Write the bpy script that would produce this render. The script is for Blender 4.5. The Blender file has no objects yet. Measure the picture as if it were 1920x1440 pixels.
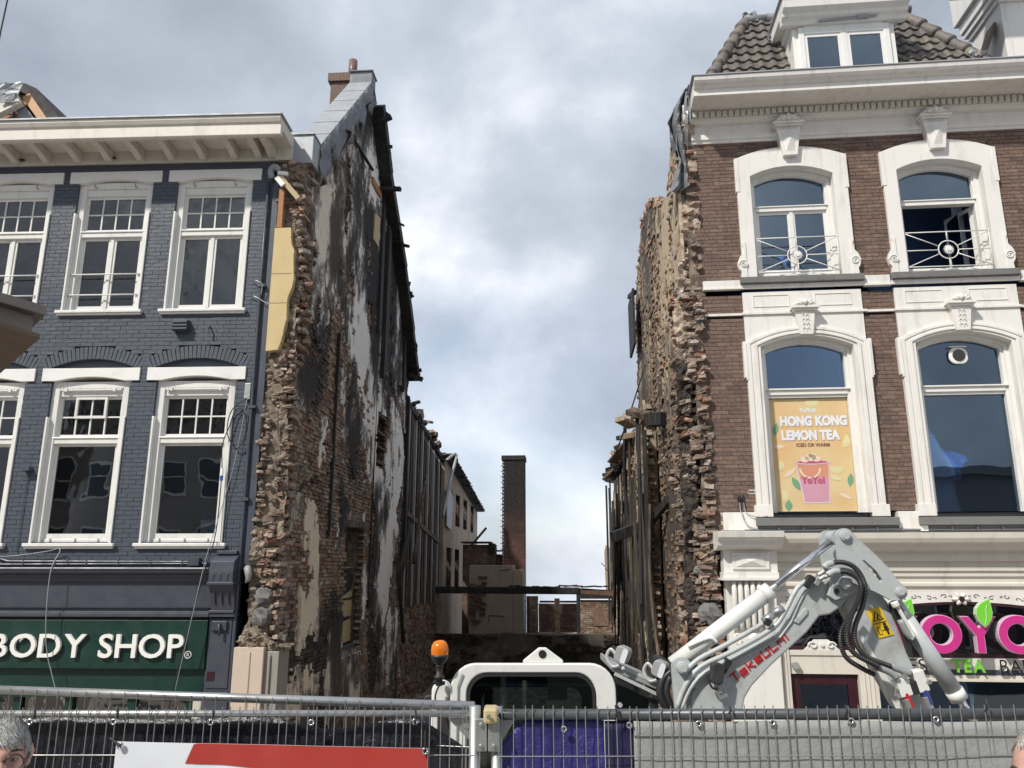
import bpy, math, random
import numpy as np
from mathutils import Vector, Matrix, noise
random.seed(7); RNG = np.random.default_rng(11)
SC = bpy.context.scene; COL = SC.collection
PI = math.pi; rad = math.radians

# ------------------------------------------------------------------ camera
cam_d = bpy.data.cameras.new('camera'); cam = bpy.data.objects.new('camera', cam_d); COL.objects.link(cam)
cam.location = (0, 0, 4.0); cam.rotation_euler = (rad(90 + 13.4), 0, 0)
cam_d.sensor_width = 36; cam_d.lens = 36 * 1470 / 1920; cam_d.clip_start = 0.05; cam_d.clip_end = 3000
SC.camera = cam
SC.view_settings.view_transform = 'Standard'; SC.view_settings.look = 'None'
SC.view_settings.gamma = 1; SC.view_settings.use_curve_mapping = False
SC.view_settings.exposure = 0.60

# ------------------------------------------------------------------ sun and sky
SUN_EL, SUN_AZ = 45, -44       # azimuth: degrees from straight behind the camera, negative = from the left
sd = Vector((math.sin(rad(SUN_AZ)) * math.cos(rad(SUN_EL)), -math.cos(rad(SUN_AZ)) * math.cos(rad(SUN_EL)), math.sin(rad(SUN_EL))))
sun_d = bpy.data.lights.new('sun', 'SUN'); sun_d.energy = 2.85; sun_d.angle = rad(2.5); sun_d.color = (1.0, 0.945, 0.86)
sun = bpy.data.objects.new('sun', sun_d); COL.objects.link(sun)
sun.rotation_euler = sd.to_track_quat('Z', 'Y').to_euler(); sun.location = sd * 60
W = bpy.data.worlds.new('World'); SC.world = W; W.use_nodes = True
nt = W.node_tree; nt.nodes.clear()
def wn(t, **k):
    n = nt.nodes.new(t)
    for a, b in k.items(): setattr(n, a, b)
    return n
out = wn('ShaderNodeOutputWorld'); bg = wn('ShaderNodeBackground'); bg.inputs[1].default_value = 0.1
sky = wn('ShaderNodeTexSky', sky_type='NISHITA', sun_disc=False)
sky.sun_elevation = rad(SUN_EL); sky.sun_rotation = math.atan2(sd.x, sd.y)
tc = wn('ShaderNodeTexCoord'); mp = wn('ShaderNodeMapping'); mp.inputs['Scale'].default_value = (1, 1, 1.35)
mp.inputs['Location'].default_value = (0.35, 0.0, 0.17)
nt.links.new(tc.outputs['Generated'], mp.inputs[0])
def wnoise(scale, detail, rough, dist=0.0):
    n = wn('ShaderNodeTexNoise'); n.inputs['Scale'].default_value = scale; n.inputs['Detail'].default_value = detail
    n.inputs['Roughness'].default_value = rough; n.inputs['Distortion'].default_value = dist
    nt.links.new(mp.outputs[0], n.inputs['Vector']); return n
def wramp(src, stops):
    r = wn('ShaderNodeValToRGB'); e = r.color_ramp.elements
    while len(e) < len(stops): e.new(0.5)
    for i, (p, c) in enumerate(stops): e[i].position = p; e[i].color = (*c, 1)
    nt.links.new(src, r.inputs[0]); return r
n1 = wnoise(2.5, 8, 0.55, 0.12); n2 = wnoise(1.25, 3, 0.5)
mixn = wn('ShaderNodeMath', operation='MULTIPLY_ADD'); nt.links.new(n1.outputs[0], mixn.inputs[0]); mixn.inputs[1].default_value = 0.62
m2 = wn('ShaderNodeMath', operation='MULTIPLY'); nt.links.new(n2.outputs[0], m2.inputs[0]); m2.inputs[1].default_value = 0.38
nt.links.new(m2.outputs[0], mixn.inputs[2])
cr = wramp(mixn.outputs[0], [(0.37, (2.55, 2.85, 3.4)), (0.46, (3.25, 3.6, 4.2)), (0.53, (4.1, 4.5, 5.15)), (0.59, (5.6, 5.95, 6.5)), (0.66, (8.0, 8.1, 8.3))])
n3 = wnoise(1.1, 4, 0.5); cov = wramp(n3.outputs[0], [(0.60, (1, 1, 1)), (0.74, (0.55, 0.55, 0.55))])
mx = wn('ShaderNodeMix', data_type='RGBA')
nt.links.new(cov.outputs[0], mx.inputs[0]); nt.links.new(sky.outputs[0], mx.inputs[6]); nt.links.new(cr.outputs[0], mx.inputs[7])
nt.links.new(mx.outputs[2], bg.inputs[0]); nt.links.new(bg.outputs[0], out.inputs[0])

# ------------------------------------------------------------------ materials
MATS = {}
def srgb(h):
    h = h.lstrip('#'); c = [int(h[i:i+2], 16) / 255 for i in (0, 2, 4)]
    return tuple(x / 12.92 if x <= 0.04045 else ((x + 0.055) / 1.055) ** 2.4 for x in c)
class NT:
    def __init__(s, name, world=False):
        s.m = bpy.data.materials.new(name); s.m.use_nodes = True; s.t = s.m.node_tree; s.t.nodes.clear()
        s.out = s.n('ShaderNodeOutputMaterial'); s.co = s.n('ShaderNodeTexCoord'); MATS[name] = s.m; s.src = s.n('ShaderNodeNewGeometry').outputs['Position'] if world else s.co.outputs['Object']
    def n(s, t, **k):
        n = s.t.nodes.new(t)
        for a, b in k.items(): setattr(n, a, b)
        return n
    def l(s, a, b): s.t.links.new(a, b)
    def noise(s, scale, detail=4, rough=0.55, vec=(1, 1, 1), dist=0.0):
        mp = s.n('ShaderNodeMapping'); mp.inputs['Scale'].default_value = vec; s.l(s.src, mp.inputs[0])
        n = s.n('ShaderNodeTexNoise'); n.inputs['Scale'].default_value = scale; n.inputs['Detail'].default_value = detail
        n.inputs['Roughness'].default_value = rough; n.inputs['Distortion'].default_value = dist
        s.l(mp.outputs[0], n.inputs['Vector']); return n.outputs[0]
    def ramp(s, src, stops, interp='LINEAR'):
        r = s.n('ShaderNodeValToRGB'); r.color_ramp.interpolation = interp; e = r.color_ramp.elements
        while len(e) < len(stops): e.new(0.5)
        for i, (p, c) in enumerate(stops):
            e[i].position = p; e[i].color = (*c, 1) if isinstance(c, tuple) else (c, c, c, 1)
        s.l(src, r.inputs[0]); return r.outputs[0]
    def mix(s, f, a, b, mode='MIX'):
        m = s.n('ShaderNodeMix', data_type='RGBA', blend_type=mode)
        for v, i in ((f, 0), (a, 6), (b, 7)):
            if isinstance(v, (int, float)): m.inputs[i].default_value = v
            elif isinstance(v, tuple): m.inputs[i].default_value = (*v, 1)
            else: s.l(v, m.inputs[i])
        return m.outputs[2]
    def math(s, op, a, b=0.0):
        m = s.n('ShaderNodeMath', operation=op)
        for v, i in ((a, 0), (b, 1)):
            if isinstance(v, (int, float)): m.inputs[i].default_value = v
            else: s.l(v, m.inputs[i])
        return m.outputs[0]
    def bsdf(s, col, rough=0.7, metal=0.0, bump=None, bstr=0.3, bdist=0.01, spec=0.5, emit=None):
        p = s.n('ShaderNodeBsdfPrincipled')
        if isinstance(col, tuple): p.inputs['Base Color'].default_value = (*col, 1)
        else: s.l(col, p.inputs['Base Color'])
        if isinstance(rough, (int, float)): p.inputs['Roughness'].default_value = rough
        else: s.l(rough, p.inputs['Roughness'])
        p.inputs['Metallic'].default_value = metal; p.inputs['Specular IOR Level'].default_value = spec
        if bump is not None:
            b = s.n('ShaderNodeBump'); b.inputs['Strength'].default_value = bstr; b.inputs['Distance'].default_value = bdist
            s.l(bump, b.inputs['Height']); s.l(b.outputs[0], p.inputs['Normal'])
        s.l(p.outputs[0], s.out.inputs[0]); return p
def painted(name, c, var=0.10, rough=0.45, dirt=0.35, dirtc=(0.16, 0.14, 0.11), bstr=0.12, metal=0.0, streak=(1, 1, 1), dscale=2.2):
    s = NT(name); base = s.mix(s.noise(1.7, 3), tuple(x * (1 - var) for x in c), tuple(min(1, x * (1 + var * .6)) for x in c))
    d = s.ramp(s.noise(dscale, 8, 0.68, streak), [(0.52, 0.0), (0.78, dirt)])
    col = s.mix(d, base, dirtc); fine = s.noise(60, 3)
    s.bsdf(col, s.ramp(s.noise(5, 4), [(0.3, max(0.05, rough - .1)), (0.7, min(1, rough + .15))]), metal, fine, bstr, 0.004)
    return s.m
white_paint = painted('white_paint', (0.75, 0.73, 0.69), var=.07, dirt=0.50, dirtc=(.33, .30, .25), streak=(2.6, 2.6, .45), dscale=2.8)
cream_paint = painted('cream_paint', (0.66, 0.625, 0.55), dirt=0.35, streak=(2, 2, .5))
window_white = painted('window_white', (0.76, 0.755, 0.72), dirt=0.25, rough=0.32, streak=(2.5, 2.5, .6))
lintel_white = painted('lintel_white', (0.80, 0.80, 0.77), dirt=0.22, dscale=3)
blue_trim = painted('blue_trim', (0.060, 0.070, 0.092), var=0.12, rough=0.42, dirt=0.3, dirtc=(0.1, 0.1, 0.1), streak=(2, 2, .4))
shop_grey = painted('shop_grey', (0.055, 0.062, 0.085), var=0.1, rough=0.4, dirt=0.25, dirtc=(0.09, 0.085, 0.08))
shop_green = painted('shop_green', (0.008, 0.038, 0.030), var=0.15, rough=0.35, dirt=0.2, dirtc=(0.02, 0.035, 0.03), streak=(.3, 1, 1))
stone_grey = painted('stone_grey', (0.17, 0.17, 0.165), var=0.25, rough=0.8, dirt=0.6, dirtc=(0.07, 0.07, 0.065), bstr=0.5, dscale=6)
zinc = painted('zinc', (0.36, 0.38, 0.40), var=0.2, rough=0.5, dirt=0.5, dirtc=(0.18, 0.18, 0.18), metal=0.25, streak=(3, 3, .6), dscale=3)
lead = painted('lead', (0.20, 0.21, 0.23), var=0.3, rough=0.6, dirt=0.6, dirtc=(0.09, 0.09, 0.09), metal=0.1, dscale=4)
galv = painted('galvanised_steel', (0.46, 0.47, 0.47), var=0.2, rough=0.38, dirt=0.5, dirtc=(0.25, 0.25, 0.24), metal=0.75, dscale=14)
dark_tube = painted('dark_tube', (0.09, 0.10, 0.11), var=0.2, rough=0.4, dirt=0.3, metal=0.4, dscale=12)
wire_m = painted('wire_steel', (0.30, 0.30, 0.29), var=0.2, rough=0.45, dirt=0.4, metal=0.5, dscale=20)
exc_grey = painted('excavator_grey', (0.45, 0.48, 0.48), var=0.08, rough=0.36, dirt=0.65, dirtc=(0.20, 0.18, 0.15), dscale=6)
exc_white = painted('excavator_white', (0.74, 0.75, 0.72), var=0.04, rough=0.25, dirt=0.45, dirtc=(0.33, 0.30, 0.26), dscale=5)
chrome = painted('chrome_rod', (0.75, 0.75, 0.76), var=0.03, rough=0.12, dirt=0.1, metal=1.0)
rubber = painted('black_rubber', (0.020, 0.020, 0.022), var=0.3, rough=0.5, dirt=0.3, dirtc=(.08, .07, .06))
black_plastic = painted('black_plastic', (0.03, 0.03, 0.033), rough=0.45, dirt=0.2)
grey_plastic = painted('grey_plastic', (0.30, 0.31, 0.32), rough=0.45, dirt=0.3)
red_paint = painted('red_paint', (0.50, 0.012, 0.016), rough=0.35, dirt=0.1)
yellow_sticker = painted('yellow_sticker', (0.80, 0.52, 0.015), rough=0.4, dirt=0.15)
maroon = painted('maroon_paint', (0.040, 0.010, 0.016), rough=0.3, dirt=0.2)
beige_stone = painted('beige_stone', (0.56, 0.46, 0.37), var=0.1, rough=0.75, dirt=0.5, dirtc=(0.3, 0.24, 0.19), streak=(2, 2, .5), bstr=.3)
ochre_plaster = painted('ochre_plaster', (0.60, 0.47, 0.25), var=0.08, rough=0.85, dirt=0.3, dirtc=(0.36, 0.26, 0.13), bstr=.3)
tan_plaster = painted('tan_plaster', (0.37, 0.30, 0.23), var=0.25, rough=0.9, dirt=0.85, dirtc=(0.10, 0.08, 0.062), bstr=.6, dscale=1.6, streak=(1, 1, .6))
raw_wood = painted('raw_wood', (0.42, 0.20, 0.085), var=0.25, rough=0.75, dirt=0.5, dirtc=(0.15, 0.08, 0.04), streak=(8, 8, .5))
pale_wood = painted('pale_wood', (0.52, 0.40, 0.24), var=0.2, rough=0.8, dirt=0.5, dirtc=(0.2, 0.15, 0.1))
brown_board = painted('brown_board', (0.135, 0.098, 0.072), var=0.15, rough=0.6, dirt=0.4, dirtc=(0.07, 0.055, 0.045), dscale=3)
taupe_metal = painted('taupe_metal', (0.20, 0.17, 0.155), var=0.1, rough=0.5, dirt=0.3)
asphalt = painted('asphalt', (0.055, 0.055, 0.057), var=0.2, rough=0.9, dirt=0.3, bstr=.6)
interior = painted('dark_interior', (0.085, 0.095, 0.105), rough=0.9, dirt=0.2)
interior_blue = painted('blue_grey_interior', (0.15, 0.24, 0.42), rough=0.9, dirt=0.2)
curtain_m = painted('curtain', (0.62, 0.66, 0.70), rough=0.9, dirt=0.1)
letter_white = painted('letter_white', (0.84, 0.84, 0.80), var=.03, rough=0.3, dirt=0.08)
pink_m = painted('pink_acrylic', (0.56, 0.035, 0.24), var=.03, rough=0.22, dirt=0.05)
pink_edge = painted('pale_pink_edge', (0.66, 0.48, 0.60), var=.03, rough=0.3, dirt=0.1)
green_m = painted('leaf_green_acrylic', (0.17, 0.60, 0.04), var=.03, rough=0.22, dirt=0.05)
green_edge = painted('pale_green_edge', (0.52, 0.66, 0.46), var=.03, rough=0.3, dirt=0.1)
black_letter = painted('black_letter', (0.015, 0.015, 0.018), rough=0.3, dirt=0.05)
charred = NT('charred_wood', True); 
_c = charred.ramp(charred.noise(9, 6, .65, (1, 1, .15)), [(.3, (.006, .006, .007)), (.55, (.018, .017, .017)), (.72, (.05, .045, .04)), (.85, (.15, .13, .11))])
charred.bsdf(_c, 0.75, 0, charred.noise(30, 5, .6, (1, 1, .2)), .9, .02); charred = charred.m
scorched = NT('scorched_wood', True)
_c = scorched.ramp(scorched.noise(7, 6, .7, (1.4, 1.4, .12)), [(.32, (.02, .017, .014)), (.48, (.07, .055, .042)), (.62, (.16, .125, .09)), (.75, (.30, .25, .18))])
scorched.bsdf(_c, 0.8, 0, scorched.noise(26, 5, .6, (1, 1, .15)), .8, .015); scorched = scorched.m

def brick_mat(name, cols, scale=1.0, soot=0.0, mortarish=0.0, rough=0.85, bstr=.6, fine=(0.55, 1.25), sooty=0.0):
    s = NT(name, True)
    at = s.n('ShaderNodeAttribute', attribute_name='tint'); oi = s.n('ShaderNodeObjectInfo')
    f = s.math('FRACT', s.math('ADD', at.outputs['Fac'], oi.outputs['Random']))
    base = s.ramp(f, [(i / (len(cols) - 1) if i else 0.0, c) for i, c in enumerate(cols)])
    geo = s.n('ShaderNodeNewGeometry')
    g = s.mix(0.85, base, s.ramp(s.noise(22, 5, .6), [(.3, fine[0]), (.7, fine[1])]), 'MULTIPLY')
    if mortarish: g = s.mix(s.ramp(s.noise(3.2, 8, .7), [(.50, 0.0), (.66, mortarish)]), g, (.42, .36, .29))
    sa = s.n('ShaderNodeAttribute', attribute_name='hue')
    if soot: g = s.mix(s.ramp(s.math('ADD', s.math('ADD', sa.outputs['Fac'], sooty), s.math('MULTIPLY', s.math('SUBTRACT', s.noise(4, 6, .7), .5), 1.2)), [(.35, 0.0), (.66, soot)]), g, (.018, .015, .013))
    s.bsdf(g, rough, 0, s.noise(45, 5, .65), bstr, .01)
    return s.m
brown_brick = brick_mat('brown_brick', [(.150, .098, .076), (.190, .122, .095), (.120, .084, .070), (.215, .145, .114), (.160, .102, .080)], bstr=.35)
blue_brick = NT('blue_painted_brick', True)
_c = blue_brick.mix(blue_brick.noise(1.1, 5, .6), (.054, .066, .088), (.070, .085, .110))
_c = blue_brick.mix(blue_brick.ramp(blue_brick.noise(3.5, 9, .72, (1.2, 1.2, .5)), [(.60, 0.0), (.80, .45)]), _c, (.13, .135, .15))
blue_brick.bsdf(_c, .5, 0, blue_brick.noise(16, 6, .6), .4, .012); blue_brick = blue_brick.m
mortar = painted('grey_mortar', (.50, .43, .35), rough=.95, dirt=.4)
RBC = [(.21, .12, .08), (.16, .10, .07), (.31, .15, .09), (.26, .19, .13), (.10, .075, .06), (.36, .29, .22), (.19, .11, .075)]
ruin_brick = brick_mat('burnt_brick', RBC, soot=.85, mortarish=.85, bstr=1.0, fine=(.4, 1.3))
lit_brick = brick_mat('weathered_sunlit_brick', [(.40, .22, .13), (.44, .33, .23), (.34, .17, .10), (.46, .38, .29), (.38, .28, .19), (.30, .22, .16)], soot=.45, mortarish=.9, bstr=1.0, fine=(.5, 1.25))  # weathered brick, paler and warmer: sunlight on the right wall put into its colour
red_brick = brick_mat('old_red_brick', [(.15, .078, .058), (.12, .068, .052), (.21, .12, .088), (.10, .07, .058)], soot=.85, mortarish=.35, bstr=.7, sooty=.26)
ruin_sooty = brick_mat('soot_blackened_brick', RBC, soot=.93, mortarish=.6, bstr=1.0, fine=(.4, 1.3), sooty=.65)
core_mat = NT('crumbled_mortar', True)
_c = core_mat.ramp(core_mat.noise(5, 9, .7), [(.3, (.05, .04, .032)), (.43, (.16, .125, .095)), (.56, (.32, .26, .20)), (.70, (.50, .44, .36))])
_sa = core_mat.n('ShaderNodeAttribute', attribute_name='hue')
_c = core_mat.mix(core_mat.ramp(core_mat.math('ADD', _sa.outputs['Fac'], core_mat.math('MULTIPLY', core_mat.math('SUBTRACT', core_mat.noise(4, 6, .7), .5), 1.2)), [(.35, 0.0), (.62, .93)]), _c, (.016, .014, .012))
core_mat.bsdf(_c, .95, 0, core_mat.noise(14, 9, .75), 1.0, .05); core_mat = core_mat.m
def plaster_mat(name, dark=(.020, .018, .018), mid=(.10, .086, .074), grey=(.33, .315, .30), white=(.86, .85, .82), cream=(.84, .74, .57)):
    s = NT(name); at = s.n('ShaderNodeAttribute', attribute_name='tint'); hu = s.n('ShaderNodeAttribute', attribute_name='hue')
    streak = s.noise(4.2, 8, .72, (1.35, 1.35, .55)); fine = s.noise(13, 7, .75, (1.3, 1.3, .6))
    v = s.math('ADD', at.outputs['Fac'], s.math('MULTIPLY', s.math('SUBTRACT', streak, .5), 1.25))
    v = s.math('ADD', v, s.math('MULTIPLY', s.math('SUBTRACT', fine, .5), .95))
    lightc = s.mix(hu.outputs['Fac'], white, cream)
    a = s.ramp(v, [(.22, dark), (.42, mid), (.58, grey)])
    b = s.mix(s.ramp(v, [(.60, 0.0), (.655, 1.0)]), a, lightc)
    b = s.mix(s.math('MULTIPLY', hu.outputs['Fac'], .25), b, (.34, .24, .15))
    s.bsdf(b, .92, 0, v, .7, .03); return s.m
plaster = plaster_mat('sooty_plaster')
tile_m = brick_mat('roof_tile_clay', [(.115, .10, .092), (.15, .128, .112), (.09, .085, .082), (.18, .155, .13), (.13, .12, .11)], mortarish=0.2, rough=.6, bstr=.4)
chimney_brick = NT('sooty_chimney_brick')
_g = chimney_brick.n('ShaderNodeSeparateXYZ'); chimney_brick.l(chimney_brick.co.outputs['Object'], _g.inputs[0])
_at = chimney_brick.n('ShaderNodeAttribute', attribute_name='tint')
_b = chimney_brick.ramp(_at.outputs['Fac'], [(0.0, (.105, .052, .042)), (.5, (.145, .066, .052)), (1.0, (.085, .045, .038))])
_z = chimney_brick.math('ADD', chimney_brick.math('MULTIPLY', _g.outputs['Z'], .26), chimney_brick.math('MULTIPLY', chimney_brick.noise(2.4, 5), .5))
_c = chimney_brick.mix(chimney_brick.ramp(_z, [(0.0, 0.0), (.01, 0.0)]), _b, (.012, .012, .014))
_mr = chimney_brick.n('ShaderNodeMapRange'); _mr.inputs['From Min'].default_value = 1.35; _mr.inputs['From Max'].default_value = 1.95
chimney_brick.l(_z, _mr.inputs['Value'])
_c = chimney_brick.mix(_mr.outputs[0], _b, (.014, .013, .014))
_sp = chimney_brick.ramp(chimney_brick.noise(5.5, 3, .5, (3, 3, 1)), [(.70, 0.0), (.74, 1.0)])
_c = chimney_brick.mix(chimney_brick.math('MULTIPLY', _sp, .6), _c, (.55, .52, .5))
chimney_brick.bsdf(_c, .85, 0, chimney_brick.noise(40, 4), .5, .01); chimney_brick = chimney_brick.m

def glass_mat(name, tint=(.80, .86, .86), ior=1.65, wav=.05, wscale=3.0, coat=(1, 1, 1)):
    s = NT(name); tr = s.n('ShaderNodeBsdfTransparent'); tr.inputs[0].default_value = (*tint, 1)
    gl = s.n('ShaderNodeBsdfGlossy'); gl.inputs['Roughness'].default_value = 0.01; gl.inputs['Color'].default_value = (*coat, 1)
    fr = s.n('ShaderNodeFresnel'); fr.inputs['IOR'].default_value = ior
    b = s.n('ShaderNodeBump'); b.inputs['Strength'].default_value = wav; b.inputs['Distance'].default_value = .1
    s.l(s.noise(wscale, 2, .4), b.inputs['Height']); s.l(b.outputs[0], gl.inputs['Normal'])
    m = s.n('ShaderNodeMixShader'); s.l(fr.outputs[0], m.inputs[0]); s.l(tr.outputs[0], m.inputs[1]); s.l(gl.outputs[0], m.inputs[2])
    s.l(m.outputs[0], s.out.inputs[0]); return s.m
glass_old = glass_mat('old_wavy_glass', (.62, .67, .65), 1.95, .16, 2.6)
glass_new = glass_mat('window_glass', (.70, .82, .96), 2.4, .025, 1.2, coat=(.62, .80, 1.0))
glass_cab = glass_mat('cab_glass', (.50, .60, .57), 1.55, .02)
glass_spec = glass_mat('spectacle_glass', (.93, .93, .93), 1.45, 0.0)

# ------------------------------------------------------------------ mesh builder
glass_low = glass_mat('tall_pane_glass', (.72, .78, .82), 1.9, .035, 1.5)
class MB:
    def __init__(s): s.v = []; s.f = []
    def add(s, vs, fs):
        b = len(s.v); s.v += [tuple(v) for v in vs]; s.f += [tuple(b + i for i in f) for f in fs]; return s
    def box(s, x0, x1, y0, y1, z0, z1):
        return s.add([(x0,y0,z0),(x1,y0,z0),(x1,y1,z0),(x0,y1,z0),(x0,y0,z1),(x1,y0,z1),(x1,y1,z1),(x0,y1,z1)],
                     [(0,3,2,1),(4,5,6,7),(0,1,5,4),(1,2,6,5),(2,3,7,6),(3,0,4,7)])
    def prism(s, pts, a0, a1, ax='y'):
        n = len(pts)
        area = sum(pts[i][0]*pts[(i+1)%n][1]-pts[(i+1)%n][0]*pts[i][1] for i in range(n))
        if area < 0: pts = pts[::-1]
        f = {'y': lambda p, a: (p[0], a, p[1]), 'x': lambda p, a: (a, p[0], p[1]), 'z': lambda p, a: (p[0], p[1], a)}[ax]
        vs = [f(p, a0) for p in pts] + [f(p, a1) for p in pts]
        fs = [tuple(range(n)), tuple(range(2*n-1, n-1, -1))] + [(i, i+n, (i+1)%n+n, (i+1)%n) for i in range(n)]
        if ax != 'y': fs = [tuple(reversed(q)) for q in fs]
        return s.add(vs, fs)
    def ring(s, outer, inner, y0, y1):
        n = len(outer); vs = [(p[0], y, p[1]) for y in (y0, y1) for L in (outer, inner) for p in L]; fs = []
        for i in range(n):
            j = (i+1) % n
            fs += [(i, j, n+j, n+i), (2*n+i, 3*n+i, 3*n+j, 2*n+j), (i, 2*n+i, 2*n+j, j), (n+i, n+j, 3*n+j, 3*n+i)]
        return s.add(vs, fs)
    def tube(s, pts, r, n=8, flat=1.0):
        P = [Vector(p) for p in pts]; m = len(P); rs = r if isinstance(r, (list, tuple)) else [r]*m; vs = []
        up = None
        for i, p in enumerate(P):
            t = (P[min(i+1, m-1)] - P[max(i-1, 0)]).normalized()
            if up is None: up = Vector((0, 0, 1)) if abs(t.z) < .9 else Vector((1, 0, 0))
            a = t.cross(up).normalized(); b = a.cross(t).normalized(); up = b
            vs += [p + a*math.cos(2*PI*k/n)*rs[i] + b*math.sin(2*PI*k/n)*rs[i]*flat for k in range(n)]
        fs = [(i*n+k, i*n+(k+1)%n, (i+1)*n+(k+1)%n, (i+1)*n+k) for i in range(m-1) for k in range(n)]
        fs += [tuple(range(n-1, -1, -1)), tuple((m-1)*n+k for k in range(n))]
        return s.add(vs, fs)
    def obox(s, c, size, rot=(0, 0, 0)):
        from mathutils import Euler
        R = Euler(rot).to_matrix(); x, y, z = [q/2 for q in size]; c = Vector(c)
        vs = [c + R @ Vector(q) for q in ((-x,-y,-z),(x,-y,-z),(x,y,-z),(-x,y,-z),(-x,-y,z),(x,-y,z),(x,y,z),(-x,y,z))]
        return s.add(vs, [(0,3,2,1),(4,5,6,7),(0,1,5,4),(1,2,6,5),(2,3,7,6),(3,0,4,7)])
    def bar(s, a, b, w, h):
        a = Vector(a); b = Vector(b); d = b - a; c = (a+b)/2; q = d.to_track_quat('X', 'Z').to_euler()
        return s.obox(c, (d.length, w, h), q)
    def disc(s, c, r, y0, y1, n=20):
        return s.prism([(c[0]+r*math.cos(2*PI*k/n), c[1]+r*math.sin(2*PI*k/n)) for k in range(n)], y0, y1)
    def build(s, name, mat, parent=None, smooth=False, bevel=0, label=None, loc=None, kind=None, seg=2):
        me = bpy.data.meshes.new(name); me.from_pydata(s.v, [], s.f); me.materials.append(mat); me.validate()
        if smooth: me.polygons.foreach_set('use_smooth', [True]*len(me.polygons))
        o = bpy.data.objects.new(name, me); COL.objects.link(o)
        if parent: o.parent = parent
        if loc: o.location = loc
        if label: o['label'] = label
        if kind: o['kind'] = kind
        if bevel:
            b = o.modifiers.new('bevel', 'BEVEL'); b.width = bevel; b.segments = seg; b.limit_method = 'ANGLE'; b.angle_limit = rad(40)
        return o
def thing(name, label, cat, loc=(0, 0, 0), rz=0, group=None):
    o = bpy.data.objects.new(name, None); COL.objects.link(o); o.location = loc; o.rotation_euler = (0, 0, rz)
    o.empty_display_size = .2; o['label'] = label; o['category'] = cat
    if group: o['group'] = group
    return o
def tag(o, label, cat, group=None):
    o['label'] = label; o['category'] = cat
    if group: o['group'] = group
    return o
def struct(o): o['kind'] = 'structure'; return o
def share(o, parent=None, loc=None, rot=None, scale=None):
    c = o.copy(); COL.objects.link(c)
    if parent is not None: c.parent = parent
    if loc is not None: c.location = loc
    if rot is not None: c.rotation_euler = rot
    if scale is not None: c.scale = scale
    return c
def text_mesh(txt, size, depth, mat, name, parent, loc, rot=(PI/2, 0, 0), sx=1.0, sy=1.0, align='LEFT', bold=0.0, label=None, shear=0.0):
    cu = bpy.data.curves.new(name, 'FONT'); cu.body = txt; cu.size = size; cu.extrude = depth; cu.align_x = align; cu.offset = bold; cu.shear = shear
    cu.resolution_u = 4
    t = bpy.data.objects.new(name, cu); COL.objects.link(t)
    dg = bpy.context.evaluated_depsgraph_get(); me = bpy.data.meshes.new_from_object(t.evaluated_get(dg)); bpy.data.objects.remove(t)
    me.materials.clear(); me.materials.append(mat)
    o = bpy.data.objects.new(name, me); COL.objects.link(o); o.parent = parent; o.location = loc; o.rotation_euler = rot; o.scale = (sx, sy, 1)
    if label: o['label'] = label
    return o
def np_mesh(name, V, F, mat, parent=None, tint=None, hue=None, smooth=False, kind=None):
    me = bpy.data.meshes.new(name); V = np.asarray(V, dtype=np.float32); F = np.asarray(F, dtype=np.int32)
    me.vertices.add(len(V)); me.vertices.foreach_set('co', V.ravel())
    me.loops.add(F.size); me.loops.foreach_set('vertex_index', F.ravel())
    me.polygons.add(len(F)); me.polygons.foreach_set('loop_start', np.arange(len(F), dtype=np.int32)*4)
    me.polygons.foreach_set('loop_total', np.full(len(F), 4, dtype=np.int32)); me.update(calc_edges=True)
    for nm, arr in (('tint', tint), ('hue', hue)):
        if arr is not None:
            a = me.attributes.new(nm, 'FLOAT', 'FACE'); a.data.foreach_set('value', np.asarray(arr, dtype=np.float32))
    me.polygons.foreach_set('use_smooth', [bool(smooth)]*len(me.polygons))
    me.materials.append(mat); o = bpy.data.objects.new(name, me); COL.objects.link(o)
    if parent: o.parent = parent
    if kind: o['kind'] = kind
    return o
CF = np.array([(0,3,2,1),(4,5,6,7),(0,1,5,4),(1,2,6,5),(2,3,7,6),(3,0,4,7)])
CV = np.array([(-.5,-.5,-.5),(.5,-.5,-.5),(.5,.5,-.5),(-.5,.5,-.5),(-.5,-.5,.5),(.5,-.5,.5),(.5,.5,.5),(-.5,.5,.5)])
def boxes(name, C, S, mat, parent=None, rot=None, jit=0.0, kind=None, tints=None, soots=None):
    C = np.asarray(C, float); S = np.asarray(S, float); n = len(C)
    V = CV[None]*S[:, None, :]
    if jit: V = V + RNG.uniform(-jit, jit, V.shape)
    if rot is not None:
        a, b, c = np.asarray(rot, float).T
        ca, sa, cb, sb, cc, sn = np.cos(a), np.sin(a), np.cos(b), np.sin(b), np.cos(c), np.sin(c)
        z = np.zeros(n); o = np.ones(n)
        Rx = np.array([[o, z, z], [z, ca, -sa], [z, sa, ca]]).transpose(2, 0, 1); Ry = np.array([[cb, z, sb], [z, o, z], [-sb, z, cb]]).transpose(2, 0, 1)
        Rz = np.array([[cc, -sn, z], [sn, cc, z], [z, z, o]]).transpose(2, 0, 1)
        V = np.einsum('nij,nkj->nki', Rz @ Ry @ Rx, V)
    V = V + C[:, None, :]
    F = CF[None] + (np.arange(n)*8)[:, None, None]
    t = RNG.random(n) if tints is None else np.asarray(tints)
    return np_mesh(name, V.reshape(-1, 3), F.reshape(-1, 4), mat, parent, tint=np.repeat(t, 6), kind=kind, hue=None if soots is None else np.repeat(soots, 6))
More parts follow.
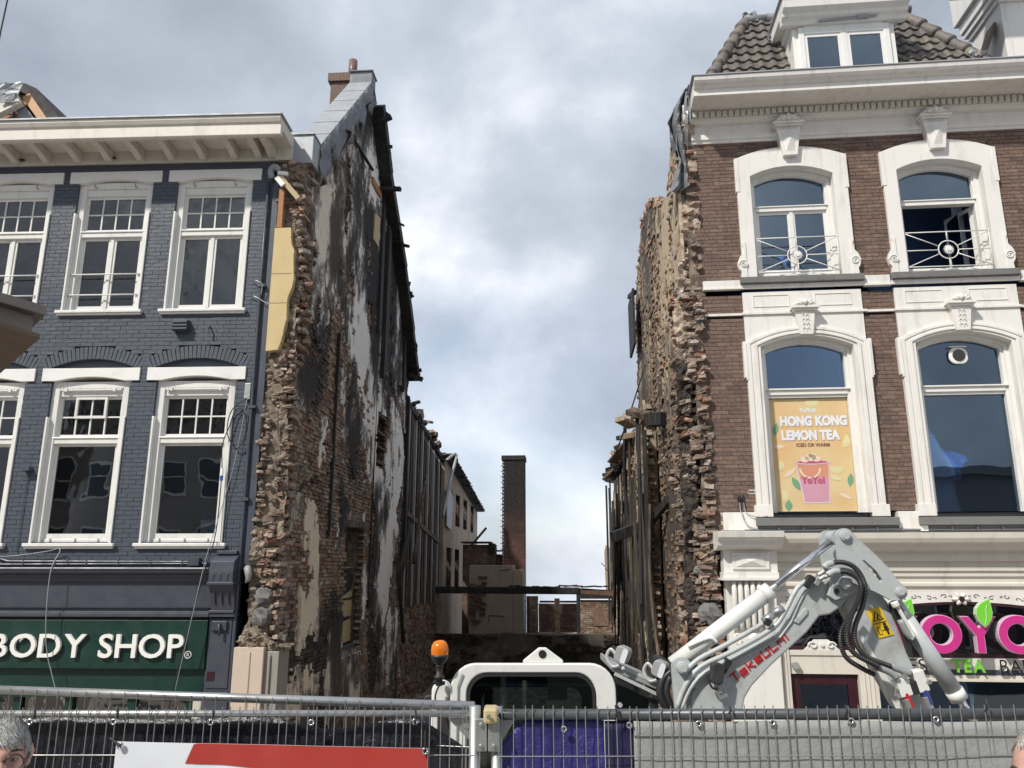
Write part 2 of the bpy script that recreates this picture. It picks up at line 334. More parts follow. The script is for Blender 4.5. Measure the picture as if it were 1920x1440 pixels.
def vn(x, y, seed=0):
    x = np.asarray(x, float); y = np.asarray(y, float)
    xi = np.floor(x).astype(np.int64); yi = np.floor(y).astype(np.int64); fx = x-xi; fy = y-yi
    def h(a, b):
        q = (a*374761393 + b*668265263 + seed*1442695041) & 0xFFFFFFFF; q = ((q ^ (q >> 13))*1274126177) & 0xFFFFFFFF
        return ((q ^ (q >> 16)) & 0xFFFFFF)/16777215.0
    u = fx*fx*(3-2*fx); v = fy*fy*(3-2*fy)
    return (h(xi, yi)*(1-u)+h(xi+1, yi)*u)*(1-v)+(h(xi, yi+1)*(1-u)+h(xi+1, yi+1)*u)*v
def fbm(x, y, seed=0, oct=5, g=.55):
    t = 0; a = 1; s = 0
    for k in range(oct): t = t+a*vn(x*2**k+k*17.3, y*2**k-k*9.1, seed+k); s += a; a *= g
    return t/s
def inpoly(x, y, poly):
    x = np.asarray(x); y = np.asarray(y); r = np.zeros(x.shape, bool); n = len(poly)
    for i in range(n):
        (x0, y0), (x1, y1) = poly[i], poly[(i+1) % n]
        if y0 == y1: continue
        c = (y0 > y) != (y1 > y); r ^= c & (x < (x1-x0)*(y-y0)/(y1-y0)+x0)
    return r
def rrect(x0, x1, z0, z1, r, n=5):
    P = []
    for cx, cz, a in ((x1-r, z0+r, -90), (x1-r, z1-r, 0), (x0+r, z1-r, 90), (x0+r, z0+r, 180)):
        P += [(cx+r*math.cos(rad(a+90*k/n)), cz+r*math.sin(rad(a+90*k/n))) for k in range(n+1)]
    return P
def arc_top(x0, x1, zs, rise, n=12):      # points from x1 to x0 along a segmental arch
    c = (x0+x1)/2; h = (x1-x0)/2; R = (h*h+rise*rise)/(2*rise); a = math.asin(h/R)
    return [(c+R*math.sin(a-2*a*k/n), zs+rise-R+R*math.cos(a-2*a*k/n)) for k in range(n+1)]
def smoothpath(P, n=6):
    P = [Vector(p) for p in P]; out = []
    for i in range(len(P)-1):
        p0 = P[max(i-1, 0)]; p1 = P[i]; p2 = P[i+1]; p3 = P[min(i+2, len(P)-1)]
        for k in range(n):
            t = k/n; out.append(.5*((2*p1)+(p2-p0)*t+(2*p0-5*p1+4*p2-p3)*t*t+(3*p1-p0-3*p2+p3)*t**3))
    return out+[P[-1]]

# brick facade: individual bricks in view first, the rest as one part; backing wall of mortar between the openings
def brick_face(root, x0, x1, z0, z1, blocked, course, length, mat, mort, proud, jit, n_single, view, thick=.30, joint=.011, seed=1):
    rows = int(round((z1-z0)/course)); singles = []; C = []; S = []; Rr = random.Random(seed)
    segs = []; cur = None
    for r in range(rows):
        za = z0+r*course; zb = za+course; zc = (za+zb)/2
        bl = sorted(blocked(zc)); free = []; x = x0
        for a, b in bl:
            if a > x: free.append((x, min(a, x1)))
            x = max(x, b)
        if x < x1: free.append((x, x1))
        if cur and cur[0] == free: cur[2] = zb
        else:
            if cur: segs.append(cur)
            cur = [free, za, zb]
        off = (r % 2)*length/2+(Rr.uniform(-.01, .01))
        for a, b in free:
            k = math.floor((a-x0-off)/length)
            while True:
                p = x0+off+k*length; k += 1
                q = p+length
                if p >= b: break
                p2, q2 = max(p, a), min(q, b)
                if q2-p2 < .035: continue
                if p2 == a: p2 -= joint*.5
                if q2 == b: q2 += joint*.5
                full = abs((q2-p2)-length) < 1e-6; yy = -proud-Rr.uniform(0, jit)
                c = ((p2+q2)/2, yy+.03, zc)
                if full and view(c): singles.append(c)
                else: C.append(c); S.append((q2-p2-joint, .06, course-joint))
    segs.append(cur)
    m = MB()
    for free, za, zb in segs:
        for a, b in free: m.box(a, b, 0, thick, za, zb)
    m.build('wall', mort, root)
    cw = Vector(cam.location); M = Matrix.Translation(root.location) @ root.rotation_euler.to_matrix().to_4x4()
    singles.sort(key=lambda c: ((M @ Vector(c))-cw).length)
    for c in singles[n_single:]: C.append(c); S.append((length-joint, .06, course-joint))
    proto = MB().box(-(length-joint)/2, (length-joint)/2, -.03, .03, -(course-joint)/2, (course-joint)/2)
    p = proto.build('brick', mat, root, loc=singles[0])
    for c in singles[1:n_single]: share(p, root, c)
    boxes('brickwork', C, S, mat, root, kind='stuff', jit=jit*.25)
# ================================================================== SETTING
struct(MB().box(-70, 70, -60, 43, -.3, 0).build('ground', asphalt))
struct(MB().box(-30, 30, -5.5, 12.0, 0.004, .02).build('street', painted('street_brick', (.34, .29, .25), var=.2, rough=.9, dirt=.4)))
struct(MB().box(-9, 9, -4.5, 4.3, .03, 1.72).build('bridge_deck', painted('deck_stone', (.38, .36, .33), var=.2, rough=.9, dirt=.5)))
LROOT = (-4.164, 12.8, 0); LRZ = rad(-2.47); RROOT = (3.168, 12.3, 0); RRZ = rad(-5.45); VRZ = rad(-4)

# ================================================================== LEFT BLUE BUILDING
blue = thing('blue_brick_building', 'dark blue painted brick building with white sash windows and a bracketed white cornice', 'building', LROOT, LRZ)
LC = [-1.16, -2.98, -4.80, -6.62]
def blk_left(z):
    b = []
    for c in LC:
        if 8.38 < z < 10.84: b.append((c-.69, c+.69))
        if 4.43 < z < 7.13: b.append((c-.68, c+.68))
        if 10.80 < z < 11.02 or 7.13 < z < 7.35: b.append((c-.845, c+.845))
        if 7.35 < z < 7.72:      # relieving arch and its tympanum
            R = (.74**2+.16**2)/(2*.16)+.22; d = z-(7.36+.16-(R-.22)); h2 = R*R-d*d
            if h2 > 0: b.append((c-min(math.sqrt(h2), .86), c+min(math.sqrt(h2), .86)))
    return b
brick_face(blue, -8.2, -.09, 4.02, 11.2, blk_left, .0716, .225, blue_brick, blue_brick, .003, .006, 300,
           lambda c: -4.9 < c[0] and c[2] < 11.1, joint=.008, seed=3)
MB().box(-8.2, -.09, .28, .3, 4.02, 11.2).box(-8.2, -8.18, .3, 10, 0, 11.2).box(-.12, -.09, .3, 10, 4, 11.2).box(-8.2, -.09, 9.98, 10, 0, 11.2)\
    .build('house_shell', blue_trim, blue)
MB().box(-8.1, -.13, .32, 9.9, 7.55, 7.6).box(-8.1, -.13, .32, 9.9, 10.95, 11.0).box(-8.1, -.13, .32, 9.9, 4.02, 4.07)\
    .box(-8.1, -.13, 3.5, 3.55, 4.07, 10.95).build('interior', interior, blue)
for ci, c in enumerate(LC[:3]):
    for top in (0, 1):
        zs, zt = (8.38, 10.84) if top else (4.43, 7.13); hw = .69 if top else .68
        # lintel with arched lower edge
        lz0, lz1 = (10.80, 11.02) if top else (7.13, 7.35)
        P = [(c-.845, lz0), (c-.845, lz1), (c+.845, lz1), (c+.845, lz0), (c+.60, lz0)]+arc_top(c-.52, c+.52, lz0+.015, .055, 8)+[(c-.60, lz0)]
        MB().prism(P, -.035, .29).build('lintel', lintel_white, blue, bevel=.004, label='cream shaded lintel under the cornice' if top else 'bright white lintel with an arched lower edge')
        # sill
        fr = MB().box(c-hw-.07, c+hw+.07, -.085, .16, zs-.05, zs).box(c-hw-.05, c+hw+.05, -.06, .16, zs-.085, zs-.05)
        fr.build('sill', window_white, blue, bevel=.006)
        # outer box frame
        yo = .10; f = MB()
        f.box(c-hw, c-hw+.13, yo-.05, .24, zs, zt).box(c+hw-.13, c+hw, yo-.05, .24, zs, zt).box(c-hw+.13, c+hw-.13, yo-.05, .24, zt-.12, zt)
        f.box(c-hw+.13, c+hw-.13, yo+.005, .235, zs, zs+.07)
        f.box(c-hw, c-hw+.035, -.035, yo-.05, zs, zt-.62).box(c+hw-.035, c+hw, -.035, yo-.05, zs, zt-.62)
        ztr = 9.79 if top else 6.07
        f.box(c-hw+.13, c+hw-.13, yo-.035, .22, ztr, ztr+.085)
        f.box(c-hw+.10, c+hw-.10, yo-.055, yo+.04, ztr+.085, ztr+.11)
        zu = zt-.12; f.box(c-hw+.13, c+hw-.13, yo-.02, .21, zu-.13, zu)
        w = f.build('window', window_white, blue, bevel=.006)
        xa, xb = c-hw+.13, c+hw-.13
        # upper sash with 4 x 2 panes
        sz0, sz1 = ztr+.11, zu-.13; s = MB()
        s.box(xa, xa+.045, yo+.02, yo+.07, sz0, sz1).box(xb-.045, xb, yo+.02, yo+.07, sz0, sz1).box(xa+.045, xb-.045, yo+.02, yo+.07, sz0, sz0+.05).box(xa+.045, xb-.045, yo+.02, yo+.07, sz1-.045, sz1)
        for k in (1, 2, 3):
            xx = xa+.045+(xb-xa-.09)*k/4; s.box(xx-.012, xx+.012, yo+.025, yo+.065, sz0+.05, sz1-.045)
        zm = (sz0+sz1)/2; s.box(xa+.045, xb-.045, yo+.028, yo+.062, zm-.012, zm+.012)
        if not top and ci == 1:
            qa = xa+.045+(xb-xa-.09)/4; qb = xb-.045-(xb-xa-.09)/4
            s.box(qa-.02, qb+.02, yo-.01, yo+.024, zm-.025, zm+.02).box(qa-.02, qb+.02, yo-.01, yo+.024, sz1-.05, sz1-.01).box(qa-.02, qa+.02, yo-.01, yo+.024, zm+.02, sz1-.05).box(qb-.02, qb+.02, yo-.01, yo+.024, zm+.02, sz1-.05)
        s.build('sash', window_white, w)
        pw = (xb-xa-.09)/4
        for k in range(4):
            for (a, b) in ((sz0+.05, zm-.012), (zm+.012, sz1-.045)):
                t1 = random.uniform(-.0025, .0025)
                MB().add([(xa+.045+pw*k+.012, yo+.045+t1, a), (xa+.045+pw*(k+1)-.012, yo+.045-t1, a), (xa+.045+pw*(k+1)-.012, yo+.045-t1*.4, b), (xa+.045+pw*k+.012, yo+.045+t1*.5, b)], [(0, 1, 2, 3)]).build('pane', glass_old, w)
        # lower lights
        l0, l1 = zs+.07, ztr; s = MB()
        if top:
            for a, b in ((xa, c-.012), (c+.012, xb)):
                s.box(a, a+.06, yo+.02, yo+.07, l0, l1).box(b-.06, b, yo+.02, yo+.07, l0, l1).box(a+.06, b-.06, yo+.02, yo+.07, l0, l0+.06).box(a+.06, b-.06, yo+.02, yo+.07, l1-.05, l1)
                MB().add([(a+.06, yo+.047, l0+.06), (b-.06, yo+.043, l0+.06), (b-.06, yo+.046, l1-.05), (a+.06, yo+.044, l1-.05)], [(0, 1, 2, 3)]).build('pane', glass_old, w)
            s.box(c-.03, c+.03, yo, yo+.019, l0, l1)
        else:
            s.box(xa, xa+.06, yo+.02, yo+.07, l0, l1).box(xb-.06, xb, yo+.02, yo+.07, l0, l1).box(xa+.06, xb-.06, yo+.02, yo+.07, l0, l0+.09).box(xa+.06, xb-.06, yo+.02, yo+.07, l1-.04, l1)
            MB().box(xa+.06, xb-.06, yo+.043, yo+.047, l0+.09, l1-.04).build('pane', glass_low, w)
            for k in (0.12, .5, .85):
                s.box(xa+(xb-xa)*k-.012, xa+(xb-xa)*k+.012, yo-.02, yo+.02, l0-.035, l0+.02)
        s.build('sash', window_white, w)
        hk = MB()
        for q in (-.38, .36): hk.tube([(c+q, .06, zt-.10), (c+q, -.01, zt-.10), (c+q, -.01, zt-.04)], .012, 6)
        if top: hk.build('hook', grey_plastic, w)
        else:
            t = MB().box(xa+.02, xb-.02, yo-.075, yo-.05, zt-.155, zt-.13)
            for k in range(26): t.box(xa+.03+k*.042, xa+.05+k*.042, yo-.062, yo-.05, zt-.125, zt-.10)
            for q in (-.42, .42): t.box(c+q-.02, c+q+.02, yo-.1, yo-.05, zt-.175, zt-.125)
            t.build('moulding', window_white, w)
        if top and ci > 0:
            for zz in (8.69, 9.07):
                MB().tube([(c-hw+.05, .03, zz), (c+hw-.02, .03, zz)], .013, 8).build('safety_rail', window_white, w, smooth=True)
    # relieving arch: soldier bricks round a recessed tympanum
    if ci < 3:
        h = .74; R = (h*h+.16*.16)/(2*.16); zc = 7.36+.16-R; am = math.asin(h/R)*1.12; nb = 25
        pr = None
        for k in range(nb):
            a = -am+2*am*(k+.5)/nb
            if pr is None: pr = MB().box(-.030, .030, -.03, .03, 0, .215).build('arch_brick', blue_brick, blue)
            else: pr = share(pr)
            pr.location = (c+R*math.sin(a), .022-random.uniform(0, .006), zc+R*math.cos(a)); pr.rotation_euler = (0, a, 0)
        MB().prism([(c-.84, 7.352), (c+.84, 7.352)]+arc_top(c-.84, c+.84, 7.355, .32, 12), .085, .29).build('arch_infill', blue_brick, blue)
# shutter-like things on the wall
MB().box(-1.62, -1.36, -.12, 0, 7.98, 8.17).box(-1.62, -1.36, -.14, -.12, 7.99, 8.02).box(-1.62, -1.36, -.14, -.12, 8.05, 8.08).box(-1.62, -1.36, -.14, -.12, 8.11, 8.14).build('vent_box', blue_trim, blue, bevel=.004)
MB().tube([(-1.00, 0, 8.06), (-1.00, -.09, 8.03), (-1.0, -.09, 7.93)], .015, 6).build('pipe_stub', blue_trim, blue)
MB().box(-3.90, -3.77, -.12, 0, 5.60, 5.66).tube([(-3.83, -.03, 5.6), (-3.84, -.025, 4.3)], .006, 5).build('sensor_box', blue_trim, blue)
# downpipe strip at the right corner
MB().box(-.09, .02, -.03, .28, 3.95, 11.1).build('corner_strip', blue_trim, blue, bevel=.006)
dp = MB().tube([(-.17, -.055, 10.72), (-.17, -.055, 8.9), (-.16, -.055, 6.7), (-.15, -.055, 3.2), (-.145, -.055, .1)], .026, 10).build('downpipe', blue_trim, blue, smooth=True)
for z in (8.75, 6.62, 5.1): MB().box(-.21, -.08, -.095, -.001, z, z+.05).build('pipe_clip', blue_trim, dp)
# plastic bend and lamp near the cornice
MB().tube(smoothpath([(-.10, -.10, 10.78), (-.12, -.12, 10.92), (-.05, -.13, 10.99), (.03, -.10, 10.93)]), .055, 10).build('pipe_elbow', grey_plastic, blue, smooth=True)
# cornice
prof = [(0.28, 11.17), (-.05, 11.17), (-.06, 11.21), (-.07, 11.40), (-.60, 11.42), (-.62, 11.27), (-.68, 11.28), (-.70, 11.30), (-.70, 11.50), (-.73, 11.52), (-.76, 11.58), (-.76, 11.63), (.28, 11.63)]
MB().prism(prof, -8.5, .22, 'x').build('cornice', cream_paint, blue, bevel=.004)
MB().box(-8.52, .25, -.79, -.2, 11.632, 11.66).build('gutter_edge', zinc, blue)
br = None
for x in [-.13, -.36]+[-.80-.578*k for k in range(13)]:
    if br is None:
        b = MB(); b.prism([(-.06, 11.19), (-.12, 11.19), (-.30, 11.245), (-.56, 11.27), (-.615, 11.31), (-.615, 11.395), (-.06, 11.395)], -.058, .058, 'x')
        b.box(-.085, .085, -.625, -.50, 11.355, 11.40).box(-.10, .10, -.635, -.57, 11.385, 11.41)
        br = b.build('cornice_bracket', cream_paint, blue, loc=(x, 0, 0), bevel=.004)
    else: share(br, blue, (x, 0, 0))
for x in (-1.42, -3.05, -4.75): MB().box(x-.045, x+.045, -.10, -.055, 11.25, 11.28).build('vent_slot', black_plastic, blue)
# shopfront
sf = MB()
sf.prism([(0.28, 3.90), (-.10, 3.90), (-.12, 3.93), (-.20, 3.97), (-.22, 4.02), (.0, 4.06), (.28, 4.06)], -8.2, -.56, 'x')
sf.prism([(0.28, 3.44), (-.05, 3.44), (-.05, 3.80), (-.09, 3.84), (-.10, 3.90), (.28, 3.90)], -8.2, -.56, 'x')
sf.prism([(0.28, 3.30), (-.12, 3.30), (-.12, 3.35), (-.08, 3.38), (-.08, 3.41), (-.12, 3.44), (.28, 3.44)], -8.2, -.56, 'x')
sf.build('shop_fascia', shop_grey, blue, bevel=.004)
MB().tube([(-8, -.225, 4.045), (-.58, -.225, 4.035)], .014, 6).build('conduit', grey_plastic, blue)
cb = MB().tube([(-4.2, -.035, 4.22), (-3.95, -.035, 4.15), (-1.0, -.035, 4.14)], .016, 6).tube([(-4.2, -.03, 4.10), (-.62, -.03, 4.11)], .014, 6)
for k in range(7): cb.box(-3.7+.52*k, -3.68+.52*k, -.05, 0, 4.08, 4.17)
cb.box(-.98, -.80, -.09, 0, 4.08, 4.2).tube(smoothpath([(-.8, -.04, 4.15), (-.7, -.05, 4.1), (-.62, -.05, 4.16), (-.55, -.04, 4.12)]), .011, 6).build('facade_wiring', blue_trim, blue)
p = MB().box(-.56, -.16, -.06, .28, 2.2, 3.28).box(-.53, -.19, -.075, -.06, 2.25, 3.25).box(-.56, -.16, -.10, .28, 0, 2.2)
p.box(-.56, -.14, -.12, .1, 3.30, 3.36).box(-.55, -.16, -.14, .1, 3.36, 3.40).box(-.50, -.26, -.12, -.075, 3.10, 3.24)
p.build('pilaster', shop_grey, blue, bevel=.006)
cbk = MB().prism([(.1, 3.40), (-.12, 3.40), (-.15, 3.52), (-.19, 3.66), (-.27, 3.76), (-.30, 3.80), (-.30, 3.98), (-.28, 4.14), (-.05, 4.27), (.1, 4.27)], -.53, -.15, 'x')
cbk.box(-.55, -.13, -.31, .1, 3.79, 3.83).box(-.50, -.18, -.14, .0, 4.255, 4.31)
for q in (-.47, -.36, -.25):
    cbk.box(q-.005, q+.025, -.312, -.29, 3.86, 3.96); cbk.bar((q+.01, -.155, 3.5), (q+.01, -.21, 3.70), .02, .03)
cbk.build('console_bracket', shop_grey, blue, bevel=.005)
MB().tube([(-.36, -.09, 3.20), (-.36, -.16, 3.19), (-.35, -.15, 3.03)], .02, 8).build('flag_holder', shop_grey, blue, smooth=True)
MB().box(-.52, -.40, -.082, -.06, 2.36, 2.49).build('plaque', maroon, blue)
MB().box(-8.2, -.565, .0, .28, 2.1, 2.52).box(-8.2, -.565, .03, .28, 3.26, 3.30).box(-8.2, -8.0, 0, .28, 0, 2.1).build('awning_box', shop_green, blue)
g = MB()
for x in (-4.55, -3.55, -2.72, -1.73, -.80): g.box(x-.06, x+.06, .06, .2, 0, 2.1)
g.box(-8.2, -.8, .06, .2, 0, .5).build('shop_frame', shop_green, blue)
MB().box(-.74, -.56, .02, .2, 0, 2.12).build('door_jamb', cream_paint, blue)
for a, b in ((-5.5, -4.61), (-4.49, -3.61), (-3.49, -2.78), (-2.66, -1.79), (-1.67, -.86)):
    MB().box(a, b, .12, .125, .5, 2.1).build('shop_pane', glass_old, blue)
MB().box(-8.1, -.6, 2.5, 2.55, 0, 3.3).box(-8.1, -.6, .3, 2.5, 3.31, 3.35).build('shop_interior', painted('shop_interior', (.10, .08, .06), dirt=.5), blue)
# small electrical bits
jb = MB().box(-.30, -.20, -.06, 0, 6.78, 7.05).build('junction_box', galv, blue, bevel=.004)
def cable(name, label, pts, r, mat, root, n=5): 
    o = MB().tube(smoothpath(pts), r, n).build(name, mat, None, smooth=True); o.location = root.location; o.rotation_euler = root.rotation_euler; tag(o, label, 'cable'); return o
cable('cable', 'coiled black cable hanging from the grey junction box beside the lower right window',
      [(-.25, -.07, 6.80), (-.35, -.08, 6.72), (-.50, -.07, 6.55), (-.52, -.08, 6.2), (-.35, -.08, 5.95), (-.22, -.08, 6.15), (-.24, -.08, 6.5), (-.40, -.08, 6.62), (-.5, -.08, 6.3), (-.58, -.09, 6.0), (-.55, -.09, 5.5), (-.56, -.10, 4.6), (-.62, -.26, 4.0), (-.80, -.30, 3.0), (-.96, -.3, 2.0)], .009, rubber, blue)
cable('cable', 'thin straight cable falling from the junction box past the shop console bracket',
      [(-.24, -.07, 6.78), (-.35, -.07, 5.8), (-.50, -.09, 5.0), (-.62, -.24, 4.2), (-.72, -.30, 3.4), (-.90, -.30, 2.2)], .006, grey_plastic, blue)
cable('cable', 'pale loose cable dangling from the middle lower sill across the shop sign',
      [(-4.6, -.05, 4.22), (-3.9, -.06, 4.23), (-3.3, -.10, 4.30), (-3.06, -.12, 4.33), (-3.08, -.26, 4.0), (-3.05, -.27, 3.3), (-3.0, -.22, 2.8), (-2.86, -.2, 2.4), (-2.74, -.2, 2.1)], .008, grey_plastic, blue)
cable('cable', 'short grey wire sticking out of the blue wall under the top right window',
      [(-.32, -.0, 8.84), (-.25, -.1, 8.86), (-.12, -.12, 8.78), (-.13, -.1, 8.60)], .008, galv, blue)
cable('cable', 'lower grey wire running from the blue wall towards the yellow plaster',
      [(-.34, -.0, 8.56), (-.25, -.08, 8.58), (-.05, -.1, 8.46), (.06, -.1, 8.42)], .008, galv, blue)
plug = MB().tube([(-.545, -.10, 5.62), (-.545, -.10, 5.50)], [.02, .026], 8).build('plug', letter_white, None); plug.location = blue.location; plug.rotation_euler = blue.rotation_euler
tag(plug, 'white and blue plug hanging on the cable beside the lower window', 'plug')
MB().tube([(-.545, -.10, 5.50), (-.545, -.10, 5.42)], [.028, .024], 8).build('plug_collar', painted('plug_blue', (.03, .09, .42)), plug)
MB().tube(smoothpath([(-.02, -.06, 4.05), (.02, -.12, 3.98), (.03, -.12, 3.88), (-.02, -.1, 3.82)]), [.05, .055, .06, .06, .06, .06, .055, .055, .055, .05, .05, .045, .045, .04, .035, .03, .02, .02, .015][:19], 8).build('wall_lamp', grey_plastic, blue, smooth=True)
MB().disc((0, 0), .03, -.03, 0).build('door_bell', letter_white, blue, loc=(-.10, -.03, 2.62))
# window stickers and things inside the lower windows
ps = MB().box(-.95, -.56, .20, .21, 4.56, 4.93).build('poster', letter_white, None); ps.location = blue.location; ps.rotation_euler = blue.rotation_euler
tag(ps, 'small white and blue leaflet behind the glass of the lower right window', 'poster')
MB().box(-.95, -.56, .19, .199, 4.81, 4.93).build('blue_band', painted('leaflet_blue', (.02, .09, .30)), ps)
text_mesh('WHITE PAPER', .055, .001, blue_trim, 'lettering', ps, (-.83, .195, 4.62))
for c in (-1.16, -2.98):
    q = MB().box(c-.5, c+.15, 1.0, 1.5, 4.7, 4.9).box(c-.1, c+.5, 2.2, 2.3, 5.25, 5.4).build('office_cabinet', painted('cabinet_grey', (.20, .20, .18)), None)
    q.location = blue.location; q.rotation_euler = blue.rotation_euler; tag(q, 'pale cabinet inside the lower %s window' % ('right' if c > -2 else 'middle'), 'cabinet')
# shop sign
sg = thing('shop_sign', 'dark green shop sign with raised white letters over the blue building shopfront', 'sign', LROOT, LRZ)
MB().box(-8.2, -.57, -.09, .0, 2.53, 3.25).build('board', shop_green, sg, bevel=.004)
def letters(txt, x0, x1, z, h, d, root, mat, y, name='letter', edge=None, bold=0.0, gap_scale=1.0):
    tmp = []; x = 0
    for ch in txt:
        if ch == ' ': x += .30; continue
        o = text_mesh(ch, 1.0, .5, mat, name, root, (0, 0, 0), bold=bold)
        xs = [v.co.x for v in o.data.vertices]; ys = [v.co.y for v in o.data.vertices]
        tmp.append((o, x-min(xs), min(ys), max(ys))); x += max(xs)-min(xs)+.085*gap_scale
    W = x-.085; s = (x1-x0)/W; H = max(t[3] for t in tmp); hs = h/H
    for o, xo, a, b in tmp:
        o.location = (x0+xo*s, y, z); o.scale = (s, hs, d)
        if edge: o.data.materials.append(edge); [setattr(f, 'material_index', 1) for f in o.data.polygons if abs(f.normal.z) < .5]
    return [t[0] for t in tmp]
letters('BODY SHOP', -3.96, -.90, 2.70, .345, .045, sg, letter_white, -.125, bold=.012)
text_mesh('R', .07, .004, letter_white, 'registered_mark', sg, (-.855, -.10, 2.715))
ring_o = [(-.833+.055*math.cos(2*PI*k/20), 2.738+.055*math.sin(2*PI*k/20)) for k in range(20)]; ring_i = [(-.833+.046*math.cos(2*PI*k/20), 2.738+.046*math.sin(2*PI*k/20)) for k in range(20)]
MB().ring(ring_o, ring_i, -.105, -.09).build('mark_ring', letter_white, sg)
for s_ in (-1, 1):   # leaf arcs inside the first O
    MB().tube([(-3.40+s_*.115*math.cos(a), -.13, 2.87+.135*math.sin(a)) for a in [rad(20+10*k) for k in range(7)]], [.004, .012, .018, .02, .018, .012, .006], 6).build('logo_leaf', letter_white, sg)

# roof behind the left cornice, with its end boarded up
rf = thing('damaged_roof_end', 'broken brown roof end with orange bargeboard and silver sheeting above the left cornice', 'roof', LROOT, LRZ)
roof_dark = painted('dark_roof_felt', (.055, .05, .055), rough=.8, dirt=.4)
MB().prism([(-8.4, 13.40), (-6.1, 13.42), (-5.52, 13.40), (-5.27, 13.28), (-4.72, 12.60), (-4.2, 11.9), (-4.42, 11.9), (-4.86, 12.46), (-5.36, 13.10), (-5.62, 13.24), (-8.4, 13.26)], .70, 5.0).build('roof_skin', roof_dark, rf)
MB().prism([(-5.46, 13.02), (-5.33, 13.11), (-4.52, 12.05), (-4.70, 12.05)], .60, .66).build('bargeboard', painted('orange_wood', (.50, .27, .12), dirt=.3), rf)
MB().prism([(-5.62, 12.86), (-5.50, 12.98), (-4.78, 12.05), (-5.25, 12.05)], .64, .69).build('side_board', painted('grey_board', (.22, .22, .25), dirt=.4), rf)
MB().prism([(-8.4, 12.0), (-8.4, 12.9), (-5.5, 12.9), (-4.9, 12.0)], .95, 1.0).build('gable_panel', painted('beige_panel', (.42, .39, .33)), rf)
MB().box(-5.60, -5.57, .60, .64, 12.1, 12.72).build('panel_joint', roof_dark, rf)
for k in range(8):
    z = 13.20-.10*k; MB().obox((-6.6, .86-.01*k, z), (2.2, .08, .075), (0, rad(random.uniform(-1.5, 1.5)), 0)).build('batten', [scorched, brown_board, raw_wood][k % 3], rf)
MB().bar((-6.75, .55, 12.25), (-5.48, .55, 12.98), .12, .36).build('white_dormer_cheek', cream_paint, rf, bevel=.01)
MB().bar((-6.65, .47, 12.10), (-5.42, .47, 12.80), .05, .04).build('cheek_moulding', cream_paint, rf)
def crumple(cx, cy, cz, sx, sz, seed, n=5, amp=.09, mat=lead, root=None, name='sheet', clip=None):
    V = []; F = []
    for i in range(n+1):
        for j in range(n+1):
            u, v = i/n, j/n
            V.append((cx+(u-.5)*sx+.05*noise.noise(Vector((u*3, v*3, seed))), cy+amp*2*noise.noise(Vector((u*5+seed, v*5, 1))), cz+(v-.5)*sz+.07*noise.noise(Vector((u*4, v*4, seed+5)))))
    F = [(i*(n+1)+j, (i+1)*(n+1)+j, (i+1)*(n+1)+j+1, i*(n+1)+j+1) for i in range(n) for j in range(n) if not (clip and clip(i/n, j/n))]
    o = MB().add(V, F).build(name, mat, root); sdf = o.modifiers.new('solid', 'SOLIDIFY'); sdf.thickness = .012; return o
crumple(-5.66, .45, 13.10, .50, .30, 3.3, amp=.04, mat=zinc, root=rf, name='silver_sheet', clip=lambda u, v: u+v < .35 or u-v > .7)
crumple(-5.62, .40, 12.88, .32, .18, 7.1, amp=.03, mat=lead, root=rf, name='silver_sheet')
lw = MB().tube([(-7.54, 10.0, 5.0), (-7.51, 10, 11.68), (-7.49, 10.0, 12.24), (-7.44, 10, 14.5)], .011, 6).build('overhead_wire', rubber, None); tag(lw, 'thin dark wire crossing the sky in the top left corner', 'wire')
# ================================================================== RIGHT BROWN BRICK BUILDING
bb = thing('brown_brick_building', 'brown brick building with white arched window surrounds, dentil cornice and tiled roof', 'building', RROOT, RRZ)
RC = [1.565, 3.955]; TH, LH = .68, .70
def blk_right(z):
    b = []
    for c in RC:
        if 8.60 < z < 11.0: b.append((c-.86, c+.86))
        if 4.66 < z < 8.66: b.append((c-.88, c+.88))
    if z < 4.86: b.append((.09, 7))
    if 8.45 < z < 8.66 or 8.05 < z < 8.11: b.append((.04, 7))
    return b
brick_face(bb, -.17, 6.6, 4.56, 11.2, blk_right, .0665, .225, brown_brick, mortar, .012, .004, 300,
           lambda c: .1 < c[0] < 5.1, thick=.30, joint=.009, seed=5)
# white wall panels behind the surrounds carry the openings; arched hole cut by ring prisms
def arch_poly(x0, x1, z0, zs, rise, n=14):
    return [(x0, z0), (x1, z0)]+arc_top(x0, x1, zs, rise, n)
def arch_ring(c, ho, zo0, zso, ro, hi, zi0, zsi, ri, y0, y1, mb=None, n=14):
    mb = mb or MB(); return mb.ring(arch_poly(c-ho, c+ho, zo0, zso, ro, n), arch_poly(c-hi, c+hi, zi0, zsi, ri, n), y0, y1)
MB().box(-.17, 6.6, .30, .32, 0, 4.56).box(6.58, 6.6, .3, 10, 0, 11.6).box(-.0, .03, .3, 10, 0, 11.6).box(0, 6.6, 9.98, 10, 0, 11.6).box(-.17, 6.6, 0, .30, 11.19, 11.6).build('house_shell', brown_brick, bb)
inn = MB().box(.05, 6.55, .35, 9.9, 8.15, 8.2).box(.05, 6.55, .35, 9.9, 11.3, 11.35).box(.05, 6.55, .35, 9.9, 4.5, 4.6).box(.05, 6.55, 2.0, 2.05, 4.6, 11.3).box(2.75, 2.8, .35, 3.2, 4.6, 11.3).box(.05, .1, .35, 3.2, 4.6, 11.3).box(6.5, 6.55, .35, 3.2, 4.6, 11.3)
inn.build('interior', interior_blue, bb)
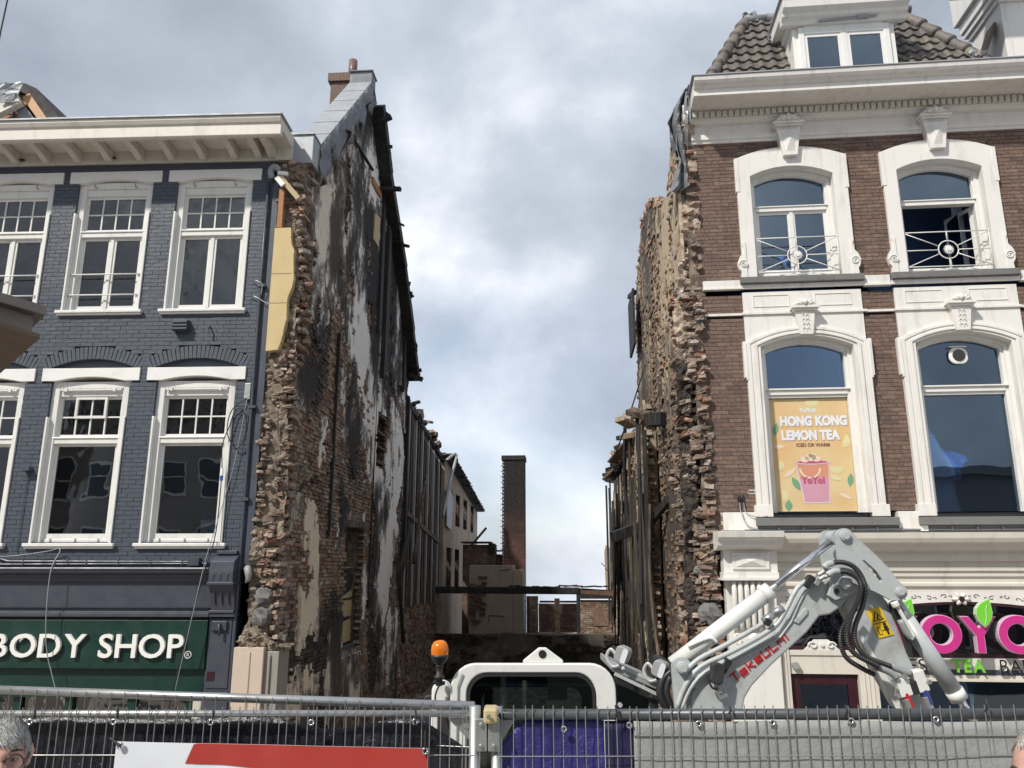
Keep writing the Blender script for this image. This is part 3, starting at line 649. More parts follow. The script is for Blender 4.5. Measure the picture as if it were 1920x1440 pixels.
for wi, c in enumerate(RC):
    # ------- top window
    m = MB(); arch_ring(c, .905, 8.69, 10.86, .19, TH, 8.69, 10.52, .165, -.075, .20, m)
    sur = m.build('window_surround', white_paint, bb, bevel=.006)
    for s_ in (-1, 1):
        MB().box(min(c+s_*.86, c+s_*.925), max(c+s_*.86, c+s_*.925), -.085, .05, 10.24, 10.86).build('surround_ear', white_paint, sur, bevel=.004)
    for s_ in (-1, 1):     # console scroll at the foot of each jamb
        q = MB(); K = [(c+s_*.86, 9.32), (c+s_*.90, 9.30), (c+s_*.87, 9.22), (c+s_*.88, 9.14), (c+s_*.95, 9.05), (c+s_*.985, 8.95), (c+s_*.965, 8.85), (c+s_*.93, 8.80), (c+s_*.94, 8.69), (c+s_*.84, 8.69), (c+s_*.84, 9.32)]
        q.prism(K, -.095, .02)
        sp = [(c+s_*(.89+.075*(1-k/26)*math.cos(.5*k)), -.103, 8.93+.075*(1-k/26)*math.sin(.5*k)) for k in range(24)]
        q.tube(sp, .011, 5); q.build('scroll', white_paint, sur, bevel=.004)
    # keystone with cap, fan and faceted panel
    def keystone(c, zb, zt, wb, wt, y, root, kind):
        k = MB(); k.prism([(c-wb, zb), (c-wt, zt), (c+wt, zt), (c+wb, zb)], y-.09, .03)
        k.box(c-wt-.03, c+wt+.03, y-.13, .03, zt, zt+.035).box(c-wt-.06, c+wt+.06, y-.16, .03, zt+.035, zt+.075)
        if kind == 'facet':
            a, b, zc = wb*.62, wt*.62, (zb+zt)/2; z0, z1 = zb+.07, zt-.10
            k.add([(c-a, y-.09, z0), (c+a, y-.09, z0), (c+b, y-.09, z1), (c-b, y-.09, z1), (c, y-.135, zc)], [(0, 1, 4), (1, 2, 4), (2, 3, 4), (3, 0, 4)])
            for t in range(9): k.box(c-wt*.9+t*wt*.2, c-wt*.9+t*wt*.2+.012, y-.115, y-.09, zt-.05, zt-.012)
        else:
            for t in range(4):
                z = zb+.08+t*.075
                for s_ in (-1, 1): k.tube([(c, y-.095, z), (c+s_*.035, y-.1, z+.03), (c+s_*.055, y-.095, z+.01), (c+s_*.04, y-.095, z-.015)], .008, 5)
            k.tube([(c, y-.095, zb+.04), (c, y-.1, zt-.05)], .007, 5)
        ks = k.build('keystone', white_paint, root, bevel=.004)
        # acanthus crest
        g = MB(); z0 = zt+.075; s0 = wt/.22
        for t in range(7):
            a = rad(-66+22*t); L_ = (.15 if abs(t-3) < 2 else .19)*s0
            g.tube([(c+.03*math.sin(a), y-.11, z0), (c+.6*L_*math.sin(a), y-.15, z0+.6*L_*math.cos(a)), (c+L_*math.sin(a)*1.15, y-.13, z0+L_*math.cos(a))], [.030*s0, .040*s0, .022*s0], 7)
        for s_ in (-1, 1):
            g.tube([(c+s_*(.15+.03*math.cos(u)*(1-u/9))*s0, y-.13, z0+(.045+.035*math.sin(u)*(1-u/9))*s0) for u in [k*.55 for k in range(13)]], .012*s0, 5)
            g.tube([(c+s_*.1*s0, y-.12, z0+.02), (c+s_*.2*s0, y-.13, z0+.035), (c+s_*.25*s0, y-.11, z0+.012)], [.03*s0, .025*s0, .01*s0], 6)
        g.tube([(c, y-.15, z0), (c, y-.17, z0+.09*s0), (c, y-.13, z0+.17*s0)], [.035*s0, .045*s0, .02*s0], 8)
        g.build('crest', white_paint, ks, smooth=True)
    keystone(c, 10.84, 11.37, .115, .20, -.075, bb, 'facet')
    # inner frame
    m = MB(); arch_ring(c, TH+.0, 8.73, 10.52, .165, TH-.07, 8.80, 10.47, .15, .10, .26, m)
    arch_ring(c, TH-.05, 8.78, 10.48, .152, TH-.10, 8.83, 10.45, .145, .13, .25, m)
    m.box(c-TH+.09, c+TH-.09, .12, .25, 9.95, 10.02).box(c-TH+.07, c+TH-.07, .10, .25, 10.02, 10.04)
    w = m.build('window', window_white, bb, bevel=.004)
    G = arch_poly(c-TH+.10, c+TH-.10, 10.04, 10.45, .145)
    MB().prism(G, .20, .206).build('pane', glass_new, w)
    s = MB()
    if wi == 0:
        for a, b in ((c-TH+.10, c-.012), (c+.012, c+TH-.10)):
            s.box(a, a+.05, .16, .21, 8.83, 9.95).box(b-.05, b, .16, .21, 8.83, 9.95).box(a+.05, b-.05, .16, .21, 8.83, 8.90).box(a+.05, b-.05, .16, .21, 9.90, 9.95)
            MB().box(a+.05, b-.05, .18, .186, 8.90, 9.90).build('pane', glass_new, w)
        s.box(c-.03, c+.03, .14, .16, 8.83, 9.95)
        s.build('sash', window_white, w)
    else:       # right casement swung inwards, the other folded out of sight behind the curtain
        hx, hy = c+TH-.12, .24; o = MB().box(-.56, -.51, 0, .05, 0, 1.10).box(-.05, 0, 0, .05, 0, 1.10).box(-.51, -.05, 0, .05, 0, .07).box(-.51, -.05, 0, .05, 1.05, 1.10)
        q = o.build('open_casement', window_white, w, loc=(hx, hy, 8.84), bevel=.003); q.rotation_euler = (0, 0, rad(-68))
        MB().box(-.51, -.05, .02, .025, .07, 1.05).build('pane', glass_new, q) if False else MB().box(hx-.19, hx-.185, .30, .70, 8.95, 9.85).build('pane', glass_new, w)
    # sill stone and railing
    MB().box(c-.97, c+.99, -.15, .20, 8.58, 8.685).build('stone_sill', stone_grey, bb, bevel=.008)
    R = thing('window_railing', ('white iron railing with a sunburst medallion in front of the %s' % ('open top right window' if wi else 'closed top left window')), 'railing', RROOT, RRZ, 'sunburst railings on the top windows')
    x0, x1, z0, z1, y = c-TH-.0, c+TH+.0, 8.77, 9.40, -.02; zc = (z0+z1)/2; r = .155
    t = MB()
    for z in (z0+.03, z1): t.tube([(x0, y, z), (x1, y, z)], .0095, 6)
    for x in (x0+.02, x1-.02): t.tube([(x, y, z0-.03), (x, y, z1+.02)], .009, 6)
    t.build('rail_frame', window_white, R, smooth=True)
    t = MB(); t.tube([(c+r*math.cos(a), y, zc+r*math.sin(a)) for a in [k*PI/14 for k in range(29)]], .010, 6); t.build('rail_ring', window_white, R, smooth=True)
    for dx, dz in ((1, 0), (-1, 0), (1, .46), (-1, .46), (1, -.46), (-1, -.46), (0, 1), (0, -1)):
        k = math.hypot(dx, dz); a = (c+dx/k*r, y, zc+dz/k*r)
        b = (c+dx*(TH-.02) if dx else c, y, zc+(dz*(TH-.02) if dx else dz*(z1-zc)*1.0)); b = (b[0], y, max(z0+.03, min(z1, b[2])))
        MB().tube([a, b], .0085, 6).build('rail_bar', window_white, R, smooth=True)
    pts = []
    for k in range(28): rr = .085 if k % 2 else .055; pts.append((c+rr*math.cos(PI*k/14), zc+rr*math.sin(PI*k/14)))
    MB().prism(pts, y-.02, y+.01).disc((c, zc), .035, y-.035, y-.02, 14).build('medallion', window_white, R)
    # curtain inside
    def curtain(pts, ybase, nm, lab, ht, hb):
        V = []; n = 18
        for i in range(n+1):
            u = i/n
            for z, xa, xb in pts: V.append((xa+(xb-xa)*u, ybase+.025*math.sin(u*34), z))
        k = len(pts); F = [(i*k+j, (i+1)*k+j, (i+1)*k+j+1, i*k+j+1) for i in range(n) for j in range(k-1)]
        o = MB().add(V, F).build(nm, curtain_m, None, smooth=True); o.location = bb.location; o.rotation_euler = bb.rotation_euler; tag(o, lab, 'curtain')
    if wi == 0: curtain([(8.75, c-.60, c-.10), (9.3, c-.60, c-.22), (9.9, c-.60, c-.42), (10.6, c-.60, c-.47)], .36, 'curtain', 'pale curtain drawn aside behind the glass of the closed top window', 0, 0)
    else: curtain([(8.75, c+.42, c+.62), (9.6, c+.40, c+.62), (10.1, c+.44, c+.62), (10.62, c+.36, c+.6)], .62, 'curtain', 'thin curtain behind the opened casement of the top right window', 0, 0)
    # ------- white panel between the storeys with the lower arch cut in
    m = MB()
    outer = [(c-.94, 4.80), (c+.94, 4.80)]+[(c+.94, 4.8+(8.45-4.8)*k/4) for k in (1, 2, 3)]+[(c+.94-1.88*k/8, 8.45) for k in range(9)]+[(c-.94, 4.8+(8.45-4.8)*k/4) for k in (3, 2, 1)]
    n = len(outer)-3
    inner = arch_poly(c-.80, c+.80, 4.80, 7.60, .21, n)
    m.ring(outer, inner[:len(outer)], -.045, .25)
    pn = m.build('wall_panel', white_paint, bb)
    for a, b in ((c-.78, c-.20), (c+.20, c+.78)):    # sunk fields, framed by thin beads
        f = MB(); f.box(a, b, -.056, -.045, 8.19, 8.20).box(a, b, -.056, -.045, 8.385, 8.395).box(a, a+.012, -.056, -.045, 8.20, 8.385).box(b-.012, b, -.056, -.045, 8.20, 8.385)
        f.build('panel_bead', white_paint, pn)
    for d_, ho, hi, y in ((0, .955, .88, -.10), (1, .88, .83, -.085), (2, .83, .775, -.115), (3, .775, LH+.02, -.09)):
        m = MB(); k = .19+.02*(3-d_)
        arch_ring(c, ho, 4.86, 7.50+.30*(ho-.70), k, hi, 4.86, 7.50+.30*(hi-.70), .17+.02*(3-d_)-.0, y, .10+.002*d_, m); m.build('architrave', white_paint, pn, bevel=.006)
    for s_ in (-1, 1):
        e = MB(); e.box(min(c+s_*.945, c+s_*1.0), max(c+s_*.945, c+s_*1.0), -.10, .02, 7.00, 7.60); e.box(min(c+s_*.945, c+s_*.975), max(c+s_*.945, c+s_*.975), -.108, .02, 6.96, 7.56)
        e.box(min(c+s_*.73, c+s_*.99), max(c+s_*.73, c+s_*.99), -.13, .05, 4.80, 4.98)
        e.build('surround_ear', white_paint, pn, bevel=.004)
    keystone(c, 7.68, 8.07, .10, .155, -.075, bb, 'carved')
    # lower window frame
    m = MB(); arch_ring(c, LH+.03, 4.80, 7.51, .17, LH-.04, 4.84, 7.46, .155, .06, .24, m); arch_ring(c, LH-.03, 4.83, 7.47, .157, LH-.085, 4.875, 7.44, .148, .10, .23, m)
    m.box(c-LH+.08, c+LH-.08, .09, .23, 6.745, 6.82).box(c-LH+.03, c+LH-.03, .06, .23, 6.82, 6.845)
    m.box(c-LH+.09, c+LH-.09, .12, .2, 6.70, 6.745)
    w = m.build('window', window_white, bb, bevel=.004)
    MB().prism(arch_poly(c-LH+.085, c+LH-.085, 6.845, 7.44, .148), .18, .186).build('pane', glass_new, w)
    MB().box(c-LH+.085, c+LH-.085, .18, .186, 4.875, 6.70).build('pane', glass_new, w)
    MB().box(c-.99, c+1.10, -.17, .10, 4.665, 4.785).build('stone_sill', stone_grey, bb, bevel=.008)
# string courses
MB().box(.0, .62, -.075, 0, 8.53, 8.66).box(-.01, .62, -.09, 0, 8.50, 8.53).box(2.57, 2.97, -.075, 0, 8.53, 8.67).box(2.56, 2.98, -.10, 0, 8.49, 8.53).box(4.97, 6.6, -.075, 0, 8.53, 8.67).box(4.96, 6.6, -.10, 0, 8.49, 8.53)\
    .box(.585, 2.565, -.085, -.046, 8.50, 8.575).box(2.985, 4.955, -.085, -.046, 8.50, 8.575)\
    .box(.0, .60, -.04, 0, 8.06, 8.10).box(.6, 2.56, -.075, -.046, 8.06, 8.10).box(2.56, 2.99, -.04, 0, 8.06, 8.10).box(2.99, 4.92, -.075, -.046, 8.06, 8.10).box(4.92, 6.6, -.04, 0, 8.06, 8.10).build('string_course', white_paint, bb, bevel=.003)
for a_ in ((.09, .60), (2.68, 2.98), (5.07, 6.6)): MB().box(*a_, -.085, .3, 4.60, 4.875).build('plinth_band', white_paint, bb, bevel=.008)
MB().box(.1, 6.6, -.06, .1, 4.56, 4.66).build('lead_flashing', lead, bb)
cw_ = MB().tube([(.4, -.08, 4.61), (1.2, -.075, 4.60), (2.5, -.08, 4.615), (3.6, -.075, 4.60), (5.5, -.08, 4.61)], .011, 6)
for k in range(12): cw_.box(.9+.36*k, .92+.36*k, -.10, -.06, 4.59, 4.64)
cw_.build('facade_wiring', grey_plastic, bb)
MB().box(2.98, 3.08, -.11, -.06, 4.58, 4.66).box(5.02, 5.10, -.11, -.06, 4.58, 4.66).build('junction_box', letter_white, bb)
# main cornice
prof = [(.0, 11.19), (-.04, 11.19), (-.05, 11.23), (-.075, 11.25), (-.075, 11.30), (-.05, 11.31), (-.05, 11.36), (-.03, 11.37), (-.03, 11.52), (-.10, 11.54), (-.13, 11.57), (-.17, 11.58), (-.17, 11.72),
        (-.30, 11.735), (-.60, 11.75), (-.62, 11.72), (-.66, 11.73), (-.66, 11.84), (-.70, 11.855), (-.71, 11.88), (-.76, 11.90), (-.79, 11.94), (-.80, 11.985), (-.80, 12.01), (.0, 12.01)]
MB().prism(prof, -.06, 6.7, 'x').build('cornice', white_paint, bb, bevel=.003)
MB().box(-.17, -.063, -.02, .25, 11.22, 11.98).build('cornice_return', white_paint, bb)
MB().box(-.10, 6.75, -.82, .25, 12.013, 12.03).build('gutter_edge', zinc, bb)
pr = MB().box(-.033, .033, -.235, -.172, 11.605, 11.70).build('dentil', cream_paint, bb, loc=(0, 0, 0))
for k in range(1, 62): share(pr, bb, (k*.1025, 0, 0))
# anchor, cable and street-name tag
m = MB().box(.33, .43, -.03, 0, 5.06, 5.10).box(.35, .37, -.05, -.012, 4.98, 5.14).box(.41, .43, -.05, -.012, 4.98, 5.14).build('wall_anchor', rubber, bb)
cable('cable', 'white cable running down from the iron anchor over the plinth of the brown building', [(.36, -.05, 5.02), (.36, -.06, 4.9), (.37, -.11, 4.86), (.40, -.11, 4.75), (.46, -.11, 4.66), (.60, -.10, 4.61)], .009, grey_plastic, bb)
cable('cable', 'second white cable looping right of the anchor above the stone sill', [(.42, -.05, 5.02), (.43, -.06, 4.90), (.47, -.11, 4.84), (.60, -.12, 4.80), (.75, -.14, 4.81)], .007, grey_plastic, bb)
text_mesh('VANEVEN', .05, .002, letter_white, 'wall_lettering', bb, (.50, -.024, 5.20), sx=.9)
text_mesth = text_mesh('Tussenbeide', .04, .002, letter_white, 'wall_lettering', bb, (.49, -.024, 5.155), sx=.9)

# ------------------------------------------------ roof with tiles
roof = thing('tiled_mansard_roof', 'steep dark clay tile roof with rounded hip tiles above the white dentil cornice', 'roof', RROOT, RRZ)
RB = (.15, 12.03); TA = rad(65); sv = math.sin(TA); cv = math.cos(TA)
def rp(u, v, n=0): return (u, RB[0]+v*cv-n*sv, RB[1]+v*sv+n*cv)
hipL = lambda v: .05+v*.46; hipR = lambda v: 5.72-v*.53
MB().add([rp(-.1, 0), rp(6.2, 0), rp(4.35, 2.85), rp(1.3, 2.85)], [(0, 1, 2, 3)]).add([rp(-.1, 0), rp(1.3, 2.85), (1.3, 6, 14.6), (-.1, 8, 12.05)], [(0, 1, 2, 3)])\
    .add([rp(6.2, 0), rp(4.35, 2.85), (4.35, 6, 14.6), (6.2, 8, 12.05)], [(3, 2, 1, 0)]).add([rp(1.3, 2.85), rp(4.35, 2.85), (4.35, 6, 14.6), (1.3, 6, 14.6)], [(0, 1, 2, 3)]).build('roof_boarding', black_plastic, roof)
def tile_bm():
    m = MB(); n = 7; V = []
    for j, (yy, nn) in enumerate(((0, .055), (0, .02), (.37, -.004))):
        for i in range(n):
            u = i/(n-1); x = -.115+.25*u; h = .035*max(0, math.sin((u-.55)/.45*PI)) if u > .55 else -.014*math.sin(u/.55*PI)
            V.append((x, h+nn, yy))
    F = [(i, i+1, n+i+1, n+i) for i in range(n-1)]+[(i, 2*n+i, 2*n+i+1, i+1) for i in range(n-1)]
    m.add(V, F); return m
tp = None; TC = 0; stuffV = []
RR = random.Random(4)
for r in range(11):
    v = .02+r*.262
    for k in range(30):
        u = -.05+.22*k+(.0)
        if u < hipL(v)+.12 or u > hipR(v)-.10 or v > 2.75: continue
        if 1.95 < u < 3.62 and v < 2.9: continue
        p = rp(u, v, .02)
        if tp is None: tp = tile_bm().build('roof_tile', tile_m, roof); o = tp
        else: o = share(tp)
        # tile local: x along u, z along v, y = normal (flip)
        M = Matrix(((-1, 0, 0), (0, -sv, cv), (0, cv, sv))).to_4x4(); o.rotation_euler = M.to_euler()
        o.scale = (1, 1, 1); o.location = p
        o.rotation_euler.rotate_axis('Y', rad(RR.uniform(-1.5, 1.5)))
        TC += 1
def hip_tile(a, b, r, mat=tile_m, name='hip_tile'):
    a = Vector(a); b = Vector(b); m = MB(); d = (b-a)
    return m.tube([a, a+d*.12, a+d*.5, b], [r*1.22, r*1.2, r, r*.92], 10).build(name, mat, roof, smooth=True)
for side, hf, n in ((0, hipL, 9), (1, hipR, 8)):
    for k in range(n):
        v0 = -.02+k*.32; v1 = v0+.40
        hip_tile(rp(hf(v0), v0, .05), rp(hf(v1), v1, .03), .105)
for k in range(7):
    a, b = rp(1.3+.45*k, 2.85, .06), rp(1.3+.45*(k+1)+.04, 2.85, .05)
    MB().tube([a, b], [.10, .085], 10).build('ridge_strip', lead, roof, smooth=True)
for (u, v, s_) in ((1.42, 2.86, .26), (4.30, 2.80, .22), (5.12, .95, .22), (5.50, .35, .28), (1.75, 2.0, .22)):
    p = rp(u, v, .13); crumple(p[0], p[1], p[2], s_, s_*.7, u*3, 6, .05, zinc, roof, 'lead_patch')
# dormer
D = thing('dormer_window', 'white dormer with two panes and a wide moulded cap on the tiled roof', 'dormer', RROOT, RRZ)
yd = .22
m = MB().box(2.0, 2.10, yd, yd+.2, 12.58, 13.58).box(3.48, 3.58, yd, yd+.2, 12.58, 13.58).box(2.10, 3.48, yd, yd+.2, 12.50, 12.64).box(2.10, 3.48, yd, yd+.2, 13.44, 13.60).box(2.74, 2.84, yd+.01, yd+.19, 12.64, 13.44)
m.build('dormer_frame', window_white, D, bevel=.006)
for a, b in ((2.10, 2.74), (2.84, 3.48)):
    sx = MB().box(a, a+.055, yd+.02, yd+.07, 12.64, 13.44).box(b-.055, b, yd+.02, yd+.07, 12.64, 13.44).box(a+.055, b-.055, yd+.02, yd+.07, 12.64, 12.70).box(a+.055, b-.055, yd+.02, yd+.07, 13.38, 13.44).build('sash', window_white, D, bevel=.003)
    MB().box(a+.055, b-.055, yd+.04, yd+.046, 12.70, 13.38).build('pane', glass_new, sx)
MB().box(1.90, 2.0, yd+.05, 1.8, 12.4, 13.6).box(3.58, 3.68, yd+.05, 1.8, 12.4, 13.6).build('dormer_cheek', window_white, D)
prof = [(yd+.05, 13.60), (yd-.05, 13.60), (yd-.08, 13.66), (yd-.16, 13.70), (yd-.17, 13.76), (yd-.28, 13.80), (yd-.30, 13.93), (yd-.33, 13.98), (yd-.33, 14.02), (yd+.05, 14.02)]
cap = MB().prism(prof, 1.70, 3.88, 'x'); cap.box(1.70, 3.88, yd+.05, 1.9, 13.78, 14.02).box(1.86, 3.72, yd+.05, 1.9, 13.60, 13.78)
cap.build('dormer_cap', white_paint, D, bevel=.006)
MB().box(1.66, 3.92, yd-.36, 2.0, 14.022, 14.045).build('zinc_edge', zinc, D)
MB().tube([(2.35, yd-.08, 13.62), (3.35, yd-.10, 13.655)], .02, 6).box(3.02, 3.20, yd-.13, yd-.06, 13.62, 13.68).build('blind_rod', grey_plastic, D)
MB().box(2.0, 3.6, 1.2, 1.22, 12.5, 13.6).box(2.0, 3.6, .45, 1.2, 12.4, 12.42).build('dormer_interior', interior_blue, D)
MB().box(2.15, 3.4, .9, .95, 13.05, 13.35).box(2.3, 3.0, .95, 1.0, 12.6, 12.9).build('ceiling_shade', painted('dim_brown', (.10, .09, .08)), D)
# neighbour far right
nb = thing('white_corner_pier', 'white plastered chimney pier with stepped cap beside the tiled roof, top right corner', 'chimney', RROOT, RRZ)
MB().box(6.02, 7.2, 1.1, 2.2, 12.0, 14.55).build('pier_shaft', white_paint, nb, bevel=.01)
MB().box(5.97, 7.25, 1.05, 2.25, 14.50, 14.60).box(5.92, 7.3, 1.0, 2.3, 14.60, 14.72).box(5.88, 7.3, .96, 2.34, 14.72, 14.95).box(5.80, 7.3, .88, 2.4, 14.95, 16.2).build('pier_cap', white_paint, nb, bevel=.01)
MB().bar((5.70, 1.4, 13.5), (5.98, 1.4, 14.2), .3, .05).build('barge_strip', brown_board, nb)
ev = thing('neighbouring_eave', 'dark soffit with white verge projecting into the top right sky', 'roof', RROOT, RRZ)
MB().prism([(5.00, 14.82), (5.2, 14.70), (6.2, 14.70), (6.2, 15.0), (5.0, 15.0)], .4, 1.2).build('soffit', lead, ev)
MB().bar((5.02, .39, 14.80), (5.16, .39, 14.68), .05, .06).bar((5.16, .39, 14.685), (6.2, .39, 14.70), .05, .03).bar((5.46, .38, 14.95), (5.40, .38, 14.69), .05, .07).build('verge_board', white_paint, ev)

# ------------------------------------------------ things in the lower windows
c = RC[0]
po = thing('drink_poster', 'orange lemon tea poster with a pink cup filling the lower left arched window', 'poster', RROOT, RRZ)
y = .165
PB = NT('poster_orange'); _c = PB.mix(PB.ramp(PB.noise(1.6, 3, .5), [(.35, 0.0), (.65, 1.0)]), (.66, .44, .21), (.66, .53, .29)); PB.bsdf(_c, .45, 0, PB.noise(3, 2, .4, (1, 1, .4)), .25, .03)
MB().box(c-LH+.10, c+LH-.09, y, y+.008, 4.90, 6.69).build('poster_sheet', PB.m, po)
pw_ = painted('poster_white', (.74, .76, .80), dirt=0.02, rough=.5); pg = painted('poster_green', (.16, .34, .20), dirt=0.02, rough=.5); pl = painted('poster_lemon', (.72, .63, .30), dirt=0.02, rough=.5)
pl2 = painted('poster_lemon_inside', (.66, .62, .36), dirt=.02, rough=.5)
pp = painted('poster_pink', (.58, .30, .38), dirt=0.02, rough=.5); po2 = painted('poster_orange_tea', (.62, .27, .17), dirt=0.02, rough=.5); pm = painted('poster_magenta', (.48, .08, .19), dirt=0.02, rough=.5)
prim = painted('poster_rim', (.66, .50, .56), dirt=0.02, rough=.5); pcr = painted('poster_cream', (.74, .60, .45), dirt=.02, rough=.5); pdk = painted('poster_dark_text', (.16, .08, .05), dirt=0.02, rough=.5); psh = painted('poster_text_shadow', (.33, .22, .22), dirt=.02)
t = text_mesh('HONG KONG', .205, .001, psh, 'lettering_shadow', po, (c-.448, y-.002, 6.25), sx=.80, bold=.012)
t = text_mesh('HONG KONG', .205, .001, pw_, 'lettering', po, (c-.455, y-.004, 6.258), sx=.80, bold=.012)
t = text_mesh('LEMON TEA', .205, .001, psh, 'lettering_shadow', po, (c-.441, y-.002, 6.022), sx=.80, bold=.012)
t = text_mesh('LEMON TEA', .205, .001, pw_, 'lettering', po, (c-.448, y-.004, 6.03), sx=.80, bold=.012)
text_mesh('ICED OR WARM', .075, .001, pdk, 'lettering', po, (c-.23, y-.003, 5.915), sx=.95, bold=.002)
text_mesh('YoYo!', .10, .001, pw_, 'lettering', po, (c-.135, y-.003, 6.47), sx=.98, bold=.004)
def flat(pts, mat, name, dy=.003): MB().prism(pts, y-dy, y-dy+.002).build(name, mat, po)
flat([(c-.185, 5.02), (c+.215, 5.02), (c+.255, 5.66), (c-.265, 5.66)], prim, 'cup_wall', .003)
flat([(c-.165, 5.05), (c+.195, 5.05), (c+.220, 5.42), (c-.215, 5.42)], pp, 'cup_drink', .005)
flat([(c-.215, 5.42), (c+.220, 5.42), (c+.235, 5.63), (c-.24, 5.63)], po2, 'cup_tea', .005)
flat([(c-.05+.16*math.cos(a)*1.05, 5.57+.16*math.sin(a)) for a in [rad(180+180*k/12) for k in range(13)]], pcr, 'cup_lemon', .007)
flat([(c-.05+.13*math.cos(a)*1.05, 5.57+.13*math.sin(a)) for a in [rad(180+180*k/12) for k in range(13)]], po2, 'cup_lemon_flesh', .009)
flat([(c-.01+.27*math.cos(a), 5.66+.035*math.sin(a)) for a in [2*PI*k/20 for k in range(20)]], prim, 'cup_rim', .008)
flat([(c-.01+.235*math.cos(a), 5.668+.022*math.sin(a)) for a in [2*PI*k/20 for k in range(20)]], pm, 'cup_surface', .010)
for dx, dz, r in ((-.12, .02, .07), (-.03, .05, .085), (.06, .03, .07), (0, .08, .06)): flat([(c+dx+r*math.cos(a), 5.69+dz+r*.7*math.sin(a)) for a in [2*PI*k/14 for k in range(14)]], pcr, 'cup_foam', .012)
text_mesh('YoYo!', .14, .001, pm, 'cup_lettering', po, (c-.19, y-.009, 5.335), sx=.98, bold=.006)
def lens_shape(cx, cz, a, L_, w_, mat, nm):
    P = []
    for k in range(12): t_ = k/11; P.append((-L_+2*L_*t_, w_*math.sin(PI*t_)))
    for k in range(1, 11): t_ = 1-k/11; P.append((-L_+2*L_*t_, -w_*math.sin(PI*t_)))
    flat([(cx+p*math.cos(a)-q*math.sin(a), cz+p*math.sin(a)+q*math.cos(a)) for p, q in P], mat, nm, .004)
lens_shape(c-.53, 6.20, rad(75), .11, .045, pg, 'mint_leaf'); lens_shape(c-.28, 5.33, rad(118), .12, .05, pg, 'mint_leaf'); lens_shape(c+.55, 5.38, rad(80), .11, .045, pg, 'mint_leaf'); lens_shape(c-.42, 4.99, rad(85), .09, .055, pg, 'mint_leaf')
for cx, cz, rr, a0 in ((.07, 6.66, .11, 180), (.50, 6.0, .105, 250), (.36, 5.59, .11, 185), (-.52, 5.62, .08, 260), (-.50, 5.14, .09, 270)):
    for q, mt, dy in ((1, pl, .003), (.78, pl2, .005)):
        flat([(c+cx+rr*q*math.cos(a), min(6.685, cz+rr*q*math.sin(a))) for a in [rad(a0+180*k/12) for k in range(13)]], mt, 'lemon_slice', dy)
lens_shape(c-.36, 5.50, rad(35), .13, .035, pcr, 'lemon_slice'); lens_shape(c+.45, 5.13, rad(-25), .12, .03, pcr, 'lemon_slice'); lens_shape(c-.50, 5.92, rad(-5), .09, .035, pcr, 'lemon_slice'); lens_shape(c+.33, 5.41, rad(-15), .09, .035, pl2, 'lemon_slice')
MB().box(c-LH+.1, c+LH-.1, .215, .225, 4.88, 6.70).build('poster_backing', curtain_m, po)
c = RC[1]
def blind(name, label, x0, x1, z0, z1, y, n, mat, tilt=0):
    T = thing(name, label, 'blind', RROOT, RRZ); p = None
    for k in range(n):
        z = z0+(z1-z0)*(k+.5)/n
        if p is None: p = MB().obox((0, 0, 0), (x1-x0, .05, .004), (rad(50), 0, 0)).build('slat', mat, T)
        else: p = share(p)
        p.location = ((x0+x1)/2, y, z)
    MB().box(x0-.04, x1+.04, y-.01, y+.01, z0-.05, z0-.02).build('bottom_rail', mat, T)
    MB().tube([(x1-.02, y-.03, z1), (x1+.03, y-.03, z0-.05)], .012, 5).build('blind_cord', mat, T)
bm = painted('blind_slat', (.62, .68, .68), dirt=.1, rough=.5)
blind('venetian_blind', 'grey venetian blind half lowered in the lower right arched window', c-LH+.14, c+LH-.17, 6.12, 6.66, .30, 15, bm)
blind('venetian_blind', 'venetian blind behind the arched fanlight above the lower right window', c-LH+.1, c+LH-.2, 6.86, 7.35, .34, 12, bm)
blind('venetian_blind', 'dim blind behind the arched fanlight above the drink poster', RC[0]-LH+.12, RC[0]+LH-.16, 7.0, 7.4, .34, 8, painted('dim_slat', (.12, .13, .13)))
for nm, lab, x0, x1, y0, y1, z0, z1 in (('carton', 'closed carton stacked left behind the lower right window', c-.62, c-.37, .45, .8, 4.95, 5.62), ('carton', 'open pale carton standing right behind the lower right window', c+.22, c+.75, .45, .85, 4.62, 5.25)):
    o = MB().box(x0, x1, y0, y1, z0, z1).add([(x0, y0, z1), (x1, y0, z1), (x1-.03, y0-.14, z1+.07), (x0+.03, y0-.14, z1+.07)], [(0, 1, 2, 3)]).build(nm, painted('carton_paper', (.16, .15, .15), dirt=.3), None)
    o.location = bb.location; o.rotation_euler = bb.rotation_euler; tag(o, lab, 'box')
cmr = thing('security_camera', 'round white security camera behind the fanlight of the lower right window', 'camera', RROOT, RRZ)
MB().prism(rrect(c-.145, c+.145, 7.20, 7.47, .11, 6), .12, .165).build('camera_housing', letter_white, cmr, bevel=.02, seg=3)
MB().disc((c, 7.34), .095, .105, .12, 24).build('camera_lens', black_plastic, cmr)
MB().box(c-.13, c+.13, .11, .17, 7.475, 7.49).build('camera_mount', letter_white, cmr)

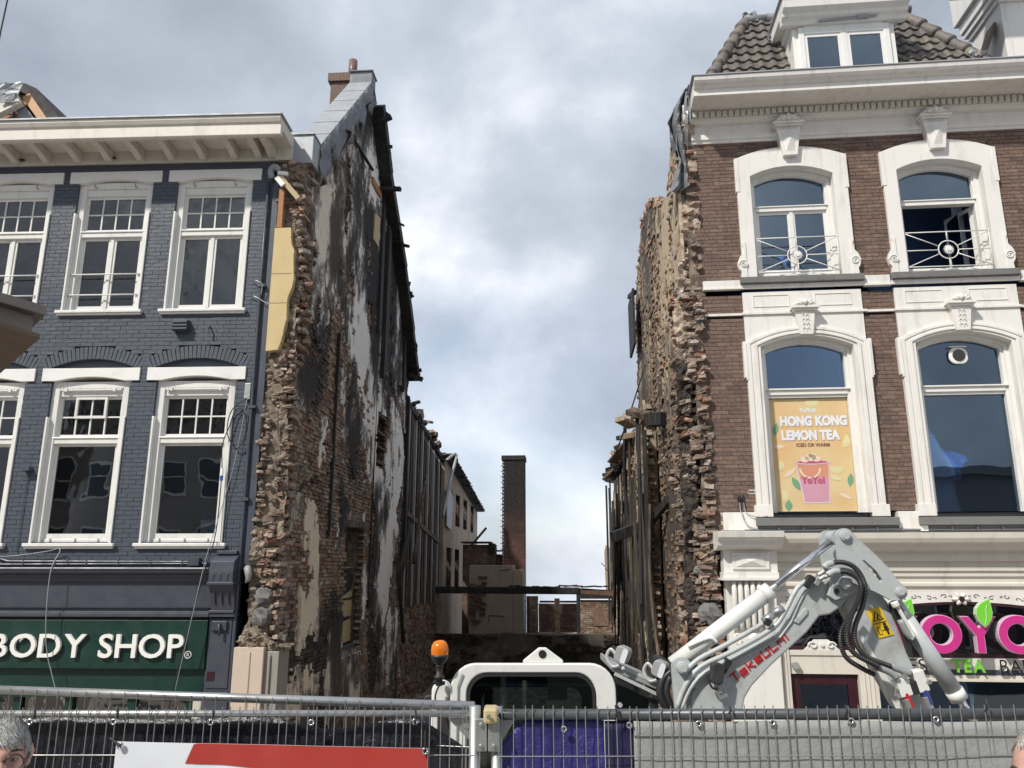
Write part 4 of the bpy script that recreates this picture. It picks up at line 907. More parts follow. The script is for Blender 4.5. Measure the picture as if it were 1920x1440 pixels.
# ------------------------------------------------ tea shop front
ts = MB()
ts.prism([(.0, 4.06), (-.14, 4.06), (-.14, 4.12), (-.20, 4.14), (-.22, 4.20), (-.22, 4.27), (-.36, 4.31), (-.38, 4.36), (-.44, 4.40), (-.47, 4.46), (-.48, 4.54), (.0, 4.555)], .75, 6.6, 'x')
ts.prism([(.0, 3.70), (-.08, 3.70), (-.08, 3.76), (-.12, 3.78), (-.12, 3.82), (-.10, 3.84), (-.10, 3.90), (-.13, 3.92), (-.13, 3.98), (-.16, 4.0), (-.16, 4.06), (.0, 4.06)], .78, 6.6, 'x')
ts.build('shop_cornice', cream_paint, bb, bevel=.004)
p = MB().box(.02, .80, -.30, 0, 3.98, 4.30).box(.14, .68, -.33, -.30, 4.02, 4.26)
p.add([(.20, -.335, 4.06), (.62, -.335, 4.06), (.62, -.335, 4.22), (.20, -.335, 4.22), (.41, -.375, 4.14)], [(0, 1, 4), (1, 2, 4), (2, 3, 4), (3, 0, 4)])
p.prism([(-.30, 4.30), (-.50, 4.36), (-.52, 4.42), (-.60, 4.48), (-.62, 4.565), (0, 4.58), (0, 4.30)], -.08, .86, 'x').box(-.04, .84, -.42, 0, 3.86, 3.90).box(0, .80, -.36, 0, 3.90, 3.98).box(.04, .76, -.25, 0, 0, 3.86)
p.build('pilaster_capital', white_paint, bb, bevel=.006)
q = MB()
for k in range(6):
    x = .14+.09*k; q.tube([(x, -.33, 3.84), (x, -.36, 3.72), (x, -.33, 3.5), (x, -.30, 3.25), (x, -.26, 3.1)], [.03, .04, .038, .034, .02], 7)
for s_ in (-1, 1): q.tube([(.37+s_*(.22+.06*math.cos(u)*(1-u/10)), -.36, 3.02+.10*math.sin(u)*(1-u/10)) for u in [k*.5 for k in range(16)]], .02, 6)
q.tube([(.37, -.32, 3.1), (.37, -.38, 2.9), (.37, -.34, 2.7)], [.08, .06, .02], 8)
q.build('console_leaf', white_paint, bb, smooth=True)
m = MB().box(.76, .90, -.16, .05, 0, 3.70).box(1.86, 2.12, -.16, .05, 0, 3.70).box(.90, 1.86, -.12, .05, 2.54, 2.84).box(.9, 1.86, -.14, .05, 2.80, 2.87)
for x in (.80, .84, 1.92, 1.98, 2.04): m.box(x, x+.015, -.175, -.16, 0, 3.5)
m.box(2.12, 6.6, -.10, .05, 2.50, 2.545).box(2.12, 6.6, -.12, .05, 2.46, 2.50)
m.build('shopfront_frame', cream_paint, bb, bevel=.003)
MB().box(2.12, 6.6, -.09, .0, 2.545, 2.62).build('dark_fascia', blue_trim, bb)
MB().box(2.12, 6.6, -.085, .0, 2.62, 2.78).build('pale_fascia', white_paint, bb)
# curved head board with pierced scrolls
for x0, x1 in ((.9, 1.86), (2.12, 4.70), (4.75, 6.6)):
    top = arc_top(x0, x1, 3.44, .12, 12)
    MB().prism([(x0, 3.70), (x1, 3.70)]+top, -.10, .0).build('fanlight_head', white_paint, bb)
    ins = arc_top(x0, x1, 3.40, .12, 12)
    MB().prism(top+ins[::-1], -.09, .02).box(x0, x0+.04, -.09, .02, 2.84 if x0 < 2 else 2.78, 3.42).box(x1-.04, x1, -.09, .02, 2.84 if x0 < 2 else 2.78, 3.42).box(x0, x1, -.09, .02, 2.78 if x0 > 2 else 2.86, 2.84 if x0 > 2 else 2.92).build('fanlight_frame', maroon, bb)
    sc = MB(); cx = (x0+x1)/2; hw = (x1-x0)/2
    for s_ in (-1, 1):
        nn_ = int(hw/.22)
        for k in range(nn_):
            bx = cx+s_*(.22+k*.22); zz = 3.635+(-.02 if k % 2 else 0)-.035*((bx-cx)/hw)**2
            sc.tube([(bx+s_*.05*(1-u/7)*math.cos(u+k), -.103, zz+.035*(1-u/7)*math.sin(u+k)) for u in [j*.6 for j in range(10)]], .005, 4)
            sc.tube([(bx-s_*.09+s_*.03*(1-u/7)*math.cos(u), -.103, zz-.005+.022*(1-u/7)*math.sin(u)) for u in [j*.6 for j in range(9)]], .004, 4)
    sc.build('scroll_piercing', maroon, bb)
    fl = MB()
    for a in range(6): fl.tube([(cx, -.11, 3.60), (cx+.09*math.cos(a*PI/3), -.13, 3.60+.07*math.sin(a*PI/3)), (cx+.13*math.cos(a*PI/3), -.115, 3.60+.095*math.sin(a*PI/3))], [.03, .035, .012], 6)
    fl.build('rosette', white_paint, bb, smooth=True); MB().disc((cx, 3.60), .04, -.16, -.12, 14).build('rosette_stone', maroon, bb)
MB().box(.94, 1.82, .0, .006, 2.88, 3.5).build('fanlight_pane', glass_mat('purple_glass', (.26, .20, .42), 2.0, .1), bb)
MB().box(2.16, 4.66, .0, .006, 2.80, 3.5).build('fanlight_pane', glass_mat('smoked_glass', (.12, .11, .13), 2.2, .03, 1.0), bb)
MB().box(4.79, 6.5, .0, .006, 2.80, 3.5).build('fanlight_pane', glass_mat('smoked_glass', (.12, .11, .13), 2.2, .03, 1.0), bb)
MB().box(.9, 6.6, .4, .42, 2.6, 3.7).build('fanlight_blind', painted('violet_shade', (.13, .10, .25)), bb)
sc = MB()
for s_ in (-1, 1):
    sc.tube([(1.38+s_*(.13+.07*(1-u/9)*math.cos(u)), -.155, 2.94+.055*(1-u/9)*math.sin(u)) for u in [k*.5 for k in range(15)]], .013, 5)
sc.disc((1.38, 2.95), .025, -.17, -.14).prism([(1.12, 2.87), (1.64, 2.87), (1.56, 2.94), (1.48, 3.02), (1.28, 3.02), (1.20, 2.94)], -.14, -.09)
sc.build('door_crest', white_paint, bb)
dr = MB().box(.92, 1.04, -.07, .02, 0, 2.53).box(1.72, 1.84, -.07, .02, 0, 2.53).box(1.04, 1.72, -.07, .02, 2.39, 2.53).box(1.04, 1.72, -.07, .02, 0, .9)
dr = dr.build('shop_door', maroon, bb, bevel=.006); MB().box(1.04, 1.72, -.03, -.025, .9, 2.39).build('pane', glass_new, dr)
MB().box(1.30, 1.34, .1, .12, 0, 2.4).box(.9, 1.9, .5, .52, 0, 2.5).build('door_interior', painted('door_interior', (.10, .11, .11)), bb)
MB().box(2.14, 6.5, -.02, -.014, .5, 2.46).build('shop_pane', glass_new, bb); MB().box(2.14, 6.5, -.08, .02, 0, .5).build('stall_riser', maroon, bb)
MB().box(2.0, 6.5, 1.0, 1.02, 0, 2.5).build('shop_interior', interior, bb)
MB().box(1.5, 1.5, 0, 0, 0, 0) if False else MB().tube([(.98, -.13, 2.66), (.98, -.2, 2.66)], [.05, .05], 10).build('door_lamp', grey_plastic, bb)
# tea shop letters
tsn = thing('tea_shop_sign', 'pink raised letters with green leaves above the tea shop window', 'sign', RROOT, RRZ)
def o_letter(cx, cz, ro, ri, sxx=1.06):
    n = 32; O = [(cx+ro*sxx*math.cos(2*PI*k/n), cz+ro*math.sin(2*PI*k/n)) for k in range(n)]; I = [(cx+ri*sxx*math.cos(2*PI*k/n), cz+ri*math.sin(2*PI*k/n)) for k in range(n)]
    o = MB().ring(O, I, -.36, -.26).build('letter', pink_edge, tsn, bevel=.003)
    O2 = [(cx+(ro-.008)*sxx*math.cos(2*PI*k/n), cz+(ro-.008)*math.sin(2*PI*k/n)) for k in range(n)]; I2 = [(cx+(ri+.008)*sxx*math.cos(2*PI*k/n), cz+(ri+.008)*math.sin(2*PI*k/n)) for k in range(n)]
    MB().ring(O2, I2, -.365, -.359).build('letter_face', pink_m, o)
def y_letter(cx, z0, h):
    def P(i):
        w = .055-i; t = .055-i
        return [(cx-.055+i, z0+i), (cx+.06-i, z0+i), (cx+.06-i, z0+h*.47), (cx+.24-i*1.6, z0+h-i), (cx+.115+i*.3, z0+h-i), (cx+.0, z0+h*.66), (cx-.13-i*.3, z0+h-i), (cx-.25+i*1.6, z0+h-i), (cx-.055+i, z0+h*.47)]
    o = MB().prism(P(0), -.36, -.26).build('letter', pink_edge, tsn); MB().prism(P(.008), -.365, -.3595).build('letter_face', pink_m, o)
zb, H = 2.87, .50
y_letter(2.44, zb, H); o_letter(2.98, zb+.255, .265, .145); y_letter(3.50, zb, H); o_letter(4.03, zb+.255, .265, .145)
def leaf(cx, cz):
    P = [(0, -.20), (-.07, -.12), (-.105, -.02), (-.09, .06), (-.03, .13), (.04, .17), (.105, .20), (.115, .10), (.125, 0), (.10, -.09), (.05, -.16)]
    o = MB().prism([(cx+a, cz+b) for a, b in P], -.42, -.34).build('leaf', green_edge, tsn); MB().prism([(cx+a*.92, cz+b*.93) for a, b in P], -.425, -.4195).build('leaf_face', green_m, o)
    MB().tube([(cx-.0, -.428, cz-.17), (cx+.03, -.428, cz-.05), (cx+.035, -.428, cz+.05), (cx+.06, -.428, cz+.11)], .006, 5).build('leaf_vein', green_edge, o)
leaf(2.50, 3.42); leaf(3.56, 3.42)
fs = thing('tea_bar_lettering', 'narrow black and green letters reading fresh tea bar under the pink sign', 'sign', RROOT, RRZ)
letters('FRESH', 2.20, 3.02, 2.595, .175, .03, fs, black_letter, -.16, edge=letter_white)
letters('TEA', 3.16, 3.60, 2.595, .175, .03, fs, green_m, -.16, edge=green_edge, bold=.02)
letters('BAR', 3.80, 4.24, 2.595, .175, .03, fs, black_letter, -.16, edge=letter_white)
# ================================================================== THE BURNT-OUT GAP
VR = Matrix.Rotation(VRZ, 4, 'Z'); VO = Vector(LROOT)
def vthing(name, label, cat, group=None): return thing(name, label, cat, LROOT, VRZ, group)
def vput(o): o.location = LROOT; o.rotation_euler = (0, 0, VRZ); return o
struct(vput(MB().add([(x, y, .05+.5*fb) for (x, y, fb) in [(i*.36-.1, j*.6-.6, float(fbm(i*.4, j*.4, 3))) for j in range(50) for i in range(22)]],
      [(j*22+i, j*22+i+1, (j+1)*22+i+1, (j+1)*22+i) for j in range(49) for i in range(21)]).build('rubble_ground', core_mat)))

def ruin_bricks(root, xface, sgn, poly, dmin, dmax, zmax, mat, skip, seed, jit=.02, course=.072, length=.225, n_single=300, hidden=3.2, view=lambda d, z: True, soot=None, sooty_mat=None):
    rows = int(zmax/course); C = []; S = []; T = []; R = random.Random(seed); rot = []
    for r in range(rows):
        z = (r+.5)*course; off = (r % 2)*length*.5; n = int((dmax-dmin)/length)
        d = dmin+off+(np.arange(n)+.5)*length
        zz = np.full(n, z)
        rough = RNG.normal(0, jit, n)+(fbm(d*1.3, zz*1.3, seed)-.5)*.10
        ok = inpoly(d+RNG.normal(0, .05, n), zz+RNG.normal(0, .04, n), poly) & ~skip(d, zz)
        for k in np.nonzero(ok)[0]:
            C.append((xface-sgn*.05+sgn*rough[k], d[k], z)); S.append((.12, length-.014, course-.014)); rot.append((R.gauss(0, .02), R.gauss(0, .03), R.gauss(0, .03)))
    C = np.array(C); S = np.array(S); rot = np.array(rot)
    SV = np.clip(soot(C[:, 1], C[:, 2]), 0, 1) if soot else np.zeros(len(C))
    cand = [i for i in range(len(C)) if C[i][2] > hidden and view(C[i][1], C[i][2])]
    cand.sort(key=lambda i: (VO+VR @ Vector(C[i])-cam.location).length); cand = cand[:n_single]
    pr = None; pd_ = None; keep = np.ones(len(C), bool)
    for i in cand:
        keep[i] = False
        if pr is None: pr = MB().box(-.06, .06, -(length-.014)/2, (length-.014)/2, -(course-.014)/2, (course-.014)/2).build('brick', mat, root); o = pr
        else: o = share(pr, root)
        if sooty_mat and SV[i] > .45:
            if pd_ is None: pd_ = o.data.copy(); pd_.materials.clear(); pd_.materials.append(sooty_mat)
            o.data = pd_
        o.location = C[i]; o.rotation_euler = rot[i]
    boxes('brickwork', C[keep], S[keep], mat, root, rot=rot[keep], jit=.004, kind='stuff', soots=SV[keep])
def plaster_sheet(root, xface, sgn, poly, d0, d1, z0, z1, keep, tone, hue, mat, seed, cd=.06, cz=.05, thick=.03, name='plaster'):
    nd = int((d1-d0)/cd); nz = int((z1-z0)/cz)
    D, Z = np.meshgrid(d0+np.arange(nd+1)*cd, z0+np.arange(nz+1)*cz, indexing='ij')
    D = D+(vn(D*9, Z*9, 5)-.5)*cd*.8; Z = Z+(vn(D*9+7, Z*9, 9)-.5)*cz*.8
    X = xface+sgn*(thick+.05*(fbm(D*.8, Z*.8, seed)-.5)+.022*(fbm(D*5, Z*3, seed+4)-.5))
    Dc = (D[:-1, :-1]+D[1:, 1:])/2; Zc = (Z[:-1, :-1]+Z[1:, 1:])/2
    K = keep(Dc, Zc) & inpoly(Dc, Zc, poly); idx = np.arange((nd+1)*(nz+1)).reshape(nd+1, nz+1)
    V = np.stack([X, D, Z], -1).reshape(-1, 3); Vb = V.copy(); Vb[:, 0] = xface-sgn*.03; N = len(V)
    A, B = np.nonzero(K); q = np.stack([idx[A, B], idx[A+1, B], idx[A+1, B+1], idx[A, B+1]], 1)
    if sgn < 0: q = q[:, ::-1]
    t = tone(Dc, Zc)[K]; h = hue(Dc, Zc)[K]; F = [q]; T = [t]; Hh = [h]
    Kp = np.pad(K, 1)
    for (di, dj, e) in ((-1, 0, (0, 3)), (1, 0, (1, 2)), (0, -1, (0, 1)), (0, 1, (3, 2))):
        edge = (K & ~Kp[1+di:1+di+nd, 1+dj:1+dj+nz]); a, b = np.nonzero(edge)
        cs = [idx[a, b], idx[a+1, b], idx[a+1, b+1], idx[a, b+1]]; p, r = cs[e[0]], cs[e[1]]
        F.append(np.stack([p, r, r+N, p+N], 1)); T.append(tone(Dc, Zc)[edge]+.25); Hh.append(hue(Dc, Zc)[edge])
    F = np.concatenate(F); T = np.concatenate(T); Hh = np.concatenate(Hh)
    used = np.unique(F); rm = np.full(2*N, -1); rm[used] = np.arange(len(used))
    return np_mesh(name, np.concatenate([V, Vb])[used], rm[F], mat, root, tint=T, hue=Hh)
def mortar_skin(root, kind, fixed, sgn, poly, a0, a1, z0, z1, seed, amp=.06, base=0.0, step=.035, mat=None, extra=None, skip=None, soot=None):
    # kind 'side': plane x = fixed running in depth; kind 'front': plane y = fixed running in x
    na = int((a1-a0)/step); nz = int((z1-z0)/step)
    A, Z = np.meshgrid(a0+np.arange(na+1)*step, z0+np.arange(nz+1)*step, indexing='ij')
    n = amp*(fbm(A*2.2, Z*2.6, seed, 4)-.5)*2+amp*.9*(fbm(A*9, Z*11, seed+7, 4)-.5)
    if extra is not None: n = n+extra(A, Z)
    V = np.stack([fixed+sgn*(base+n), A, Z], -1) if kind == 'side' else np.stack([A, fixed+sgn*(base+n), Z], -1)
    Ac = (A[:-1, :-1]+A[1:, 1:])/2; Zc = (Z[:-1, :-1]+Z[1:, 1:])/2
    K = inpoly(Ac+.10*(fbm(Ac*4, Zc*4, seed+2)-.5), Zc+.10*(fbm(Ac*4, Zc*4, seed+3)-.5), poly)
    if skip is not None: K &= ~skip(Ac, Zc)
    I, J = np.nonzero(K); idx = np.arange((na+1)*(nz+1)).reshape(na+1, nz+1)
    q = np.stack([idx[I, J], idx[I+1, J], idx[I+1, J+1], idx[I, J+1]], 1)
    if (kind == 'side') == (sgn < 0): q = q[:, ::-1]
    return np_mesh('mortar_skin', V.reshape(-1, 3), q, mat or core_mat, root, smooth=False, hue=None if soot is None else np.clip(soot(Ac, Zc)[K], 0, 1))
RB_M = []
def rough_mesh(mat):
    n = 3
    for q in range(12):
        V = []; F = []; ix = {}
        def vid(i, j, k):
            if (i, j, k) not in ix:
                v = Vector((i/n-.5, j/n-.5, k/n-.5)); c = sum(1 for t in (i, j, k) if t in (0, n)); s_ = 1-(.0 if c < 2 else .03 if c == 2 else .07)
                nn_ = noise.noise_vector(v*2.6+Vector((q*3.1, q, 0))); v = Vector((v.x*s_, v.y*s_, v.z*s_))+Vector((nn_.x*.09, nn_.y*.14, nn_.z*.08)); ix[(i, j, k)] = len(V); V.append(v)
            return ix[(i, j, k)]
        for a in range(n):
            for b in range(n):
                F += [(vid(a, b, 0), vid(a, b+1, 0), vid(a+1, b+1, 0), vid(a+1, b, 0)), (vid(a, b, n), vid(a+1, b, n), vid(a+1, b+1, n), vid(a, b+1, n)),
                      (vid(a, 0, b), vid(a+1, 0, b), vid(a+1, 0, b+1), vid(a, 0, b+1)), (vid(a, n, b), vid(a, n, b+1), vid(a+1, n, b+1), vid(a+1, n, b)),
                      (vid(0, a, b), vid(0, a, b+1), vid(0, a+1, b+1), vid(0, a+1, b)), (vid(n, a, b), vid(n, a+1, b), vid(n, a+1, b+1), vid(n, a, b+1))]
        me = bpy.data.meshes.new('broken_brick'); me.from_pydata(V, [], F); me.materials.append(mat); RB_M.append(me)
def rough_brick(name, c, s_, r, root):
    o = bpy.data.objects.new(name, random.choice(RB_M)); COL.objects.link(o); o.parent = root; o.location = c; o.scale = s_; o.rotation_euler = r; return o
def blobs(D, Z, L):
    r = np.zeros_like(D)
    for d, z, a, b, w in L:
        r = r+w*np.exp(-(((D-d)/a)**2+((Z-z)/b)**2)**1.5)
    return r

# ---------------- left party wall
lw_ = vthing('burnt_party_wall', 'tall scorched party wall with peeling plaster and bare brick beside the blue building', 'wall')
PL = [(0.02, 2.3), (0.02, 10.9), (0.55, 11.55), (3.75, 14.95), (4.05, 14.9), (4.5, 14.5), (5.2, 13.7), (6.2, 12.9), (7.3, 12.0), (8.0, 11.3), (8.6, 10.6), (9.2, 9.9), (9.55, 9.5), (9.3, 9.0), (9.7, 8.7), (9.75, 0), (.02, 0)]
DOOR = (3.85, 5.30, 2.45, 4.95)
SLOT = (6.0, 6.9, 6.5, 7.75)
def inr(D, Z, r): return (D > r[0]) & (D < r[1]) & (Z > r[2]) & (Z < r[3])
def skipL(D, Z): return inr(D, Z, (3.85, 5.3, 2.4, 4.95)) | inr(D, Z, SLOT)
core = [(d, z+random.uniform(-.05, .03)) for d, z in PL[:-1]]+[(.02, 0)]
m = MB()    # core with doorway cut out: build from slabs in depth
def core_slabs(m, poly, x0, x1, step, holes):
    d = poly[0][0]; dmax = max(p[0] for p in poly)
    while d < dmax:
        e = min(d+step, dmax); mid = (d+e)/2; zs = np.linspace(0, 17, 700); ins = inpoly(np.full(700, mid), zs, poly); top = zs[ins].max() if ins.any() else 0
        cuts = [(h[2], h[3]) for h in holes if h[0]-.01 < mid < h[1]+.01]; z = 0
        for a, b in sorted(cuts): m.box(x0, x1, d, e, z, a); z = b
        if top > z+.05: m.box(x0, x1, d, e, z, top-.04)
        d = e
core_slabs(m, PL, .03, .35, .1625, [DOOR, SLOT]); m.build('wall_core', core_mat, lw_)
band = lambda D, Z: np.abs(Z-(8.3-D*.42)+(fbm(D*1.2, Z*1.2, 40)-.5)*1.2) < .45
def keepL(D, Z):
    n = fbm(D*1.5, Z*.8, 21, 6)+.25*(fbm(D*6, Z*2.0, 31)-.5)
    thr = .42+.10*(Z < 9)-.06*(Z > 9)
    k = n > thr
    k &= ~((D > 2.15) & (D < 2.9) & (fbm(D*3, Z*1.5, 8) > .34) & (Z < 9.5))
    k &= ~((np.abs(Z-(8.6-D*.75)) < .42+.5*(fbm(D*2, Z*2, 13)-.5)) & (D > .7) & (D < 6))
    k |= (blobs(D, Z, [(1.45, 4.1, .55, 1.2, 1), (7.0, 4.0, 1.2, 1.3, 1), (7.1, 6.9, 2.2, 1.7, 1), (3.6, 9.9, 1.2, 1.6, 1)]) > .45) & (n > .36)
    k |= inr(D, Z, (.6, 5, 0, 2.2)) & (n > .42)
    k &= ~inr(D, Z, (3.75, 5.38, 2.3, 5.05)) & ~inr(D, Z, (5.95, 6.95, 6.45, 7.8))
    k &= D > .10+.35*fbm(Z*1.5, D*0+1, 3)
    return k
def toneL(D, Z):
    t = .39+1.9*(fbm(D*1.15, Z*.75, 51, 6)-.5)-.22*np.clip(sootL(D, Z), 0, 1)
    t = t+blobs(D, Z, [(1.45, 4.1, .6, 1.3, .72), (7.2, 3.9, .9, 1.3, .70), (6.6, 6.6, .8, 1.5, .42), (8.6, 6.2, .5, 1.6, .50), (7.5, 7.2, 2.5, 1.6, .20), (3.8, 9.7, .85, 1.6, .62), (1.9, 8.3, .3, .6, .4),
                       (1.25, 10.2, .40, 1.4, .48), (2.2, 11.6, .8, 1.3, .25), (4.6, 8.9, .6, 1.0, .45), (7.6, 10.6, 1.2, 1.4, .20), (2.0, 2.0, 2.0, .5, .30), (1.1, 7.6, .6, 1.2, -.18), (4.7, 12.6, .9, 1.3, .1)])
    return t
sootL = lambda D, Z: .75*np.clip((fbm(D*.75, Z*.42, 71, 5)-.44)*6, 0, 1)+blobs(D, Z, [(1.3, 7.9, .8, 1.4, .8), (3.0, 3.2, 1.2, .8, .5), (7, 9.5, 2.2, 2.0, .7), (4.4, 6.2, 1.0, .8, .5)])-blobs(D, Z, [(1.3, 4.3, .7, 1.3, .8)])
hueL = lambda D, Z: np.clip(blobs(D, Z, [(1.2, 4.0, 1.6, 2.5, 1.0), (1.2, 11, 1.6, 2, .7), (3, 1.5, 5, 1, .8)]), 0, 1)
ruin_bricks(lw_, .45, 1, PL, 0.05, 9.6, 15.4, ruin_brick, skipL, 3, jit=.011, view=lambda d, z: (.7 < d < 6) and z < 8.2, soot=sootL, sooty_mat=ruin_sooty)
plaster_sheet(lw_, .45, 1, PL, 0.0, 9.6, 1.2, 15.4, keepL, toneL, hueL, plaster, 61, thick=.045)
# old chimney breast scar: darker raised strip and vertical charred timbers high up
for (d, z0, z1, w, t) in ((6.15, 8.6, 12.6, .35, .14), (5.6, 9.6, 13.2, .28, .10), (8.55, 8.8, 10.4, .2, .12), (2.45, 4.6, 8.6, .09, .07), (9.35, 4.0, 8.8, .22, .12), (5.75, 3.2, 8.4, .05, .05)):
    MB().prism([(d-w/2, z0), (d+w/2, z0+.2), (d+w/2-.02, z1), (d-w/2+.03, z1+.1)], .46, .46+t, 'x').build('charred_strip', charred, lw_, bevel=.01)
mortar_skin(lw_, 'side', .45, 1, PL, .02, 9.6, 1.5, 15.2, 301, amp=.035, base=-.016, skip=skipL, soot=sootL)
# broken brick edge facing the street
C = []; S = []; R_ = []; 
for i in range(160):
    z = 2.85+i*.052
    if i % 3 == 2: continue
    if 7.62 < z < 9.78: xs = [(.36+.12*math.sin(z*3.1), .55)]
    else: xs = [(.03, .47)]
    for a, b in xs:
        x = a
        while x < b:
            w = random.uniform(.06, .20); cav = 4.75 < z < 6.75 and .08 < x < .26
            prot = random.uniform(-.07, .10)+(.22 if cav else 0)+.08*math.sin(z*2+x*9)
            C.append((x+w/2, prot+.12, z+random.uniform(-.015, .015))); S.append((w*random.uniform(.8, 1.0), .24, random.uniform(.045, .085))); R_.append((random.gauss(0, .12), random.gauss(0, .12), random.gauss(0, .16))); x += w
def rubble_mat(name, a, b):
    return brick_mat(name, a, mortarish=b, soot=.7, bstr=1.0, fine=(.35, 1.3))
edge_m = rubble_mat('broken_brick_edge', [(.28, .13, .085), (.36, .28, .21), (.22, .11, .08), (.42, .35, .28), (.17, .13, .105), (.52, .46, .40), (.34, .16, .09)], .55)
rough_mesh(edge_m); RB_L = RB_M; RB_M = []; rough_mesh(brick_mat('scorched_edge_brick', [(.20, .12, .085), (.27, .21, .16), (.15, .10, .08), (.34, .28, .22)], mortarish=.5, soot=.92, bstr=1.0, fine=(.35, 1.3), sooty=.42)); RB_D = RB_M
top = np.argsort([-s[0]*s[2] for s in S])[:230]; tops = set(int(i) for i in top)
for i in top[:230]:
    RB_M = RB_D if (4.6 < C[i][2] < 7.0 and random.random() < .75) or random.random() < .15 else RB_L; rough_brick('broken_brick', C[i], S[i], R_[i], lw_)
rest = [i for i in range(len(C)) if i not in tops]
mortar_skin(lw_, 'front', .02, -1, [(.02, 2.8), (.50, 2.8), (.50, 11.1), (.03, 11.1)], 0, .56, 2.7, 11.2, 311, amp=.13, base=.02, step=.022, extra=lambda A, Z: -.30*np.exp(-((A-.17)/.09)**2)*((Z > 4.75) & (Z < 6.8)), soot=lambda A, Z: .9*np.exp(-((A-.2)/.15)**2)*np.exp(-((Z-5.8)/1.2)**4)+.25*(A > .35))
boxes('broken_brickwork', [C[i] for i in rest], [S[i] for i in rest], edge_m, lw_, rot=[R_[i] for i in rest], jit=.012, kind='stuff')
def lump(mb, c, r, seed, n=7, sq=(1, 1, 1)):
    V = []; F = []
    for i in range(n+1):
        for j in range(n*2):
            th = PI*i/n; ph = 2*PI*j/(n*2); v = Vector((math.sin(th)*math.cos(ph), math.sin(th)*math.sin(ph), math.cos(th)))
            k = r*(1+.45*noise.noise(v*1.7+Vector((seed, seed*2, 0)))+.2*noise.noise(v*4+Vector((seed, 0, 0))))
            V.append((c[0]+v.x*k*sq[0], c[1]+v.y*k*sq[1], c[2]+v.z*k*sq[2]))
    m_ = n*2
    for i in range(n):
        for j in range(m_): F.append((i*m_+j, (i+1)*m_+j, (i+1)*m_+(j+1) % m_, i*m_+(j+1) % m_))
    return mb.add(V, F)
mm = MB()
for k in range(190):
    z = random.uniform(2.85, 11.0)
    if 7.7 < z < 9.7: lump(mm, (random.uniform(.38, .55), random.uniform(-.06, .1), z), random.uniform(.03, .06), k, 5)
    else: lump(mm, (random.choice([random.uniform(.02, .12), random.uniform(.1, .5)]), random.uniform(-.05, .12), z), random.uniform(.025, .075), k, 5, (1, .8, .7))
mm.build('mortar_clumps', core_mat, lw_, kind='stuff')
YP = []     # yellow plaster patch with a ragged right edge
zz = np.linspace(9.80, 7.60, 60)
MB().prism([(.05, 9.80)]+[(float(.36+.05*math.sin(z*2.3)+.13*(fbm(z*2.6, 1.0, 7)-.5)-(.22*(8.0-z) if z < 8.0 else 0)), z) for z in zz]+[(.05, 7.58)], -.16, -.02).build('yellow_plaster', ochre_plaster, lw_)
for z in (8.95, 8.42): MB().box(.052, .40, -.164, -.158, z, z+.006).build('plaster_crack', brown_board, lw_)
MB().box(.07, .16, -.14, -.05, 9.82, 10.55).build('wood_lath', raw_wood, lw_, bevel=.004)
MB().bar((.10, -.22, 10.74), (.45, -.20, 10.32), .05, .09).build('loose_batten', pale_wood, lw_, bevel=.004)
MB().bar((.05, -.2, 10.83), (.23, -.2, 10.80), .05, .07).bar((.05, -.24, 10.72), (.18, -.24, 10.56), .05, .09).build('loose_batten', lintel_white, lw_, bevel=.004)
st = MB(); lump(st, (.28, -.02, 3.32), .17, 4, 7, (.95, .9, .8)); lump(st, (.26, .02, 3.62), .16, 9, 7, (1, .9, .9)); st.build('grey_block', stone_grey, lw_)
# doorway in the party wall
MB().box(.0, .36, 3.9, 5.25, 2.40, 2.46).box(-.3, -.28, 3.4, 5.8, 2.3, 5.1).box(-.28, .0, 3.4, 3.42, 2.3, 5.1).box(-.28, 0, 5.78, 5.8, 2.3, 5.1).build('doorway_recess', interior, lw_)
for k, (z0, z1, cm) in enumerate(((2.5, 2.98, 'a'), (3.03, 3.38, 'a'), (3.42, 3.78, 'a'), (4.05, 4.08, 'a'))):
    MB().prism([(3.95, z0), (5.2, z0+.02), (5.2, z1), (4.5, z1-.04*(k == 0)), (3.95, z1-.10)], .22, .26, 'x').build('yellow_panel', painted('soiled_yellow_board', (.50, .42, .22), dirt=.7, dirtc=(.12, .08, .05), dscale=4), lw_)
MB().prism([(4.3, 3.45), (5.1, 3.6), (5.2, 3.9), (4.7, 4.02), (4.5, 3.8)], .262, .27, 'x').build('burn_hole', charred, lw_)
MB().bar((.48, 3.75, 4.95), (.48, 5.4, 5.02), .08, .14).build('door_lintel', scorched, lw_)
for z in (6.55, 6.92, 7.28, 7.70): MB().box(.30, .50, 6.0, 6.9, z, z+.05).build('niche_shelf', scorched, lw_)
MB().box(.10, .12, 5.9, 7.0, 6.4, 7.85).build('niche_back', plaster, lw_)
